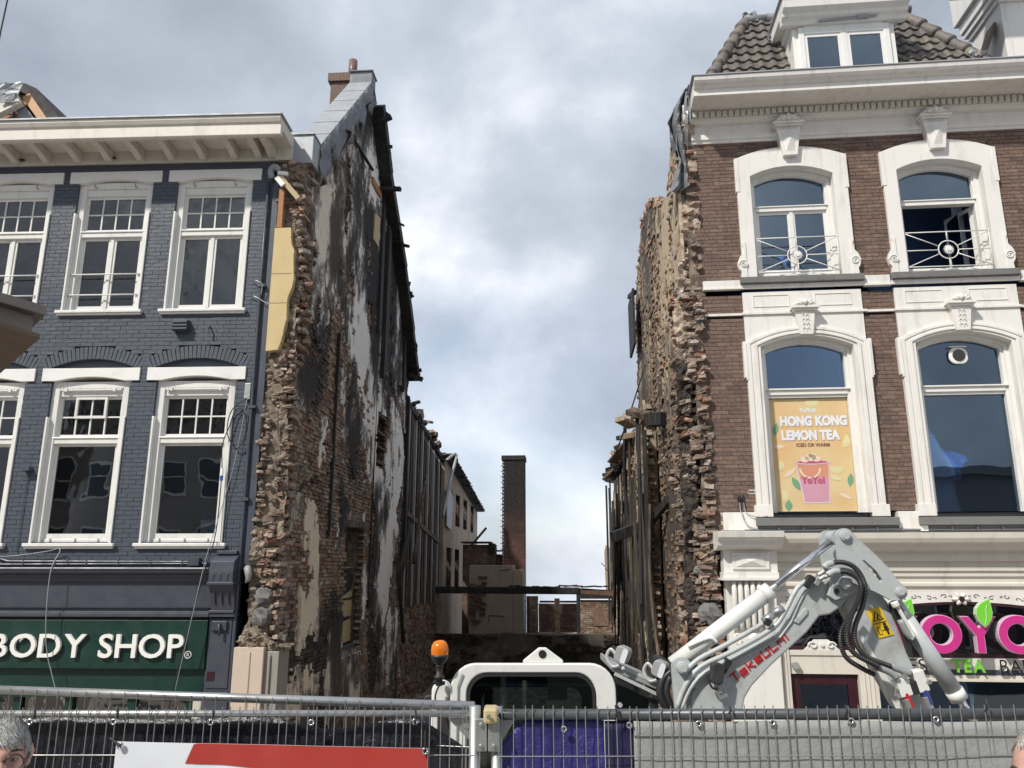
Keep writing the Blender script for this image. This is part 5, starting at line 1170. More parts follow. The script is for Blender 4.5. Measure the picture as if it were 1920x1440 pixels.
# zinc coping climbing the gable
P0, P1 = Vector((.30, .35, 11.62)), Vector((.30, 3.75, 15.32)); n = 6
for k in range(n):
    a = P0.lerp(P1, k/n+.004); b = P0.lerp(P1, (k+1)/n-.004); MB().bar(a, b, .54, .035).build('coping_plate', zinc, lw_, bevel=.006)
mf = MB(); nn_ = 40; V = []; 
for i in range(nn_+1):
    p = P0.lerp(P1, i/nn_); drop = .45+.28*math.sin(i*.7)+.25*float(fbm(i*.35, 2.0, 4)); lift = .05+.05*math.sin(i*1.9)
    for j, u in enumerate((0, .25, .5, .75, 1.0)): V.append((.575+lift*u*1.4+.035*math.sin(i*1.1+j*2), p.y+.02*math.sin(j*2+i), p.z+.01-drop*u))
mf.add(V, [(i*5+j, (i+1)*5+j, (i+1)*5+j+1, i*5+j+1) for i in range(nn_) for j in range(4)])
o = mf.build('torn_flashing', lead, lw_, smooth=True); q = o.modifiers.new('s', 'SOLIDIFY'); q.thickness = .008
MB().box(.16, .58, .0, .42, 11.12, 11.68).box(.12, .60, -.03, .45, 11.68, 11.71).build('flashing_box', zinc, lw_, bevel=.006)
MB().box(.02, .15, .05, .35, 10.95, 11.6).build('brick_stub', edge_m, lw_)
MB().bar((.3, 3.7, 15.55), (.3, 4.25, 15.05), .56, .03).box(.04, .575, 3.70, 4.05, 15.26, 15.58).box(.02, .60, 3.66, 4.12, 15.58, 15.61).build('ridge_cap', lead, lw_, bevel=.006)
# charred rafters and stubs along the back slope
SL = [(4.2, 15.0), (5.2, 13.75), (7.3, 12.05), (8.6, 10.65), (9.55, 9.5)]
for (a, b) in zip(SL[:-1], SL[1:]): MB().bar((.62, a[0]-.05, a[1]-.05), (.62, b[0]+.05, b[1]-.03), .34, .28).build('charred_rafter', charred, lw_, bevel=.01)
for k in range(46):
    t_ = random.random(); i = random.randrange(4); a, b = SL[i], SL[i+1]; d = a[0]+(b[0]-a[0])*t_; z = a[1]+(b[1]-a[1])*t_
    MB().obox((.68+random.uniform(-.1, .12), d, z+random.uniform(-.15, .08)), (random.uniform(.05, .3), random.uniform(.05, .3), random.uniform(.03, .12)), (random.uniform(-.6, .6), random.uniform(-.6, .6), random.uniform(-1, 1))).build('char_lump', charred, lw_)
for a, b, w in (((.5, 5.2, 13.3), (1.05, 5.1, 13.22), .11), ((.5, 4.3, 14.55), (.95, 4.25, 14.70), .12), ((.5, 6.3, 13.0), (.92, 6.2, 12.75), .06), ((.5, 6.5, 12.5), (.88, 6.4, 12.34), .06), ((.55, 9.2, 9.5), (.95, 9.2, 9.35), .14), ((.45, 2.7, 13.3), (.62, 4.0, 13.15), .06)):
    MB().bar(a, b, w, w*.9).build('charred_beam_stub', charred, lw_, bevel=.01)
MB().prism([(4.75, 11.75), (5.25, 11.75), (5.3, 12.55), (4.8, 12.45)], .46, .52, 'x').build('pale_infill', pale_wood, lw_)
MB().box(.46, .54, 4.4, 5.2, 13.05, 13.20).build('pale_infill', raw_wood, lw_)
# pilaster stub at street level
pb = vthing('beige_stone_pilaster', 'beige stone pilaster stub standing at the foot of the burnt wall beside the blue building', 'pilaster')
MB().box(-.07, .40, -.22, .25, 0, 2.86).box(.14, .20, -.235, -.22, 0, 2.80).build('stone_shaft', beige_stone, pb, bevel=.012)
MB().box(.402, .62, -.16, .3, 0, 2.80).box(.46, .50, -.19, -.16, 0, 2.75).build('grey_moulding', painted('streaky_render', (.30, .28, .25), dirt=.9, dirtc=(.06, .05, .045), streak=(6, 6, .3), dscale=1.6), pb, bevel=.01)
mm = MB()
mm.prism([(-.06, 2.84), (.02, 3.16), (.20, 3.12), (.42, 2.96), (.66, 2.80)], -.10, .30)
for k in range(110):
    x = random.uniform(-.04, .70); lump(mm, (x, random.uniform(-.17, .25), 2.85+random.uniform(0, 1)*max(.02, .30-.42*x)), random.uniform(.02, .065), k+.3, 5, (1.1, 1, .6))
mm.build('mortar_clumps', core_mat, pb, kind='stuff')
# chimney behind the coping
ch = vthing('chimney_stack', 'small brown chimney stack with a clay pot behind the zinc coping of the burnt wall', 'chimney')
MB().box(-.62, .0, 4.3, 4.9, 13.0, 15.75).box(-.68, .06, 4.24, 4.96, 15.75, 15.98).build('stack', brown_brick, ch, bevel=.008)
MB().tube([(-.17, 4.6, 15.98), (-.17, 4.6, 16.55)], [.115, .105], 14).build('chimney_pot', painted('clay_pot', (.16, .09, .075)), ch, smooth=True)
# debris, pipes and hanging strips on the wall
for nm, lab, cat, pts, r, mt in (
    ('bent_pipe', 'long bent dark strip hanging across the white plaster of the left wall', 'pipe', [(.75, 9.0, 5.2), (.80, 8.0, 4.4), (.80, 7.6, 3.9), (.78, 8.0, 3.1), (.75, 8.6, 2.2)], .05, charred),
    ('hanging_pipe', 'slanting grey pipe leaning down the burnt wall before the stud partition', 'pipe', [(.70, 11.6, 6.9), (.72, 10.6, 5.6), (.72, 9.8, 4.2)], .05, scorched),
    ('gutter_pipe', 'bent grey downpipe hanging off the eaves of the tan wall', 'pipe', [(.7, 15.6, 7.9), (1.0, 16.0, 8.15), (.85, 15.4, 7.0), (.7, 15.0, 5.8)], .055, zinc)):
    tag(vput(MB().tube(smoothpath(pts, 5), r, 8).build(nm, mt, None, smooth=True)), lab, cat)
# ---------------- stud partition behind
sp = vthing('stud_partition', 'row of tall charred studs on the lower burnt wall behind the gable', 'wall')
PS = [(9.7, 0), (9.7, 8.9), (10.2, 8.65), (13.0, 8.35), (16.2, 7.95), (16.2, 0)]
MB().prism(PS, .0, .30, 'x').build('wall_core', charred, sp)
for k in range(17):
    d = 9.85+.37*k; zt = 8.75-.055*k; MB().obox((.42, d, (zt+3.0)/2+random.uniform(-.2, .2)*0), (.14, .09, zt-3.0), (random.gauss(0, .008), random.gauss(0, .006), 0)).build('stud', scorched if k % 3 else zinc, sp, bevel=.006)
    MB().box(.29, .33, d+.06, d+.32, 2.6+random.random(), zt-.2).build('board', [charred, scorched][k % 2], sp)
MB().bar((.45, 9.8, 8.70), (.45, 16.2, 8.0), .16, .14).build('top_plate', charred, sp); MB().bar((.47, 9.8, 5.6), (.47, 15.5, 5.0), .10, .14).build('rail', scorched, sp)
ruin_bricks(sp, .37, 1, [(9.7, 0), (9.7, 9.1), (10.15, 9.0), (10.2, 5.2), (14.5, 3.4), (16, 3), (16, 0)], 9.7, 16, 9.2, ruin_brick, lambda D, Z: D < 0, 9, n_single=60, view=lambda d, z: z > 3.6)
for k in range(26):
    d = 9.5+random.uniform(0, 6.5); z = 8.85-(d-9.7)*.11+random.uniform(-.1, .14)
    MB().obox((.42+random.uniform(-.1, .2), d, z), (random.uniform(.08, .3), random.uniform(.1, .4), random.uniform(.05, .16)), (random.uniform(-.6, .6), random.uniform(-.6, .6), random.uniform(-1, 1))).build('char_lump', random.choice([charred, ruin_brick, scorched]), sp)
# ---------------- tan wall with empty windows
tw = vthing('tan_rendered_wall', 'tan rendered rear wall with rows of empty window openings above the burnt beam', 'wall')
d0, d1 = 16.2, 27.0; ztop = lambda d: 8.05-(d-16.2)*.115
WD = [(17.0, 18.3), (19.2, 20.5), (21.6, 22.9), (24.2, 25.4)]; WZ = [(5.75, 7.05), (3.3, 4.85)]
m = MB(); edges = sorted([d0, d1]+[q for w in WD for q in w])
for a, b in zip(edges[:-1], edges[1:]):
    zt = ztop((a+b)/2)
    if (a, b) in WD:
        m.box(.25, .55, a, b, 0, WZ[1][0]).box(.25, .55, a, b, WZ[1][1], WZ[0][0]).prism([(a, WZ[0][1]), (b, WZ[0][1]), (b, ztop(b)), (a, ztop(a))], .25, .55, 'x')
    else: m.prism([(a, 0), (b, 0), (b, ztop(b)), (a, ztop(a))], .25, .55, 'x')
m.build('render_wall', tan_plaster, tw)
for a, b in WD:
    for z0, z1 in WZ:
        MB().box(-.6, .24, b-.02, b+.1, z0-.2, z1+.2).build('burnt_brick_reveal', red_brick, tw)
        cc = []; ss = []
        for r in range(int((z1-z0)/.075)):
            cc.append((.10, b-.06+random.uniform(-.04, .04), z0+.04+r*.075)); ss.append((.3, .12, .06))
        boxes('reveal_bricks', cc, ss, red_brick, tw, jit=.01, kind='stuff')
        MB().box(.26, .535, b-.04, b-.002, z0+.002, z1-.002).build('brick_jamb', ruin_sooty, tw); MB().box(-.30, -.25, a-.3, b+.3, z0-.3, z1+.3).build('inner_wall', red_brick, tw)
MB().bar((.62, 16.0, 8.16), (.62, 27.1, 6.92), .55, .10).build('eave', charred, tw)
for k in range(20):
    d = 16.3+.54*k; MB().obox((.80, d, ztop(d)+.08), (.3, .42, .05), (random.gauss(0, .1), random.gauss(.15, .08), random.gauss(0, .1))).build('eave_tile', charred, tw)
MB().bar((.6, 24.0, 5.1), (1.35, 23.6, 5.9), .06, .09).build('broken_lath', scorched, tw)
hp = MB().prism([(16.4, 5.6), (17.6, 5.5), (18.0, 6.6), (17.3, 7.0), (16.3, 6.9)], .60, .64, 'x').build('hanging_sheet', zinc, tw)

# ---------------- right party wall
lit_core = NT('pale_crumbled_mortar', True)  # paler copy of the crumbled mortar, with sunlight put into its colour
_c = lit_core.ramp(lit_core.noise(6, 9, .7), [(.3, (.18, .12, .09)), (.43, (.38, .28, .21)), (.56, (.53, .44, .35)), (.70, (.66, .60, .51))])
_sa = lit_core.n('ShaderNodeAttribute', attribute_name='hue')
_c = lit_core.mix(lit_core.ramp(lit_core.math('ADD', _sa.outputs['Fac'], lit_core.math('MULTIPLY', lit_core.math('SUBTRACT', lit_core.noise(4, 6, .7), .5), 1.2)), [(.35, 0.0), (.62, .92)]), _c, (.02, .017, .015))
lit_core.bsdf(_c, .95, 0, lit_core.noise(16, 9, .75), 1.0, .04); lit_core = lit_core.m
rw = vthing('broken_party_wall', 'sunlit torn party wall of rough brick leaning against the brown brick building', 'wall')
PR = [(0.0, 0), (0.0, 11.95), (.5, 11.8), (.9, 11.1), (1.3, 10.9), (2.4, 11.15), (3.3, 11.8), (4.4, 12.2), (5.9, 12.5), (6.3, 12.2), (7.4, 11.7), (8.2, 11.0), (8.7, 10.4), (8.75, 6), (8.75, 0)]
core_slabs_m = MB(); core_slabs(core_slabs_m, PR, 7.15, 7.30, .1625, []); core_slabs_m.build('wall_core', core_mat, rw)
def keepR(D, Z):
    n = fbm(D*1.2, Z*.7, 121, 6); k = (n > .46) & (D > 2.2-.12*(Z-5)) ; k |= (D > 4.6) & (n > .36); k |= (D > .9) & (Z > 8.5) & (n > .52); k |= (blobs(D, Z, [(1.1, 9.8, 1.3, 2.2, 1)]) > .5) & (n > .34)
    k |= (Z < 8.9+.8*(fbm(D, Z, 9)-.5)) & (D > .95+.5*(fbm(Z*1.3, D*0, 12)-.5)) & (n > .33)
    return k & ((D > .35) | (Z > 8.4))
toneR = lambda D, Z: .34-.14*(Z < 8.6)+1.3*(fbm(D*1.3, Z*.6, 151, 6)-.5)+blobs(D, Z, [(1.3, 9.9, 1.4, 2.0, .62), (3.0, 8.6, .5, 1.6, .35), (4.4, 7.0, .5, 1.8, .30), (6, 10, 2.0, 1.5, .1)])  # sunlit upper patch painted lighter, shadowed lower part darker
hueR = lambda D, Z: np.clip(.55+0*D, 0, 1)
soot_shadowR = lambda D, Z: np.clip((8.2-Z)*.9, 0, .95)+np.clip((D-3.0)*.35, 0, .6)*(Z < 11)+.8*(fbm(D*.9, Z*.6, 171, 5)-.5)-.5*np.exp(-((D-1.2)/1.5)**2-((Z-10)/1.6)**2)  # soot, with the shadow over the lower wall painted in as well
ruin_bricks(rw, 7.05, -1, PR, .05, 8.8, 12.5, lit_brick, lambda D, Z: D < 0, 17, jit=.022, view=lambda d, z: z > 3.6 and d < 5, soot=soot_shadowR, sooty_mat=ruin_sooty)
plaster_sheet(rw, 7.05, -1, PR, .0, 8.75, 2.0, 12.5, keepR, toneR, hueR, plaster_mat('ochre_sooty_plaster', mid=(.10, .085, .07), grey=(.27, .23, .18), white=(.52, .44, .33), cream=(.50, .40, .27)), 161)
C = []; S = []; R_ = []
for i in range(260):       # torn toothing towards the street
    z = 1.9+i*.038; wtop = max(0, 1-(z-9.2)/3) if z > 9.2 else 1; wd = .22+.26*float(fbm(z*1.1, 3.0, 5))
    x = 7.33
    if z > 8.6 and i % 5: continue
    while x > 7.33-wd*(.35 if z > 8.6 else 1.15):
        w = random.uniform(.06, .19); cav = (4.6 < z < 7.4) and 7.1 < x < 7.3 and math.sin(z*5) > -.3
        C.append((x-w/2, random.uniform(.0, .20)+(.3 if cav else 0)+max(0, 7.15-x)*1.3, z)); S.append((w, .26, random.uniform(.045, .09))); R_.append((random.gauss(0, .14), random.gauss(0, .14), random.gauss(0, .2))); x -= w
order = sorted(range(len(C)), key=lambda i: -S[i][0]*S[i][2]); vis = [i for i in order if C[i][2] > 3.2][:260]; vs_ = set(vis)
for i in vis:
    RB_M = RB_D if C[i][2] < 7.9+random.uniform(-.8, .8) and random.random() < .85 else RB_L; rough_brick('broken_brick', C[i], S[i], R_[i], rw)  # mostly blackened bricks low down: soot and the painted shadow
rest = [i for i in range(len(C)) if i not in vs_]
mortar_skin(rw, 'front', .06, -1, [(6.80, 1.8), (7.36, 1.8), (7.36, 12.0), (7.18, 11.8), (7.05, 9.5), (6.85, 8.2)], 6.7, 7.38, 1.8, 12.1, 321, amp=.15, base=.02, step=.024, mat=lit_core, soot=lambda A, Z: .95*np.clip((8.1-Z)*1.2, 0, 1)*(.62+.9*(fbm(A*3, Z*.9, 77)-.35)), extra=lambda A, Z: -.30*np.exp(-((A-7.2)/.09)**2)*((Z > 4.6) & (Z < 7.4))*(fbm(Z*2, A*3, 5) > .45))  # mortar darkened low down for soot and for the shadow lying there
mortar_skin(rw, 'side', 7.05, -1, PR, .04, 8.8, 2, 12.4, 331, amp=.055, base=-.004, mat=lit_core, soot=soot_shadowR)
boxes('broken_brickwork', [C[i] for i in rest], [S[i] for i in rest], edge_m, rw, rot=[R_[i] for i in rest], jit=.012, kind='stuff')
mm = MB()
for k in range(90):
    z = random.uniform(2.0, 10.6); d = random.uniform(0, 4.5)*(1 if z > 6 else .3)
    if d > .5 and not inpoly(np.array([d]), np.array([z+.3]), PR)[0]: continue
    lump(mm, (7.32-(.3*random.random()) if d < .5 else 7.03, random.uniform(-.05, .15) if d < .5 else d, z), random.uniform(.03, .085), k+.7, 5, (.8, 1, .75))
mm.build('mortar_clumps', core_mat, rw, kind='stuff')
st = MB(); lump(st, (7.16, -.08, 3.38), .19, 14, 7, (.95, .7, .8)); lump(st, (7.12, 0, 3.0), .17, 19, 7, (1, .9, .7)); lump(st, (7.1, .05, 4.0), .15, 29, 7, (1, .9, .7)); st.build('grey_block', stone_grey, rw)
# top bricks standing proud along the torn edge
for k in range(70):
    d = random.uniform(2.6, 8.6); zs_ = np.linspace(5, 13, 400); top_ = zs_[inpoly(np.full(400, d), zs_, PR)].max()
    MB().obox((7.1+random.uniform(-.08, .12), d, top_+random.uniform(-.03, .06)), (.11, .21, .07), (random.gauss(0, .2), random.gauss(0, .2), random.gauss(0, .5))).build('loose_brick', lit_brick, rw)
MB().box(7.32, 7.40, .02, .45, 11.0, 12.4).build('soot_strip', charred, rw)
# torn metal flashing hanging from the cornice end
tf = thing('torn_metal_flashing', 'crumpled sheet of dark metal flashing hanging from the left end of the white cornice', 'flashing', RROOT, RRZ)
def sheet(quads, mat, nm):
    V = [v for q in quads for v in q]; F = []; b = 0
    for q in quads: F.append(tuple(range(b, b+len(q)))); b += len(q)
    o = MB().add(V, F).build(nm, mat, tf); k = o.modifiers.new('s', 'SOLIDIFY'); k.thickness = .012
def folded(rows, mat, nm, y0, amp, ph, nc=8, sub=5):
    V = []; n = 0
    for (z0, a0, b0), (z1, a1, b1) in zip(rows[:-1], rows[1:]):
        for k in range(sub):
            t = k/sub; z = z0+(z1-z0)*t; a = a0+(a1-a0)*t; b = b0+(b1-b0)*t; n += 1
            for c in range(nc+1):
                u = c/nc; V.append((a+(b-a)*u+.012*noise.noise(Vector((u*4, z*5, ph))), y0+amp*(abs(((u*1.7+z*.9+ph) % 1.0)-.5)*2-.5)+.05*noise.noise(Vector((u*3, z*3, ph))), z-.05*u*math.sin(z*3)))
    F = [(i*(nc+1)+j, i*(nc+1)+j+1, (i+1)*(nc+1)+j+1, (i+1)*(nc+1)+j) for i in range(n-1) for j in range(nc)]
    o = MB().add(V, F).build(nm, mat, tf); k = o.modifiers.new('s', 'SOLIDIFY'); k.thickness = .010
folded([(12.30, -.10, -.05), (12.0, -.30, -.08), (11.62, -.45, -.12), (11.3, -.40, -.14), (11.05, -.33, -.15)], lead, 'folded_sheet', .02, .24, .15)
folded([(11.55, -.30, -.10), (11.1, -.32, -.12), (10.85, -.28, -.15), (10.6, -.36, -.13), (10.36, -.46, -.14), (10.24, -.54, -.30)], lead, 'folded_sheet', -.04, .20, .55)
folded([(11.98, -.14, -.065), (11.7, -.17, -.065), (11.4, -.16, -.08)], zinc, 'folded_sheet', -.25, .12, .4, 4, 4)
# dark slab hanging on the torn edge
tag(vput(MB().box(6.80, 6.86, 6.8, 8.2, 9.6, 11.1).obox((6.84, 7.3, 11.1), (.1, .9, .12), (.2, .1, .1)).build('burnt_slab', charred, None, bevel=.01)), 'black burnt panel clinging to the left edge of the right party wall', 'panel')

# ---------------- lower rear wall on the right with charred timber
rr = vthing('charred_rear_wall', 'low rear wall on the right side covered with hanging charred battens', 'wall')
PQ = [(4.4, 0), (4.1, 3.0), (4.5, 4.6), (4.3, 6.0), (4.5, 7.0), (4.8, 7.7), (5.6, 7.45), (9, 7.35), (13, 7.3), (16.5, 7.2), (17.5, 6.3), (19.0, 6.0), (19.2, 0)]
core_slabs_m = MB(); core_slabs(core_slabs_m, PQ, 6.85, 6.98, .2, []); core_slabs_m.build('wall_core', core_mat, rr)
rb2 = brick_mat('pale_sooty_brick', [(.40, .33, .25), (.30, .23, .17), (.46, .39, .30), (.26, .14, .10)], soot=.8, mortarish=.7, bstr=1.0, sooty=.25)
ruin_bricks(rr, 6.78, -1, PQ, 2.2, 19, 7.8, rb2, lambda D, Z: D < 0, 27, jit=.02, n_single=120, view=lambda d, z: z > 3.4)
plaster_sheet(rr, 6.78, -1, PQ, 2.2, 19, 1.4, 7.8, lambda D, Z: fbm(D*.9, Z*.5, 221, 6) > .44, lambda D, Z: .56+1.0*(fbm(D*1.6, Z*.3, 251, 6)-.5)+blobs(D, Z, [(12, 6, 4, 2.5, .3)]), lambda D, Z: .8+0*D, MATS['ochre_sooty_plaster'], 261, cd=.09, cz=.06)
for k in range(30):
    d = 4.3+k*.49+random.uniform(-.1, .1); zt = random.uniform(5.2, 7.5); zb = random.uniform(1.2, 3.6)
    a = random.gauss(0, .22); x = 6.66-random.uniform(0, .10)
    MB().bar((x, d, zt), (x-random.uniform(-.02, .12), d+a*3, zb), random.uniform(.03, .08), random.uniform(.03, .06)).build('hanging_batten', random.choice([charred, charred, scorched]), rr)
for k in range(16):
    d = 4.6+k*.85; MB().obox((6.6+random.uniform(-.1, .1), d, 7.4+random.uniform(-.15, .1)), (.3, .5, .12), (random.uniform(-.4, .4), random.uniform(-.4, .4), random.uniform(-1, 1))).build('char_lump', random.choice([charred, scorched, lit_brick]), rr)
for k, (d, z0, z1, w) in enumerate(((4.12, 1.8, 6.9, .26), (4.45, 2.4, 5.6, .18), (4.75, 3.0, 7.3, .14))):
    MB().obox((6.68-.02*k, d, (z0+z1)/2), (.07, w, z1-z0), (.02*(k-1), .012*(1-k), 0)).build('charred_plank', [charred, scorched, charred][k], rr, bevel=.006)
er = vthing('collapsed_eave', 'splintered brown eave board sticking out over the rear right wall below the cable', 'roof')
MB().prism([(6.02, 6.42), (6.2, 6.62), (6.6, 7.3), (6.75, 7.3), (6.5, 6.55), (6.32, 6.38), (6.2, 6.48)], 8.6, 9.2).build('eave_board', charred, er)
MB().bar((6.0, 8.55, 6.36), (6.85, 8.3, 7.15), .12, .05).bar((6.25, 8.4, 6.8), (6.9, 7.4, 7.5), .3, .04).build('eave_plank', brown_board, er)
for k in range(7): MB().obox((6.3+.09*k, 8.5, 6.6+.12*k), (.22, .1, .04), (0, random.uniform(-1.2, .2), random.uniform(-.5, .5))).build('splinter', scorched, er)
tag(vput(MB().tube([(6.93, 6.0, 9.2), (6.90, 6.0, 8.6), (6.52, 6.0, 7.5), (6.08, 6.0, 6.38)], .020, 6).build('hanging_cable', rubber, None, smooth=True)), 'black cable strung from the right wall down to the splintered eave', 'cable')
tag(vput(MB().bar((6.06, 5.8, 4.74), (7.03, 6.2, 5.10), .22, .24).build('charred_beam', charred, None, bevel=.015)), 'black beam end jutting left out of the right wall', 'beam')
tag(vput(MB().bar((6.60, 6.1, 3.22), (6.64, 6.1, 4.92), .22, .22).build('charred_post', charred, None, bevel=.015)), 'black upright post under the jutting beam on the right wall', 'post')
tag(vput(MB().bar((6.75, 4.0, 4.98), (7.02, 3.0, 5.35), .10, .16).build('charred_beam', charred, None, bevel=.01)), 'short black beam crossing the right wall above the jutting beam', 'beam')
tag(vput(MB().bar((6.72, 3.2, 6.95), (6.98, 2.8, 6.9), .22, .26).build('charred_beam', charred, None, bevel=.01)), 'rounded burnt joist stub halfway up the right wall', 'beam')
for k, (x, d, z0, z1, lab) in enumerate(((6.72, 3.6, 2.2, 5.3, 'tall bent dark rail leaning on the right wall nearest the rubble edge'), (6.62, 5.2, 1.8, 4.6, 'thin dark rail leaning beside the black upright post'), (6.55, 7.4, 4.6, 7.6, 'long charred rafter standing behind the jutting beam'))):
    tag(vput(MB().tube(smoothpath([(x, d, z1), (x-.04, d+.2, (z0+z1)/2), (x+.06, d-.1, z0)]), .045, 4).build('leaning_rail', scorched if k < 2 else charred, None)), lab, 'rail')

# ---------------- cross structures at the back
def bwall(nm, x0, x1, d, z0, z1, mat, th=.2, root=None):
    MB().box(x0+.01, x1-.01, d-th/2+.02, d+th/2, z0, z1-.05).build('wall_core', core_mat, root)
    C = []; S = []; n = max(1, int((x1-x0)/.215)); L_ = (x1-x0)/n
    for r in range(int((z1-z0)/.072)):
        o = (r % 2)*L_*.5
        for k in range(n+1):
            a = max(x0, x0+k*L_-o); b = min(x1, x0+(k+1)*L_-o)
            if b-a > .03: C.append(((a+b)/2, d+random.uniform(-.008, .008), z0+.036+r*.072)); S.append((b-a-.01, th, .061))
    boxes(nm, C, S, mat, root, jit=.004, kind='stuff')
cb_ = vthing('charred_crossbeam', 'long black charred beam spanning the gap between both side walls', 'beam')
MB().bar((.2, 15.3, 3.36), (5.4, 15.3, 3.33), .25, .23).build('beam', charred, cb_, bevel=.02)
MB().bar((5.3, 15.35, 3.33), (6.8, 15.4, 3.24), .2, .2).build('beam_end', red_brick, cb_, bevel=.02)
for k in range(14): MB().obox((3.2+.24*k, 15.3, 3.47+random.uniform(-.02, .03)), (random.uniform(.15, .45), .2, .05), (0, random.gauss(0, .06), random.gauss(0, .2))).build('beam_flake', charred, cb_)
lwl = vthing('low_back_wall', 'low blackened wall across the gap behind the excavator cab', 'wall')
lw_core = painted('blackened_render', (.11, .095, .082), var=.5, rough=.95, dirt=.9, dirtc=(.34, .31, .27), dscale=2.2, bstr=1.0)
PZ = [(.3, 0), (.3, 1.88), (1.6, 1.83), (2.9, 1.9), (4.6, 1.84), (6.8, 1.9), (6.8, 0)]
MB().prism([(x, z) for x, z in PZ], 15.9, 16.3).build('wall_core', lw_core, lwl)
C = []; S = []
for r in range(25):
    for k in range(28):
        if float(fbm(k*.25, r*.22, 4)) > .5: C.append((.45+.235*k+(r % 2)*.11, 15.88+random.uniform(-.02, .02), .1+r*.072)); S.append((.22, .1, .058))
boxes('brickwork', C, S, ruin_sooty, lwl, jit=.006, kind='stuff')
tb = vthing('stucco_outbuilding', 'tan stucco outbuilding with a diagonal crack behind the charred crossbeam', 'building')
MB().box(1.46, 3.05, 16.5, 18.0, 0, 4.20).build('stucco_block', tan_plaster, tb, bevel=.02)
MB().box(3.052, 3.40, 16.55, 18.0, 0, 4.05).build('stucco_return', tan_plaster, tb, bevel=.02)
mm = MB().bar((2.2, 16.49, 2.45), (2.75, 16.49, 2.42), .012, .02).bar((2.2, 16.49, 2.45), (2.18, 16.49, 2.2), .012, .02).bar((2.6, 16.49, 4.0), (2.95, 16.49, 4.05), .012, .02); mm.build('crack', charred, tb)
C = []; S = []
for k in range(46): C.append((1.48+.45*random.random()**2+.1, 16.46, 3.0-.9*random.random()+.9*random.random())); S.append((.2, .1, .06))
boxes('exposed_bricks', C, S, red_brick, tb, jit=.01, kind='stuff')
MB().tube([(3.46, 16.4, 3.2), (3.47, 16.4, .3)], .045, 8).build('vent_pipe', zinc, tb, smooth=True); MB().tube([(3.60, 16.5, 3.1), (3.64, 16.5, .3)], .03, 8).build('vent_pipe', charred, tb, smooth=True)
bs = vthing('brick_stump_building', 'broken red brick stump with a roof slab left of the tall chimney', 'building')
bwall('brickwork', 1.0, 2.3, 18.3, 0, 5.03, red_brick, .3, bs); bwall('brickwork', 2.25, 2.85, 18.62, 0, 4.6, red_brick, .3, bs)
MB().box(.95, 2.1, 17.9, 19.0, 5.04, 5.09).build('roof_slab', charred, bs); MB().box(2.0, 2.25, 18.1, 18.5, 4.6, 5.02).box(2.25, 2.75, 18.4, 18.6, 4.55, 4.62).box(2.25, 2.6, 18.4, 18.6, 4.72, 4.78).build('roof_stub', charred, bs)
# tall chimney
tc_ = vthing('tall_factory_chimney', 'tall square brick chimney, blackened at the top, rising alone in the gap', 'chimney')
MB().box(2.56, 3.38, 18.02, 18.80, 0, 8.22).build('flue_core', mortar, tc_)
C = []; S = []; single = []
for r in range(125):
    z = .035+r*.066
    for k in range(4):
        x = 2.545+.2075*(k+.5)+(0.05 if r % 2 else -.05); w = .198
        xa = max(2.545, x-w/2); xb = min(3.395, x+w/2+(.06 if k == 3 else 0)); C.append(((xa+xb)/2, 18.02, z)); S.append((xb-xa, .03, .056))
    for k in range(4):
        C.append((2.55, 18.1+.2*k+(.05 if r % 2 else 0), z)); S.append((.03, .19, .056)); C.append((3.39, 18.1+.2*k+(.05 if r % 2 else 0), z)); S.append((.03, .19, .056))
boxes('chimney_bricks', C, S, chimney_brick, tc_, jit=.0015, kind='stuff')
MB().box(2.50, 3.44, 17.96, 18.86, 8.22, 8.40).build('chimney_cap', charred, tc_, bevel=.01)
for k in range(17):
    z = 4.6+.215*k; MB().tube([(2.54, 18.3, z), (2.45, 18.3, z), (2.45, 18.5, z), (2.54, 18.5, z)], .012, 5).build('climbing_rung', galv, tc_)
rb_ = vthing('ruined_brick_piers', 'dark ruined brick piers and rear wall under the right half of the crossbeam', 'wall')
X2 = lambda px: -.25+(px-820)*.02145; Z2 = lambda py: 3.37-(py-1100)*.02055
bwall('rear_wall_bricks', X2(1008), X2(1088), 21.5, .8, 2.72, red_brick, root=rb_); bwall('pier_bricks', X2(988), X2(1010), 20, 0, 3.05, ruin_brick, root=rb_)
bwall('pier_bricks', X2(1040), X2(1050), 20.2, 1.2, 2.95, lit_brick, root=rb_); MB().box(X2(1081), X2(1088), 19.9, 20.05, 1.2, 3.2).build('upright_post', charred, rb_)
bwall('side_block_bricks', X2(1088), X2(1150), 20, .5, 2.9, ruin_brick, root=rb_); MB().box(X2(1111), X2(1139), 19.86, 19.89, Z2(1172), Z2(1140)).build('bricked_window', red_brick, rb_)
MB().box(X2(1085), X2(1150), 19.8, 20.2, 2.92, 3.2).box(X2(1075), X2(1120), 19.8, 20.1, 3.2, 3.24).build('lintel_beam', charred, rb_)
MB().box(X2(990), X2(1085), 19.9, 20.3, 1.2, 1.62).build('low_sill', core_mat, rb_)
MB().box(X2(1010), X2(1088), 21.6, 21.7, 2.7, 2.78).build('coping', charred, rb_)
pc = vthing('pale_wall_fragment', 'pale upright wall fragment with torn edge at the far end of the right wall', 'wall')
MB().prism([(6.52, 3.2), (6.50, 4.75), (6.56, 5.0), (6.70, 4.9), (6.9, 3.2)], 19.6, 19.9).build('fragment', tan_plaster, pc); MB().bar((6.35, 19.5, 4.3), (6.5, 19.5, 4.15), .03, .03).build('splinter', scorched, pc)
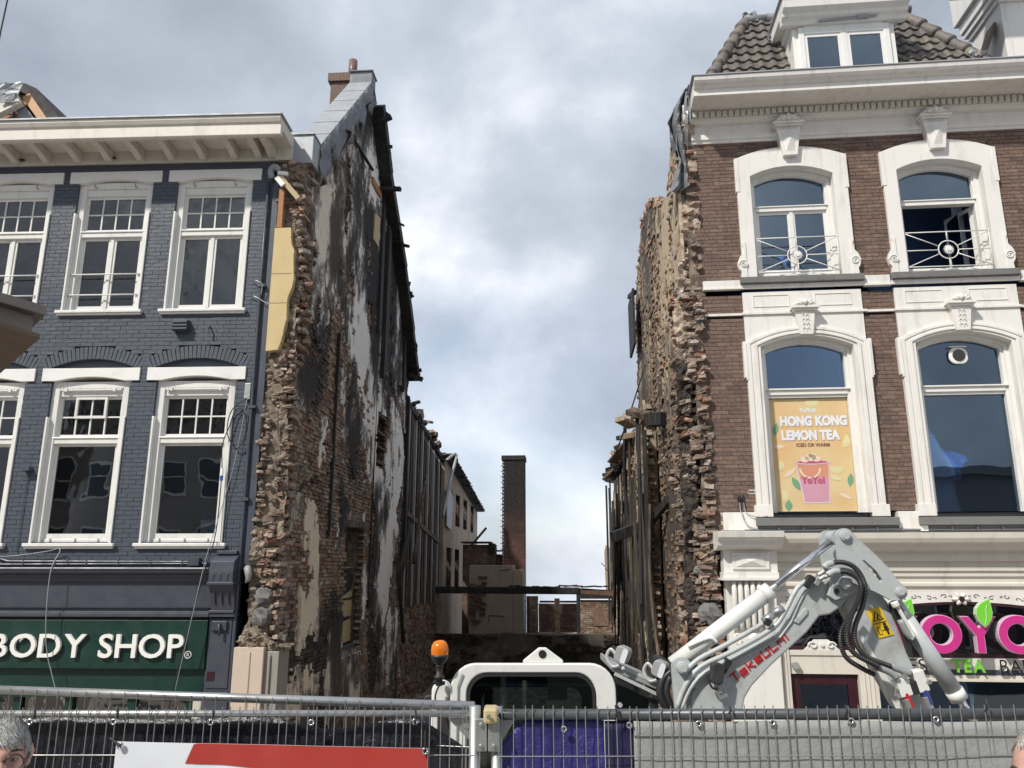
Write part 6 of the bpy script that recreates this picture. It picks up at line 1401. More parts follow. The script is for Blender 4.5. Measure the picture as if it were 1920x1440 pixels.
# ================================================================== EXCAVATOR
_cp, _sp = math.cos(rad(13.4)), math.sin(rad(13.4))
def E(px, py, Y=6.6):      # photograph measurement -> (x, z) in the upright plane at distance Y
    a, b = (px-960)/1470, -(py-720)/1470; t = Y/(_cp-b*_sp); return (a*t, 4+t*(_sp+b*_cp))
def EP(px, py, Y=6.6): x, z = E(px, py, Y); return (x, Y, z)
ex = thing('mini_excavator', 'white and grey compact excavator with its boom folded up, parked behind the mesh fence', 'excavator')
struct(MB().add([(i*.5-3.5, 5.2+j*.5, .04+.62*math.exp(-((i-8)/5)**4)*math.exp(-((j-4.5)/3.4)**4)+.08*float(fbm(i*.7, j*.7, 2))) for j in range(10) for i in range(17)], [(j*17+i, j*17+i+1, (j+1)*17+i+1, (j+1)*17+i) for j in range(9) for i in range(16)]).build('rubble_mound', core_mat))
# undercarriage and house (mostly below the fence line)
for yy in (6.55, 8.0):
    t = MB().prism(rrect(-1.2, 1.1, .62, 1.12, .24, 6), yy, yy+.38).build('track', rubber, ex, bevel=.01)
    pd = None
    for k in range(18):
        o = MB().box(-.055, .055, yy-.01, yy+.39, -.02, .02).build('track_pad', rubber, t) if pd is None else share(pd); pd = pd or o
        o.location = (-1.05+.125*k, 0, .62)
MB().prism(rrect(-1.35, .95, 1.25, 1.75, .12, 4), 6.75, 8.35).build('house', exc_grey, ex, bevel=.03); MB().box(-1.4, -.60, 6.85, 8.3, 1.7, 2.4).build('counterweight', exc_grey, ex, bevel=.08, seg=4)
# cab
Yc = 6.72
oc = rrect(-.50, .84, 1.70, 3.265, .20, 7); ic = rrect(-.365, .675, 2.10, 3.195, .165, 7)
cab = MB().ring(oc, ic, Yc, Yc+.07).build('cab_shell', exc_white, ex, bevel=.018, seg=3, smooth=False)
os_ = rrect(-.50, .84, 1.70, 3.265, .20, 7); is_ = rrect(-.44, .78, 1.75, 3.20, .16, 7)
rs = MB().ring(os_, is_, Yc+.072, Yc+1.0)
rs.v = [(x, y, z-(y-Yc-.072)*.17 if z > 2.4 else z) for x, y, z in rs.v]
rs.build('cab_roof_shell', exc_white, ex, smooth=False, bevel=.01)
MB().ring(rrect(-.362, .672, 2.103, 3.192, .162, 7), rrect(-.338, .648, 2.13, 3.168, .145, 7), Yc-.004, Yc+.05).build('window_seal', rubber, ex)
MB().box(.085, .115, Yc+.006, Yc+.05, 2.13, 3.135).build('window_divider', rubber, ex)
MB().prism(rrect(-.338, .085, 2.13, 3.168, .12, 6), Yc+.03, Yc+.036).build('window_pane', glass_cab, ex)
MB().prism(rrect(.115, .648, 2.13, 3.168, .12, 6), Yc+.014, Yc+.02).build('window_pane', glass_cab, ex)
MB().ring(rrect(-.44, .78, 1.76, 3.05, .15, 7), rrect(-.28, .64, 2.2, 2.96, .12, 7), Yc+.93, Yc+.98).build('far_cab_frame', black_plastic, ex)
seat = MB().prism([(-.18, 1.9), (.30, 1.9), (.32, 2.2), (.02, 2.25), (-.10, 2.85), (-.24, 2.83)], Yc+.3, Yc+.75).build('seat', rubber, ex, bevel=.05, seg=3)
MB().box(-.24, -.16, Yc+.40, Yc+.65, 2.84, 3.0).build('headrest', rubber, ex, bevel=.03)
MB().tube([(.45, Yc+.5, 1.9), (.42, Yc+.5, 2.6), (.36, Yc+.5, 2.72)], .02, 6).box(.40, .58, Yc+.2, Yc+.8, 2.55, 2.62).box(.30, .46, Yc+.25, Yc+.36, 2.95, 3.04).build('control_console', grey_plastic, ex)
MB().box(-.4, .74, Yc+.1, Yc+.6, 3.08, 3.10).build('headliner', grey_plastic, ex)
MB().tube([(-.44, Yc-.012, 2.55), (-.435, Yc-.012, 3.1), (-.40, Yc-.012, 3.19)], .006, 5).build('panel_joint', grey_plastic, ex)
# roof lug
lx = .25
MB().prism([(lx-.16, 3.262), (lx-.16, 3.285), (lx-.03, 3.385), (lx+.03, 3.385), (lx+.17, 3.285), (lx+.17, 3.262)], Yc+.05, Yc+.09).build('lifting_lug', exc_white, ex, bevel=.012, seg=3)
lh = MB().disc((lx+.0, 3.335), .032, Yc+.044, Yc+.049, 18).build('lug_hole', rubber, ex)
# left mirror bulge and mirror
MB().prism(rrect(-.655, -.50, 2.6, 3.12, .075, 6), Yc+.05, Yc+.22).build('mirror_housing', exc_white, ex, bevel=.03, seg=3)
MB().prism(rrect(-.60, -.47, 2.66, 2.98, .05, 5), Yc+.03, Yc+.055).build('mirror_recess', black_plastic, ex)
MB().prism(rrect(-.74, -.63, 2.70, 2.99, .04, 5), Yc+.25, Yc+.29).build('mirror', black_plastic, ex, bevel=.01)
# beacon
bx = -.585; bc = thing('amber_beacon', 'amber rotating beacon on a black stalk at the left corner of the excavator cab', 'beacon', (bx, Yc-.05, 3.15)); bc.scale = (.92, .92, .92)
def lathe(prof, n=20):
    m = MB(); V = [(r*math.cos(2*PI*k/n), r*math.sin(2*PI*k/n), z) for r, z in prof for k in range(n)]
    return m.add(V, [(i*n+k, i*n+(k+1) % n, (i+1)*n+(k+1) % n, (i+1)*n+k) for i in range(len(prof)-1) for k in range(n)])
amb = NT('amber_lens'); _p = amb.bsdf((.95, .26, .012), .12); _p.inputs['Transmission Weight'].default_value = .35; _p.inputs['Subsurface Weight'].default_value = 0.3; amb = amb.m
lathe([(.074, .205), (.077, .23), (.077, .26), (.070, .29), (.052, .315), (.03, .327), (.0, .33)]).build('amber_dome', amb, bc, smooth=True)
lathe([(.0, .12), (.032, .125), (.055, .145), (.074, .18), (.079, .19), (.079, .207), (.0, .21)]).build('beacon_base', rubber, bc, smooth=True)
lathe([(.03, -.05), (.03, .0), (.045, .01), (.045, .035), (.03, .04), (.03, .10), (.034, .11), (.034, .13), (.0, .13)], 14).build('stalk', rubber, bc, smooth=True)
MB().tube(smoothpath([(.0, 0, -.05), (-.03, -.01, -.15), (.01, 0, -.3)]), .008, 5).tube([(-.05, -.01, -.02), (.05, .01, -.03)], .018, 6).build('beacon_wire', rubber, bc)
# front of the cab: sloping visor, work lamps, windscreen side
MB().prism([(.82, 3.262), (1.20, 3.10), (1.20, 3.05), (.82, 3.20)], Yc+.05, Yc+.95).build('visor', grey_plastic, ex, bevel=.01)
MB().bar((.80, Yc+.06, 3.275), (1.22, Yc+.06, 3.10), .03, .03).bar((.83, Yc+.0, 3.19), (1.20, Yc+.0, 3.02), .02, .025).build('grab_rail', exc_grey, ex)
MB().prism([(.842, 3.18), (.90, 3.16), (1.10, 3.05), (1.18, 2.96), (1.24, 2.6), (1.28, 1.75), (.842, 1.75)], Yc+.1, Yc+.14).build('front_side_frame', rubber, ex)
MB().prism([(.87, 3.10), (1.08, 3.0), (1.15, 2.9), (1.20, 2.5), (.87, 2.5)], Yc+.085, Yc+.09).build('front_side_pane', glass_cab, ex)
for k, (px, py, an) in enumerate(((1168, 1228, -8), (1238, 1255, -8))):
    x, z = E(px, py, Yc); w = MB(); w.prism(rrect(-.055, .045, -.055, .06, .03, 4), -.04, .07)
    L1 = w.build('work_lamp', grey_plastic, ex, loc=(x, Yc, z), bevel=.008); L1.rotation_euler = (0, rad(22), rad(-25)); L1.scale = (1.1, 1, 1.1)
    MB().prism(rrect(.0, .04, -.05, .055, .015, 3), -.046, -.041).build('lamp_glass', curtain_m, L1)
    MB().tube(smoothpath([(-.05, 0, -.02), (-.10, 0, .0), (-.11, 0, -.06), (-.05, 0, -.11), (.0, 0, -.08)]), .012, 6).build('lamp_bracket', exc_grey, L1)
MB().tube([(.9, Yc-.01, 3.24), (.9, Yc-.03, 3.22)], .015, 6).disc((.865, 2.955), .018, Yc-.03, Yc-.001).build('cab_button', exc_grey, ex)
# boom
def poly(name, pts, y0, y1, mat, bev=.012, parent=ex, off=0): return MB().prism([E(a, b, 6.6) for a, b in pts], y0, y1).build(name, mat, parent, bevel=bev)
boom = poly('boom', [(1290, 1345), (1292, 1300), (1304, 1272), (1340, 1247), (1462, 1184), (1503, 1106), (1520, 1092), (1558, 1078), (1578, 1080), (1588, 1095), (1583, 1118), (1571, 1136), (1550, 1151), (1530, 1154), (1507, 1184), (1440, 1246), (1406, 1282), (1392, 1305), (1384, 1345)], 6.52, 6.78, exc_grey, .014)
def stroke(name, pts, r, mat, Y, parent=ex, n=8, sm=3): return MB().tube(smoothpath([EP(a, b, Y) for a, b in pts], sm), r, n).build(name, mat, parent, smooth=True)
stroke('boom_weld', [(1302, 1290), (1312, 1276), (1345, 1256), (1463, 1194), (1508, 1112), (1540, 1092)], .010, exc_grey, 6.515, boom)
p = E(1493, 1152); MB().prism([(p[0]-.06, p[1]-.05), (p[0]+.045, p[1]+.055), (p[0]+.065, p[1]+.045), (p[0]+.06, p[1]+.01), (p[0]-.02, p[1]-.07)], 6.505, 6.525).build('boom_recess', exc_grey, boom, bevel=.006)
for (px, py, r_) in ((1571, 1092, .052), (1570, 1006, .045), (1671, 1109, .04), (1273, 1248, .045)):
    x, z = E(px, py); MB().disc((x, z), r_, 6.43, 6.50, 22).disc((x, z), r_*.72, 6.42, 6.43, 22).build('pivot_pin', exc_grey, ex, bevel=.006)
x, z = E(1571, 1092); MB().disc((x, z), .105, 6.47, 6.518, 26).prism([(x-.105, z), (x-.14, z-.10), (x-.08, z-.14), (x+.06, z-.09)], 6.475, 6.518).build('pivot_plate', exc_grey, ex, bevel=.008)
MB().disc(E(1556, 1108), .022, 6.46, 6.472, 12).build('plate_hole', rubber, ex)
# lettering on the boom
a0 = E(1372, 1277); a1 = E(1472, 1196); ang = math.atan2(a1[1]-a0[1], a1[0]-a0[0]); LN = math.hypot(a1[0]-a0[0], a1[1]-a0[1])
def brand(root):
    h = .060; w = .055; g = .026; t = .011; x = 0
    G = {'T': [[(0, 1), (1, 1)], [(.62, 1), (.62, .0)]], 'A': [[(0, .66), (1, .66), (1, 0), (.05, 0), (.0, .33), (1, .36)]], 'K': [[(0, 0), (0, 1)], [(.05, .42), (.95, .72)], [(.3, .42), (1, 0)]], 'E': [[(1, 0), (0, 0), (0, .68), (1, .68), (1, .34), (.1, .34)]],
         'U': [[(0, 1), (0, 0), (1, 0), (1, 1)]], 'C': [[(1, 1), (0, 1), (0, 0), (1, 0)]], 'H': [[(0, 0), (0, 1)], [(1, 0), (1, 1)], [(0, .5), (1, .5)]], 'I': [[(0.1, 0), (0.1, 1)]]}
    wd = {'I': .2, 'T': 1.05}; tot = sum(w*wd.get(c, 1)+g for c in 'TAKEUCHI')-g; k = LN/tot
    for c in 'TAKEUCHI':
        m = MB()
        for st_ in G[c]:
            for (p, q) in zip(st_[:-1], st_[1:]):
                A = Vector(((x+p[0]*w)*k, p[1]*h)); B = Vector(((x+q[0]*w)*k, q[1]*h)); d = (B-A).normalized()*t*.5; nn = Vector((-d.y, d.x)); A -= d; B += d
                P = [A+nn, B+nn, B-nn, A-nn]; P = [(v.x+.25*v.y*0, v.y) for v in P]
                m.prism([(a0[0]+u*math.cos(ang)-v*math.sin(ang), a0[1]+u*math.sin(ang)+v*math.cos(ang)) for u, v in P], 6.5135-.0002*len(m.v), 6.517)
        m.build('brand_letter', red_paint, root); x += w*wd.get(c, 1)+g
brand(boom)
# linkage plate and dipper arm
poly('dipper_arm', [(1578, 1134), (1607, 1188), (1642, 1258), (1684, 1330), (1745, 1330), (1716, 1268), (1692, 1212), (1668, 1150), (1660, 1128), (1640, 1105), (1600, 1090), (1584, 1100)], 6.56, 6.74, exc_grey)
poly('arm_edge_plate', [(1640, 1257), (1676, 1330), (1690, 1330), (1650, 1252), (1612, 1190), (1604, 1190)], 6.545, 6.559, exc_white, .004)
def holed(name, outer, slot, y0, y1, mat):
    O = [E(*p) for p in outer]; import mathutils
    loops = [[Vector((x, z, 0)) for x, z in O], [Vector((*E(*p), 0)) for p in slot]]
    tri = mathutils.geometry.tessellate_polygon(loops); P = [v for L in loops for v in L]; n = len(P); vs = [(v.x, y0, v.y) for v in P]+[(v.x, y1, v.y) for v in P]
    fs = [tuple(t) for t in tri]+[tuple(n+i for i in reversed(t)) for t in tri]; b = 0
    for L in loops: k = len(L); fs += [(b+i, b+(i+1) % k, b+(i+1) % k+n, b+i+n) for i in range(k)]; b += k
    return MB().add(vs, fs).build(name, mat, ex)
arcp = lambda cx, cy, r, a0_, a1_, n=8: [(cx+r*math.cos(rad(a0_+(a1_-a0_)*k/n)), cy+r*math.sin(rad(a0_+(a1_-a0_)*k/n))) for k in range(n+1)]
OUT = arcp(1570, 1007, 15, 180, 315)+[(1600, 1016), (1622, 1036), (1648, 1062), (1668, 1088)]+arcp(1671, 1109, 15, -20, 100)+[(1655, 1124), (1625, 1108), (1596, 1098), (1575, 1086), (1562, 1070), (1558, 1045)]
SLOTP = [(1600, 1051), (1606, 1050), (1628, 1070), (1640, 1087), (1636, 1092), (1629, 1090), (1618, 1075), (1598, 1057)]
for y0 in (6.455, 6.80): holed('linkage_plate', OUT, SLOTP, y0, y0+.035, exc_grey)
MB().prism([E(*p) for p in [(1594, 1018), (1618, 1036), (1648, 1066), (1664, 1092), (1660, 1100), (1640, 1070), (1612, 1040)]], 6.60, 6.63).build('slot_shade_panel', rubber, ex)  # black panel added behind the slots to stand for the shade inside
# cylinders
def cyl(name, a, b, r, mat, Y): return MB().tube([EP(*a, Y), EP(*b, Y)], r, 20).build(name, mat, ex, smooth=True)
cb2 = cyl('arm_cylinder', (1262, 1247), (1436, 1113), .066, exc_white, 6.62); cyl('cylinder_gland', (1430, 1118), (1444, 1107), .073, exc_white, 6.62)
cyl('piston_rod', (1440, 1110), (1560, 1014), .030, chrome, 6.62); MB().disc(E(1567, 1008, 6.62), .06, 6.56, 6.70, 20).build('rod_eye', exc_grey, ex)
cyl('bucket_cylinder', (1698, 1160), (1796, 1306), .066, exc_grey, 6.58); cyl('cylinder_head', (1676, 1128), (1700, 1163), .060, exc_grey, 6.58); cyl('cylinder_gland', (1788, 1294), (1799, 1311), .071, exc_white, 6.58); cyl('piston_rod', (1796, 1306), (1830, 1358), .03, chrome, 6.58)
poly('arm_guard', [(1662, 1130), (1668, 1126), (1682, 1140), (1694, 1190), (1702, 1232), (1694, 1222), (1680, 1180), (1664, 1146)], 6.50, 6.56, rubber, .004)
stroke('hydraulic_pipe', [(1678, 1133), (1684, 1140), (1700, 1168), (1712, 1190), (1708, 1198)], .017, exc_white, 6.46); stroke('hydraulic_fitting', [(1676, 1128), (1681, 1138)], .032, exc_white, 6.46)
stroke('hydraulic_fitting', [(1688, 1162), (1700, 1186), (1710, 1196)], .028, grey_plastic, 6.47)
stroke('pipe_run', [(1282, 1262), (1310, 1236), (1352, 1214), (1420, 1176), (1446, 1158), (1462, 1138)], .020, exc_grey, 6.49)
stroke('pipe_run', [(1268, 1330), (1286, 1284), (1314, 1250), (1372, 1222), (1446, 1180), (1470, 1150), (1494, 1104), (1512, 1090)], .020, exc_grey, 6.485)
stroke('pipe_run', [(1278, 1330), (1294, 1292), (1322, 1260), (1376, 1232), (1456, 1187)], .014, exc_grey, 6.48)
stroke('pipe_run', [(1290, 1212), (1330, 1196), (1345, 1206)], .014, exc_white, 6.55)
for a, b in (((1432, 1166), (1450, 1152)), ((1450, 1152), (1468, 1140))): stroke('pipe_coupling', [a, b], .034, galv, 6.485, n=6, sm=1)
for (px, py, w_, h_, an) in ((1516, 1090, .05, .10, 0), (1532, 1088, .04, .09, 0), (1360, 1248, .05, .11, .5), (1438, 1166, .05, .05, .5)):
    x, z = E(px, py, 6.47); MB().obox((x, 6.47, z), (w_, .07, h_), (0, .6, 0)).build('hose_clamp', rubber if w_ > .045 else galv, ex, bevel=.004)
for (px, py) in ((1538, 1076), (1546, 1070), (1540, 1084), (1550, 1080), (1554, 1072)):
    x, z = E(px, py, 6.44); MB().tube([(x-.02, 6.44, z-.01), (x+.025, 6.44, z+.015)], .019, 6).build('hose_nut', galv, ex)
def ribbed(name, pts, r, Y, rib=rubber):
    P = smoothpath([EP(a, b, Y+ (0.0 if len(q_) == 0 else q_[0])) for a, b, *q_ in pts], 14); out_ = [P[0]]; acc = 0
    L = [0]; 
    for a, b in zip(P[:-1], P[1:]): L.append(L[-1]+(b-a).length)
    n = int(L[-1]/.0085); Q = []; j = 0
    for k in range(n):
        s = L[-1]*k/n
        while L[j+1] < s: j += 1
        t_ = (s-L[j])/(L[j+1]-L[j]); Q.append(P[j].lerp(P[j+1], t_))
    return MB().tube(Q, [r if k % 2 else r*.80 for k in range(n)], 9).build(name, rib, ex)
ribbed('hydraulic_hose', [(1560, 1056), (1578, 1054), (1600, 1062), (1616, 1082), (1622, 1108), (1616, 1140), (1604, 1172), (1603, 1200), (1620, 1228), (1655, 1244), (1672, 1250)], .022, 6.40)
ribbed('hydraulic_hose', [(1572, 1071), (1592, 1074), (1612, 1090), (1612, 1115), (1598, 1150), (1588, 1182), (1590, 1208), (1606, 1228), (1640, 1246), (1650, 1252)], .022, 6.37)
ribbed('hydraulic_hose', [(1605, 1140), (1590, 1160), (1577, 1186), (1578, 1214), (1590, 1236), (1618, 1254), (1642, 1266)], .021, 6.44)
stroke('hose_end', [(1545, 1064), (1552, 1058), (1562, 1056)], .026, exc_grey, 6.40); stroke('hose_end', [(1552, 1078), (1562, 1072), (1574, 1071)], .026, exc_grey, 6.37)
stroke('hose_end', [(1670, 1249), (1688, 1256), (1708, 1264)], .026, grey_plastic, 6.42); stroke('hose_end', [(1642, 1250), (1668, 1260), (1682, 1272)], .026, grey_plastic, 6.40)
for (px, py, w_, h_, mt) in ((1692, 1288, .10, .13, exc_white), (1722, 1276, .09, .16, exc_white), (1709, 1288, .07, .1, rubber)):
    x, z = E(px, py, 6.45); MB().obox((x, 6.45, z), (w_, .10, h_), (0, rad(-14), 0)).build('valve_block', mt, ex, bevel=.008)
for (px, py, mt) in ((1700, 1312, red_paint), (1735, 1306, painted('coupler_blue', (.03, .05, .22))), (1738, 1318, galv), (1703, 1322, galv)):
    x, z = E(px, py, 6.43); MB().tube([(x-.01, 6.43, z+.05), (x+.02, 6.43, z-.06)], .034, 10).build('quick_coupler', mt, ex, bevel=.004)
for (px, py) in ((1674, 1283), (1682, 1304), (1695, 1268), (1740, 1278)):
    x, z = E(px, py, 6.40); MB().disc((x, z), .018, 6.37, 6.42, 6).build('bolt', galv, ex)
# boom foot plates, cylinder lug
poly('boom_foot_plate', [(1262, 1335), (1258, 1290), (1255, 1245)]+arcp(1273, 1248, 18, 190, 330)+[(1296, 1262), (1285, 1300), (1272, 1335)], 6.50, 6.545, exc_grey, .008)
MB().obox((E(1240, 1300)[0], 6.95, E(1240, 1300)[1]), (.10, .3, .5), (0, .3, 0)).build('swing_post', rubber, ex, bevel=.03)
stroke('hose_bundle', [(1252, 1330), (1238, 1300), (1244, 1272), (1262, 1258)], .035, rubber, 6.7); stroke('hose_bundle', [(1262, 1330), (1250, 1296), (1258, 1268)], .025, rubber, 6.64)
# boom lamp
x, z = E(1343, 1262, 6.44); bl = MB().prism(rrect(-.05, .05, -.08, .08, .035, 4), -.05, .03).build('boom_lamp', black_plastic, ex, loc=(x, 6.44, z), bevel=.01); bl.rotation_euler = (0, rad(12), 0)
x, z = E(1352, 1298, 6.46); MB().obox((x, 6.46, z), (.07, .03, .10), (0, -.4, 0)).obox((x-.02, 6.45, z+.05), (.03, .03, .12), (0, -.2, 0)).build('lamp_bracket', galv, ex, bevel=.004)
stroke('lamp_cable', [(1336, 1250), (1330, 1275), (1336, 1290), (1348, 1292)], .008, rubber, 6.45)
# warning sticker
S4 = [(1619, 1145), (1645, 1137), (1670, 1189), (1643, 1196)]; st = poly('warning_sticker', S4, 6.552, 6.5585, yellow_sticker, 0)
bl_ = lambda u, v: tuple((S4[0][i]*(1-u)+S4[1][i]*u)*(1-v)+(S4[3][i]*(1-u)+S4[2][i]*u)*v for i in (0, 1))
def inst(pts, nm, mat=rubber): MB().prism([E(*bl_(u, v)) for u, v in pts], 6.549, 6.5515).build(nm, mat, st)
inst([(.12, .42), (.5, .08), (.88, .42)], 'warning_triangle'); MB().prism([E(*bl_(u, v)) for u, v in [(.24, .385), (.5, .14), (.76, .385)]], 6.5465, 6.5485).build('triangle_field', yellow_sticker, st)
MB().prism([E(*bl_(u, v)) for u, v in [(.40, .36), (.56, .20), (.6, .24), (.52, .34), (.62, .36)]], 6.544, 6.546).build('hazard_mark', rubber, st)
inst([(.05, .49), (.95, .49), (.95, .51), (.05, .51)], 'sticker_line'); inst([(.16, .64), (.36, .64), (.36, .9), (.16, .9)], 'bucket_mark'); MB().prism([E(*bl_(u, v)) for u, v in [(.19, .66), (.33, .66), (.33, .88), (.19, .88)]], 6.5465, 6.5485).build('bucket_field', yellow_sticker, st)
inst([(.62, .64), (.86, .64), (.90, .80), (.82, .80), (.80, .95), (.68, .95), (.66, .80), (.58, .80)], 'figure_mark'); MB().disc(E(*bl_(.74, .58)), .013, 6.548, 6.5515, 12).build('figure_head', rubber, st)
inst([(.40, .765), (.56, .765), (.56, .785), (.40, .785)], 'arrow_mark')
text_mesh('12V', .045, .0008, rubber, 'cab_lettering', ex, (-.445, Yc-.004, 2.955))

# ================================================================== FENCE
DK = 1.72
FY = 3.05
def EX(px, py, Y): return E(px, py, Y)
def fence_panel(name, label, x0, x1, y0, y1, zt, n, r, rail_mat, railr, wire_top, posts=()):
    T = thing(name, label, 'fence', (x0, y0, 0), 0, 'mesh fence panels'); L = x1-x0; S_ = (y1-y0)
    MB().tube([(0, 0, zt), (L, S_, zt)], railr, 12).build('top_rail', rail_mat, T, smooth=True); MB().tube([(0, 0, DK+.12), (L, S_, DK+.12)], railr*.9, 10).build('bottom_rail', rail_mat, T, smooth=True)
    p = None
    for k in range(n):
        t = (k+.5)/n
        if p is None: p = MB().tube([(0, 0, DK+.12), (0, 0, zt+wire_top)], r, 6).build('wire', wire_m, T)
        else: p = share(p)
        p.location = (L*t+random.uniform(-.003, .003), S_*t-railr-.004, random.uniform(-.004, .002)); p.rotation_euler = (0, random.gauss(0, .0012), 0)
    for zz in (zt-.135, zt-.75, zt-1.2): MB().tube([(0, -railr-.009, zz), (L, S_-railr-.009, zz)], r*.95, 6).build('cross_wire', wire_m, T)
    for px_, w_ in posts:
        MB().tube([(px_, 0, DK), (px_, 0, zt+.026)], w_, 14).build('post', galv, T, smooth=True)
        MB().box(px_-.04, px_+.04, -w_-.012, -w_+.002, zt-.14, zt+.03).disc((px_-.002, zt-.03), .006, -w_-.016, -w_-.010, 10).disc((px_-.002, zt-.12), .006, -w_-.016, -w_-.010, 10).build('post_clip', galv, T) if False else None
    return T
xl = -2.55
zfl = 3.503
fence_panel('mesh_fence_panel', 'left mesh fence panel hung with black foil and a white and red banner', xl, -.135, FY, FY, zfl-.008, 70, .0019, galv, .012, .024, [(2.415, .0215)])
fence_panel('mesh_fence_panel', 'right mesh fence panel hung with purple and grey tarpaulin', -.055, 2.75, FY, FY+.02, 3.492, 74, .0019, dark_tube, .019, .034, [(.0, .0195)])
fence_panel('mesh_fence_panel', 'sparser fence panel with a thick pale top rail slanting back at the left', -2.7, -.14, 3.62, FY+.045, 3.513, 44, .0015, galv, .017, .012, [])
fp = thing('fence_clamp', 'yellowed plastic clamp between the two galvanised fence posts', 'clamp')
x, z = E(917, 1341, 3.0); MB().box(x-.02, x+.03, 2.99, 3.09, z-.028, z+.022).build('clamp_block', painted('yellowed_plastic', (.52, .42, .22), dirt=.4), fp, bevel=.008)
MB().tube([(x+.0, 2.98, z), (x+.0, 2.96, z)], .008, 8).build('clamp_bolt', galv, fp)
for k, (px_, lab) in enumerate(((902, 'l'), (926, 'r'))):
    x, z = E(px_, 1378, 3.02); o = MB().box(x-.021, x+.021, 3.018, 3.026, z-.055, z+.055).disc((x, z+.035), .007, 3.008, 3.018, 10).disc((x, z-.035), .007, 3.008, 3.018, 10).build('fence_bracket', galv, None, bevel=.003); tag(o, 'flat galvanised bracket bolted on the %s of the two middle fence posts' % ('left' if k == 0 else 'right'), 'bracket')
x, z = E(858, 1345, 3.06); o = MB().prism([E(*p, 3.06) for p in [(838, 1346), (888, 1346), (888, 1398)]], 3.066, 3.074).disc(E(876, 1356, 3.06), .02, 3.06, 3.067, 14).build('corner_gusset', galv, None, bevel=.003); tag(o, 'triangular metal corner plate left of the middle fence posts', 'plate')
o = MB().prism([E(*p, 3.06) for p in [(938, 1346), (968, 1346), (938, 1395)]], 3.066, 3.074).build('corner_gusset', galv, None, bevel=.003); tag(o, 'triangular metal corner plate right of the middle fence posts', 'plate')

def cloth(name, label, cat, outline, Y, mat, seed, amp=.012, sag=None, nx=90, nz=40, zb=None):
    """outline: function x -> top z; hangs down to zb"""
    x0, x1, top, zb = outline; V = []; F = []
    for i in range(nx+1):
        u = i/nx; x = x0+(x1-x0)*u; zt = top(x)
        for j in range(nz+1):
            v = j/nz; z = zt-(zt-zb)*v
            y = Y+amp*(1.6*float(noise.noise(Vector((x*3.1, z*2.4, seed))))+.7*float(noise.noise(Vector((x*9+z*5, z*8-x*3, seed+3))))+.35*abs(float(noise.noise(Vector((x*17-z*6, z*15+x*9, seed+9))))))
            V.append((x, Y+(y-Y)*min(1, v*6+.15), z))
    F = [(i*(nz+1)+j, (i+1)*(nz+1)+j, (i+1)*(nz+1)+j+1, i*(nz+1)+j+1) for i in range(nx) for j in range(nz)]
    o = MB().add(V, F).build(name, mat, None, smooth=True); s = o.modifiers.new('s', 'SOLIDIFY'); s.thickness = .002; tag(o, label, cat); return o
foil = NT('black_foil'); foil.bsdf(foil.ramp(foil.noise(4, 4), [(.3, (.010, .011, .016)), (.7, (.022, .024, .032))]), .28, 0, foil.noise(9, 6, .6), .8, .03); foil = foil.m
purple = NT('purple_tarp'); _c = purple.ramp(purple.noise(2.2, 6, .6, (1.5, 1, .7)), [(.35, (.016, .014, .10)), (.60, (.036, .032, .19)), (.78, (.16, .14, .36))]); purple.bsdf(_c, .42, 0, purple.noise(10, 6, .6), .9, .03); purple = purple.m
greyt = NT('grey_tarp'); _c = greyt.mix(greyt.noise(1.4, 6, .65, (1, 1, 1.5)), (.24, .25, .25), (.34, .35, .345)); greyt.bsdf(_c, .6, 0, greyt.noise(3.5, 6, .6), .7, .04); greyt = greyt.m
bwhite = painted('banner_white', (.72, .75, .80), var=.04, rough=.35, dirt=.08); bred = painted('banner_red', (.40, .045, .035), var=.08, rough=.38, dirt=.1)
def topL(x):
    z = 3.478-.010*abs(math.sin((x+.2)*4.3)); z -= .035*math.exp(-((x+.66)/.14)**2)
    if x > -.34: z -= (x+.34)*.62
    return z
cloth('black_foil', 'black plastic foil sagging behind the left mesh fence panel', 'foil', (-2.6, -.135, topL, 2.0), FY+.045, foil, 3, .022, nx=160, nz=60)
def topP(x): return 3.425+(x+.045)*1.1 if x < .02 else 3.475+.012*math.sin(x*5)
PU = cloth('purple_tarp', 'crumpled purple tarpaulin behind the mesh, between the posts and the grey tarpaulin', 'tarpaulin', (-.045, .335, lambda x: 3.385+(x+.045)*1.0 if x < .04 else 3.470+.004*math.sin(x*9), 2.0), FY+.012, purple, 8, .018, nx=80, nz=70)
cloth('purple_tarp_edge', 'dark purple strip of tarpaulin next to the grey one', 'tarpaulin', (.336, .437, lambda x: 3.470+.0*x, 2.0), FY+.004, painted('dark_purple', (.012, .011, .06), rough=.5), 9, .008, nx=20, nz=40)
cloth('grey_tarp', 'long pale grey tarpaulin tied behind the right mesh fence panel', 'tarpaulin', (.438, 2.8, lambda x: 3.471+.003*math.sin(x*7), 2.0), FY-.006, greyt, 12, .007, nx=120, nz=50)
MB2 = MB().box(.438, 2.8, 0, .004, 3.452, 3.456); o = MB2.build('tarp_seam', painted('seam_grey', (.26, .27, .26)), None); o.location = (0, FY-.016, -.03); o.parent = bpy.data.objects['grey_tarp']; o.matrix_parent_inverse = Matrix.Identity(4)
eb = None
def eyelet(px, py, parent, nm='eyelet'):
    x, z = E(px, py, FY+.02); n = 16; o = MB().tube([(x+.0085*math.cos(a), FY-.017, z+.0085*math.sin(a)) for a in [2*PI*k/n for k in range(n+1)]], .0035, 6).build(nm, chrome, parent, smooth=True)
    h = MB().disc((x, z), .0062, FY-.018, FY-.015, 12).build('eyelet_hole', rubber, o); return o
for px, py in ((67, 1350), (222, 1350), (402, 1351), (588, 1351), (780, 1350)): eyelet(px, py, bpy.data.objects['black_foil'])
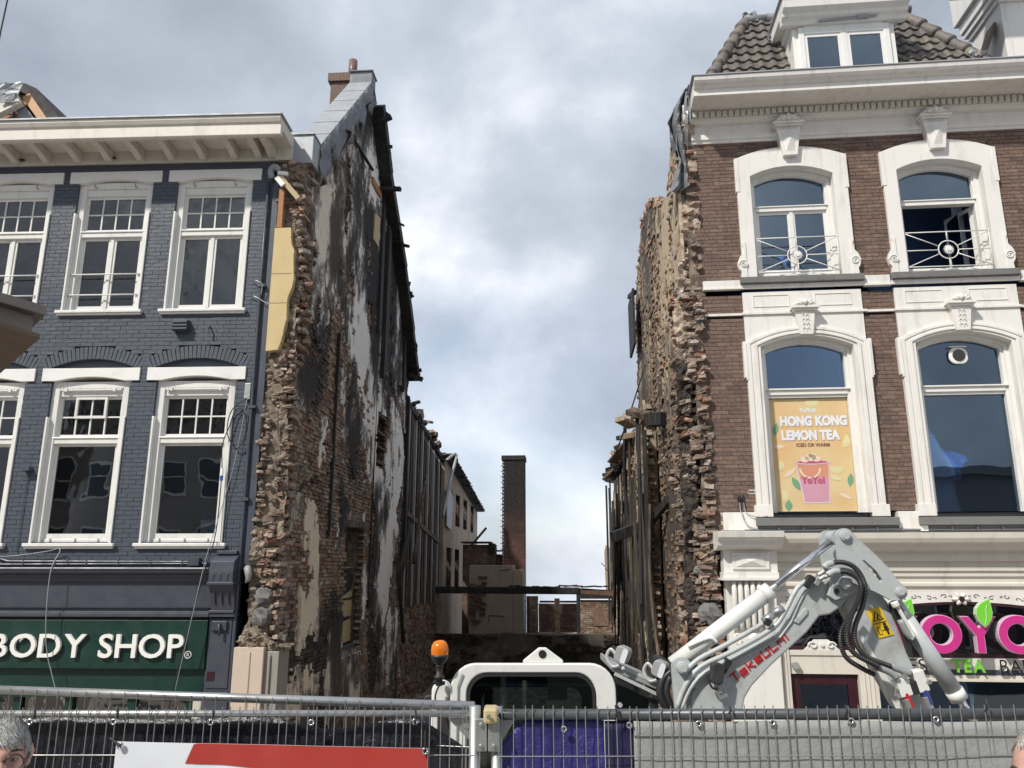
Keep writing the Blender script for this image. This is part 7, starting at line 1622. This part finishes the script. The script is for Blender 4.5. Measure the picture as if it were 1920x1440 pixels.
for px, py in ((1056, 1363),): eyelet(px, py, PU)
for px, py in ((1177, 1356), (1306, 1353), (1442, 1351), (1588, 1348), (1745, 1345), (1914, 1343)): eyelet(px, py, bpy.data.objects['grey_tarp'])
def tie(px, py0, py1, lab, Y=3.028):
    a = EP(px, py0, Y); b = EP(px-1, py1, Y); o = MB().tube(smoothpath([a, ((a[0]+b[0])/2+.004, Y-.006, (a[2]+b[2])/2), b]), .004, 6).build('cable_tie', rubber, None); tag(o, lab, 'cable tie')
for px, py0, py1, lab in ((66, 1330, 1346, 'black cable tie at the first foil eyelet behind the grey-haired man'), (221, 1328, 1346, 'black cable tie at the eyelet above the left end of the banner'), (400, 1330, 1347, 'black cable tie above the white and red join of the banner'), (779, 1330, 1360, 'black cable tie near the left galvanised post'),
    (1154, 1322, 1350, 'black cable tie on the dark rail above the purple strip'), (1368, 1325, 1338, 'black cable tie on the dark rail left of the excavator boom foot'), (1585, 1322, 1346, 'black cable tie hanging below the dark rail under the boom'), (1848, 1312, 1335, 'black cable tie at the right part of the dark rail')): tie(px, py0, py1, lab, 3.02)
# banner in front of the mesh
bn = thing('banner', 'white and red banner tied in front of the left mesh fence panel', 'banner')
BY = FY-.035
def bpt(px, py, dy=0): x, z = E(px, py, BY); return x, z
x0_, zt0 = bpt(218, 1390); x1_, zt1 = bpt(803, 1403)
def bsheet(name, mat, f0, f1, x0, x1, dy, nx=70, nz=24):
    V = []; 
    for i in range(nx+1):
        x = x0+(x1-x0)*i/nx
        for j in range(nz+1):
            z = f0(x)+(f1(x)-f0(x))*j/nz; V.append((x, BY+dy+.006*float(noise.noise(Vector((x*3, z*3, 2))))+.003*float(noise.noise(Vector((x*11, z*9, 5)))), z))
    return MB().add(V, [(i*(nz+1)+j, i*(nz+1)+j+1, (i+1)*(nz+1)+j+1, (i+1)*(nz+1)+j) for i in range(nx) for j in range(nz)]).build(name, mat, bn, smooth=True)
tz = lambda x: zt0+(zt1-zt0)*(x-x0_)/(x1_-x0_)
bsheet('banner_cloth', bwhite, tz, lambda x: 2.35+0*x, x0_, x1_, 0, 80, 50)
xa, za = bpt(365, 1392); xb, zb_ = bpt(348, 1431); xm, zm_ = bpt(500, 1437)
def redbot(x):
    if x < xa: return zb_+(za-zb_)*0
    return zb_-(x-xb)*.035-.20*max(0, x-xb-.12)**1.6
bsheet('banner_print', bred, lambda x: tz(x)-.0004 if x > xa else tz(x)-(xa-x)/(xa-xb)*(za-zb_)*.98, redbot, xb, x1_-.002, -.0025)
for px, py in ((226, 1398), (797, 1408)):
    x, z = E(px, py, BY-.01); o = MB().tube([(x+.009*math.cos(a), BY-.012, z+.009*math.sin(a)) for a in [2*PI*k/14 for k in range(15)]], .0035, 6).build('eyelet', chrome, bn, smooth=True); MB().disc((x, z), .006, BY-.012, BY-.009, 12).build('eyelet_hole', rubber, o)
for a, b in (((226, 1398), (206, 1384)), ((797, 1408), (797, 1370))):
    o = MB().tube([EP(*a, BY-.014), EP(*b, BY-.01)], .004, 6).build('cable_tie', rubber, None); tag(o, 'black cable tie holding the %s upper corner of the banner' % ('left' if a[0] < 500 else 'right'), 'cable tie')

# ================================================================== KIOSK CANOPY, left edge
kc = thing('kiosk_canopy', 'brown boarded canopy corner with a metal rim jutting in from the left edge', 'canopy')
def slab(pts_t, th, mat, nm):   # pts in 3D (top corner list), extruded down
    V = [Vector(p) for p in pts_t]; n = len(V); vs = [tuple(v) for v in V]+[(v.x, v.y, v.z-th) for v in V]
    return MB().add(vs, [tuple(range(n)), tuple(range(2*n-1, n-1, -1))]+[(i, i+n, (i+1) % n+n, (i+1) % n) for i in range(n)]).build(nm, mat, kc)
zt_ = 5.60
slab([(-2.53, 4.05, 5.40), (-4.0, 5.67, 5.40), (-4.6, 4.6, 5.40), (-3.1, 2.95, 5.40)], .05, taupe_metal, 'rim')
slab([(-2.60, 4.06, 5.348), (-4.02, 5.62, 5.348), (-4.6, 4.6, 5.348), (-3.12, 3.02, 5.348)], .145, taupe_metal, 'fascia')
slab([(-2.46, 3.92, 5.20), (-3.9, 5.50, 5.20), (-5.0, 4.6, 5.20), (-3.0, 2.3, 5.20)], .02, brown_board, 'soffit')
# ================================================================== PEOPLE
skin = NT('skin'); _c = skin.mix(skin.ramp(skin.noise(16, 4), [(.35, 0.0), (.7, 1.0)]), (.55, .34, .27), (.48, .26, .20)); _p = skin.bsdf(_c, .5, 0, skin.noise(160, 3), .12, .001); _p.inputs['Subsurface Weight'].default_value = .12; _p.inputs['Subsurface Radius'].default_value = (.01, .004, .002); skin = skin.m
hair_m = NT('grey_hair'); _at = hair_m.n('ShaderNodeAttribute', attribute_name='tint'); hair_m.bsdf(hair_m.ramp(_at.outputs['Fac'], [(0.0, (.12, .12, .115)), (.4, (.28, .28, .27)), (1.0, (.62, .62, .60))]), .55); hair_m = hair_m.m
hair2 = NT('white_hair'); _at = hair2.n('ShaderNodeAttribute', attribute_name='tint'); hair2.bsdf(hair2.ramp(_at.outputs['Fac'], [(0.0, (.38, .33, .28)), (1.0, (.72, .68, .63))]), .6); hair2 = hair2.m
coat = painted('dark_coat', (.03, .035, .05), rough=.85, dirt=.2); coat2 = painted('beige_coat', (.32, .27, .20), rough=.85)
eye_w = painted('eye_white', (.62, .58, .55), dirt=0, rough=.2); iris = painted('iris', (.05, .035, .025), dirt=0, rough=.1); brow_m = painted('eyebrow', (.07, .06, .05), rough=.8); frame_m = painted('tortoise_frame', (.05, .016, .012), rough=.2)
def face_pt(v):
    x, y, z = v   # unit sphere; face toward -y
    g = lambda cx, cz, sx, sz: math.exp(-((x-cx)/sx)**2-((z-cz)/sz)**2)
    f = max(0, -y)
    w = .073*(1-.20*max(0, -z)**1.6-.03*max(0, z)); d = .095; h = .121 if z < 0 else .108
    X = x*w; Y = y*d; Z = z*h
    if z < 0: Y += -.012*max(0, -z)*f+.035*max(0, y)*max(0, -z)**2
    Y -= f*(.026*g(0, -.20, .17, .13)+.014*g(0, -.02, .12, .22)+.006*g(0, .22, .6, .10)+.010*g(0, -.52, .34, .10)+.016*g(0, -.82, .35, .14)+.008*g(.5, -.18, .22, .16)+.008*g(-.5, -.18, .22, .16))
    Y += f*(.012*g(.40, .03, .20, .10)+.012*g(-.40, .03, .20, .10)+.006*g(0, -.40, .4, .05))
    return Vector((X, Y, Z))
def person(label, pos, rz, tiltx, hairmat, coatmat, glasses, hairline, seed, height_eye):
    P = thing('person', label, 'person', (pos[0], pos[1], DK), rz); he = height_eye-DK
    # body: one skinned figure
    me = bpy.data.meshes.new('body'); V = [(0, 0, .95), (0, .01, 1.15), (0, .01, he-.32), (0, .015, he-.21), (0, 0, he-.13)]; Ed = [(0, 1), (1, 2), (2, 3), (3, 4)]; R_ = [.15, .15, .15, .075, .055]
    for s in (-1, 1):
        b = len(V); V += [(s*.19, .02, he-.33), (s*.25, .03, he-.62), (s*.24, -.03, he-.87), (s*.235, -.05, he-.95)]; Ed += [(2, b), (b, b+1), (b+1, b+2), (b+2, b+3)]; R_ += [.075, .052, .036, .034]
        b = len(V); V += [(s*.10, 0, .88), (s*.11, 0, .50), (s*.12, .02, .10), (s*.13, -.13, .045)]; Ed += [(0, b), (b, b+1), (b+1, b+2), (b+2, b+3)]; R_ += [.10, .065, .045, .04]
    me.from_pydata(V, Ed, []); o = bpy.data.objects.new('body', me); COL.objects.link(o); o.parent = P; me.materials.append(coatmat)
    sk = o.modifiers.new('skin', 'SKIN'); me.skin_vertices[0].data[0].use_root = True
    for i, r in enumerate(R_): me.skin_vertices[0].data[i].radius = (r*1.15, r*.85)
    ss = o.modifiers.new('sub', 'SUBSURF'); ss.levels = 2; ss.render_levels = 2
    H = bpy.data.objects.new('head', None)
    n, k = 56, 72; HV = []
    for i in range(n+1):
        th = PI*i/n
        for j in range(k): ph = 2*PI*j/k; HV.append(face_pt((math.sin(th)*math.cos(ph), math.sin(th)*math.sin(ph), math.cos(th))))
    HF = [(i*k+j, (i+1)*k+j, (i+1)*k+(j+1) % k, i*k+(j+1) % k) for i in range(n) for j in range(k)]
    m = MB().add(HV, HF)
    m.tube([(0, .02, -.06), (0, .03, -.16), (0, .03, -.24)], [.05, .053, .06], 16)
    for s in (-1, 1):
        m.tube([(s*.070+s*.006*math.sin(t*PI/8), .012-.013*math.cos(t*2*PI/8*.9), -.012+.026*math.sin(t*2*PI/8*.9)) for t in range(9)], [.006, .009, .009, .009, .008, .008, .008, .009, .006], 7)
        m.tube([(s*.070, .02, .015), (s*.078, .015, -.005), (s*.072, .01, -.03)], [.012, .013, .010], 7)
    hd = m.build('head', skin, P, smooth=True, loc=(0, 0, he)); hd.rotation_euler = (tiltx, 0, 0)
    ey = MB()
    for s in (-1, 1): lump_ = lathe([(.0, -.0115), (.006, -.0105), (.0105, -.005), (.0118, 0), (.0105, .005), (.006, .0105), (0, .0115)], 14); b = [(x+s*.031, y-.073, z+.004) for x, y, z in lump_.v]; ey.add(b, lump_.f)
    ey.build('eyes', eye_w, hd, smooth=True); ir = MB()
    for s in (-1, 1): ir.disc((s*.031, .003), .0055, -.0865, -.083, 14)
    ir.build('irises', iris, hd)
    lid = MB()
    for s in (-1, 1):
        lid.tube([(s*.031+.014*math.cos(a), -.080-.006*math.sin(a), .006+.007*math.sin(a)) for a in [PI*q/8 for q in range(9)]], .0035, 6)
        lid.tube([(s*.031+.014*math.cos(a), -.079-.004*math.sin(a), .002-.006*math.sin(a)) for a in [PI*q/8 for q in range(9)]], .0028, 6)
    lid.build('eyelids', skin, hd, smooth=True)
    eb_ = MB(); R2 = random.Random(seed)
    for s in (-1, 1):
        for q in range(60): t = R2.random(); x = s*(.013+.036*t); z = .024+.006*math.sin(t*PI)+R2.uniform(-.003, .003); eb_.tube([(x, -.093+.018*t, z), (x+s*.006, -.094+.020*t, z+.002)], .0010, 3)
    eb_.build('eyebrows', brow_m, hd)
    MB().tube([(-.022, -.089, -.066), (-.01, -.094, -.0645), (0, -.095, -.066), (.01, -.094, -.0645), (.022, -.089, -.066)], [.002, .0045, .0045, .0045, .002], 6).build('lips', painted('lips', (.36, .15, .13), rough=.4, dirt=0), hd, smooth=True)
    if glasses:
        g = MB()
        for s in (-1, 1):
            cx = s*.034; pts = [(cx+.0265*math.cos(a)*(1+.05*math.sin(a)), -.101+abs(cx+.026*math.cos(a))*.12, -.004+.0235*math.sin(a)-(.003*math.cos(2*a))) for a in [2*PI*q/28 for q in range(29)]]
            g.tube(pts, .0024, 6); g.tube([(s*.060, -.094, .004), (s*.072, -.085, .006), (s*.076, -.02, .004), (s*.074, .02, -.004)], .0024, 5)
            MB().add([(cx+.025*math.cos(a), -.099+abs(cx+.025*math.cos(a))*.12, -.004+.022*math.sin(a)) for a in [2*PI*q/24 for q in range(24)]], [tuple(range(24))]).build('lens', glass_spec, hd)
        g.tube([(-.009, -.102, .005), (0, -.104, .008), (.009, -.102, .005)], .0026, 6); g.build('glasses', frame_m, hd, smooth=True)
    # hair: many tapering strands over the scalp
    V = []; F = []; T = []
    for q in range(11000):
        z = R2.uniform(-.35, 1); a = R2.uniform(0, 2*PI); r = math.sqrt(max(0, 1-z*z)); x, y = r*math.cos(a), r*math.sin(a)
        front = -y
        if front > 0 and z < hairline+.10*math.sin(a*7)*.2 + (0 if abs(x) < .75 else -.25) and abs(x) < .93-.25*max(0, -z+.1): continue
        if front > -.1 and z < .05 and abs(x) > .8 and z < -.12: continue
        p = face_pt((x, y, z)); nrm = Vector((x/.077, y/.098, z/.122)).normalized()
        flow = Vector((.75*z*max(0, front)+.5*(1 if x > -.2 else -1)*(1-z), -.75*z if front > -.3 else .2, -.8+.5*z))+Vector((R2.gauss(0, .16), R2.gauss(0, .16), R2.gauss(0, .14)))
        flow = (flow-nrm*flow.dot(nrm)).normalized(); side = nrm.cross(flow).normalized(); L_ = R2.uniform(.012, .026); w = R2.uniform(.0007, .0013)
        b0 = p-nrm*.001; b1 = p+nrm*(.004+R2.random()*.004)+flow*L_*.5; b2 = p+nrm*(.003+R2.random()*.004)+flow*L_*1.25
        i0 = len(V); V += [b0-side*w, b0+side*w, b1-side*w*.9, b1+side*w*.9, b2-side*w*.2, b2+side*w*.2]; F += [(i0, i0+1, i0+3, i0+2), (i0+2, i0+3, i0+5, i0+4)]; t = min(1, max(0, R2.gauss(.5, .28)+(.15 if abs(x) > .7 else 0))); T += [t, t]
    hr = np_mesh('hair', [tuple(v) for v in V], F, hairmat, hd, tint=T); hr['kind'] = 'stuff'
    cap_ = MB(); HV2 = []; kk = 40; rows = 14
    for i in range(rows+1):
        th = PI*.5*i/rows*1.02
        for j in range(kk):
            ph = 2*PI*j/kk; z = math.cos(th); x = math.sin(th)*math.cos(ph); y = math.sin(th)*math.sin(ph); 
            if -y > 0 and z < hairline: z = max(z, hairline); rr_ = math.sqrt(max(0, 1-z*z)); x, y = rr_*math.cos(ph), rr_*math.sin(ph)
            p = face_pt((x, y, z)); nrm = Vector((x/.077, y/.098, z/.122)).normalized(); HV2.append(p+nrm*.0035)
    cap_.add(HV2, [(i*kk+j, (i+1)*kk+j, (i+1)*kk+(j+1) % kk, i*kk+(j+1) % kk) for i in range(rows) for j in range(kk)]).build('hair_base', hairmat, hd, smooth=True)
    return P
x_, z_ = E(4, 1413, 2.70)
person('grey-haired man with dark round glasses looking down at the bottom left corner', (x_, 2.70, 0), rad(31), rad(6), hair_m, coat, True, .50, 5, z_)
x_, z_ = E(1962, 1448, 2.35)
person('bald-topped person with wispy white hair cut off at the bottom right corner', (x_, 2.35, 0), rad(-60), rad(10), hair2, coat2, False, .80, 9, z_)

# ================================================================== HOUSES ACROSS THE STREET (seen only in reflections)
ow = [painted('opposite_wall_pale', (.50, .47, .42), dirt=.3), painted('opposite_wall_brick', (.34, .30, .27), dirt=.3), painted('opposite_wall_grey', (.36, .36, .37), dirt=.3)]
for k, (xa_, w_, h_, mt, lab) in enumerate(((-26, 10, 14.5, 1, 'brick'), (-15.8, 8, 15.5, 0, 'pale'), (-7.6, 7.5, 14.2, 2, 'grey'), (.1, 8, 8.4, 0, 'cream'), (8.3, 9, 8.0, 2, 'low grey'))):
    H_ = thing('opposite_house', '%s house across the street, mirrored in the windows, %s from the left' % (lab, ['first', 'second', 'third', 'fourth', 'fifth'][k]), 'building', (xa_, -12, 0))
    wa = MB().box(0, w_, -8, 0, 0, h_).box(-.05, w_+.05, -8, .4, h_, h_+.35).build('wall', ow[mt], H_)
    pr = None; n = int(w_/1.9)
    for r in range(int((h_-1)/3.3)):
        for q in range(n):
            if pr is None: pr = MB().box(-.6, .6, 0, .05, 0, 1.9).build('window', window_white, H_); pn_ = MB().box(-.5, .5, .05, .06, .1, .95).box(-.5, .5, .05, .06, 1.02, 1.8).build('pane', interior, pr); o = pr
            else: o = share(pr); share(pn_, o)
            o.location = ((q+.5)*w_/n, 0, .9+r*3.3)
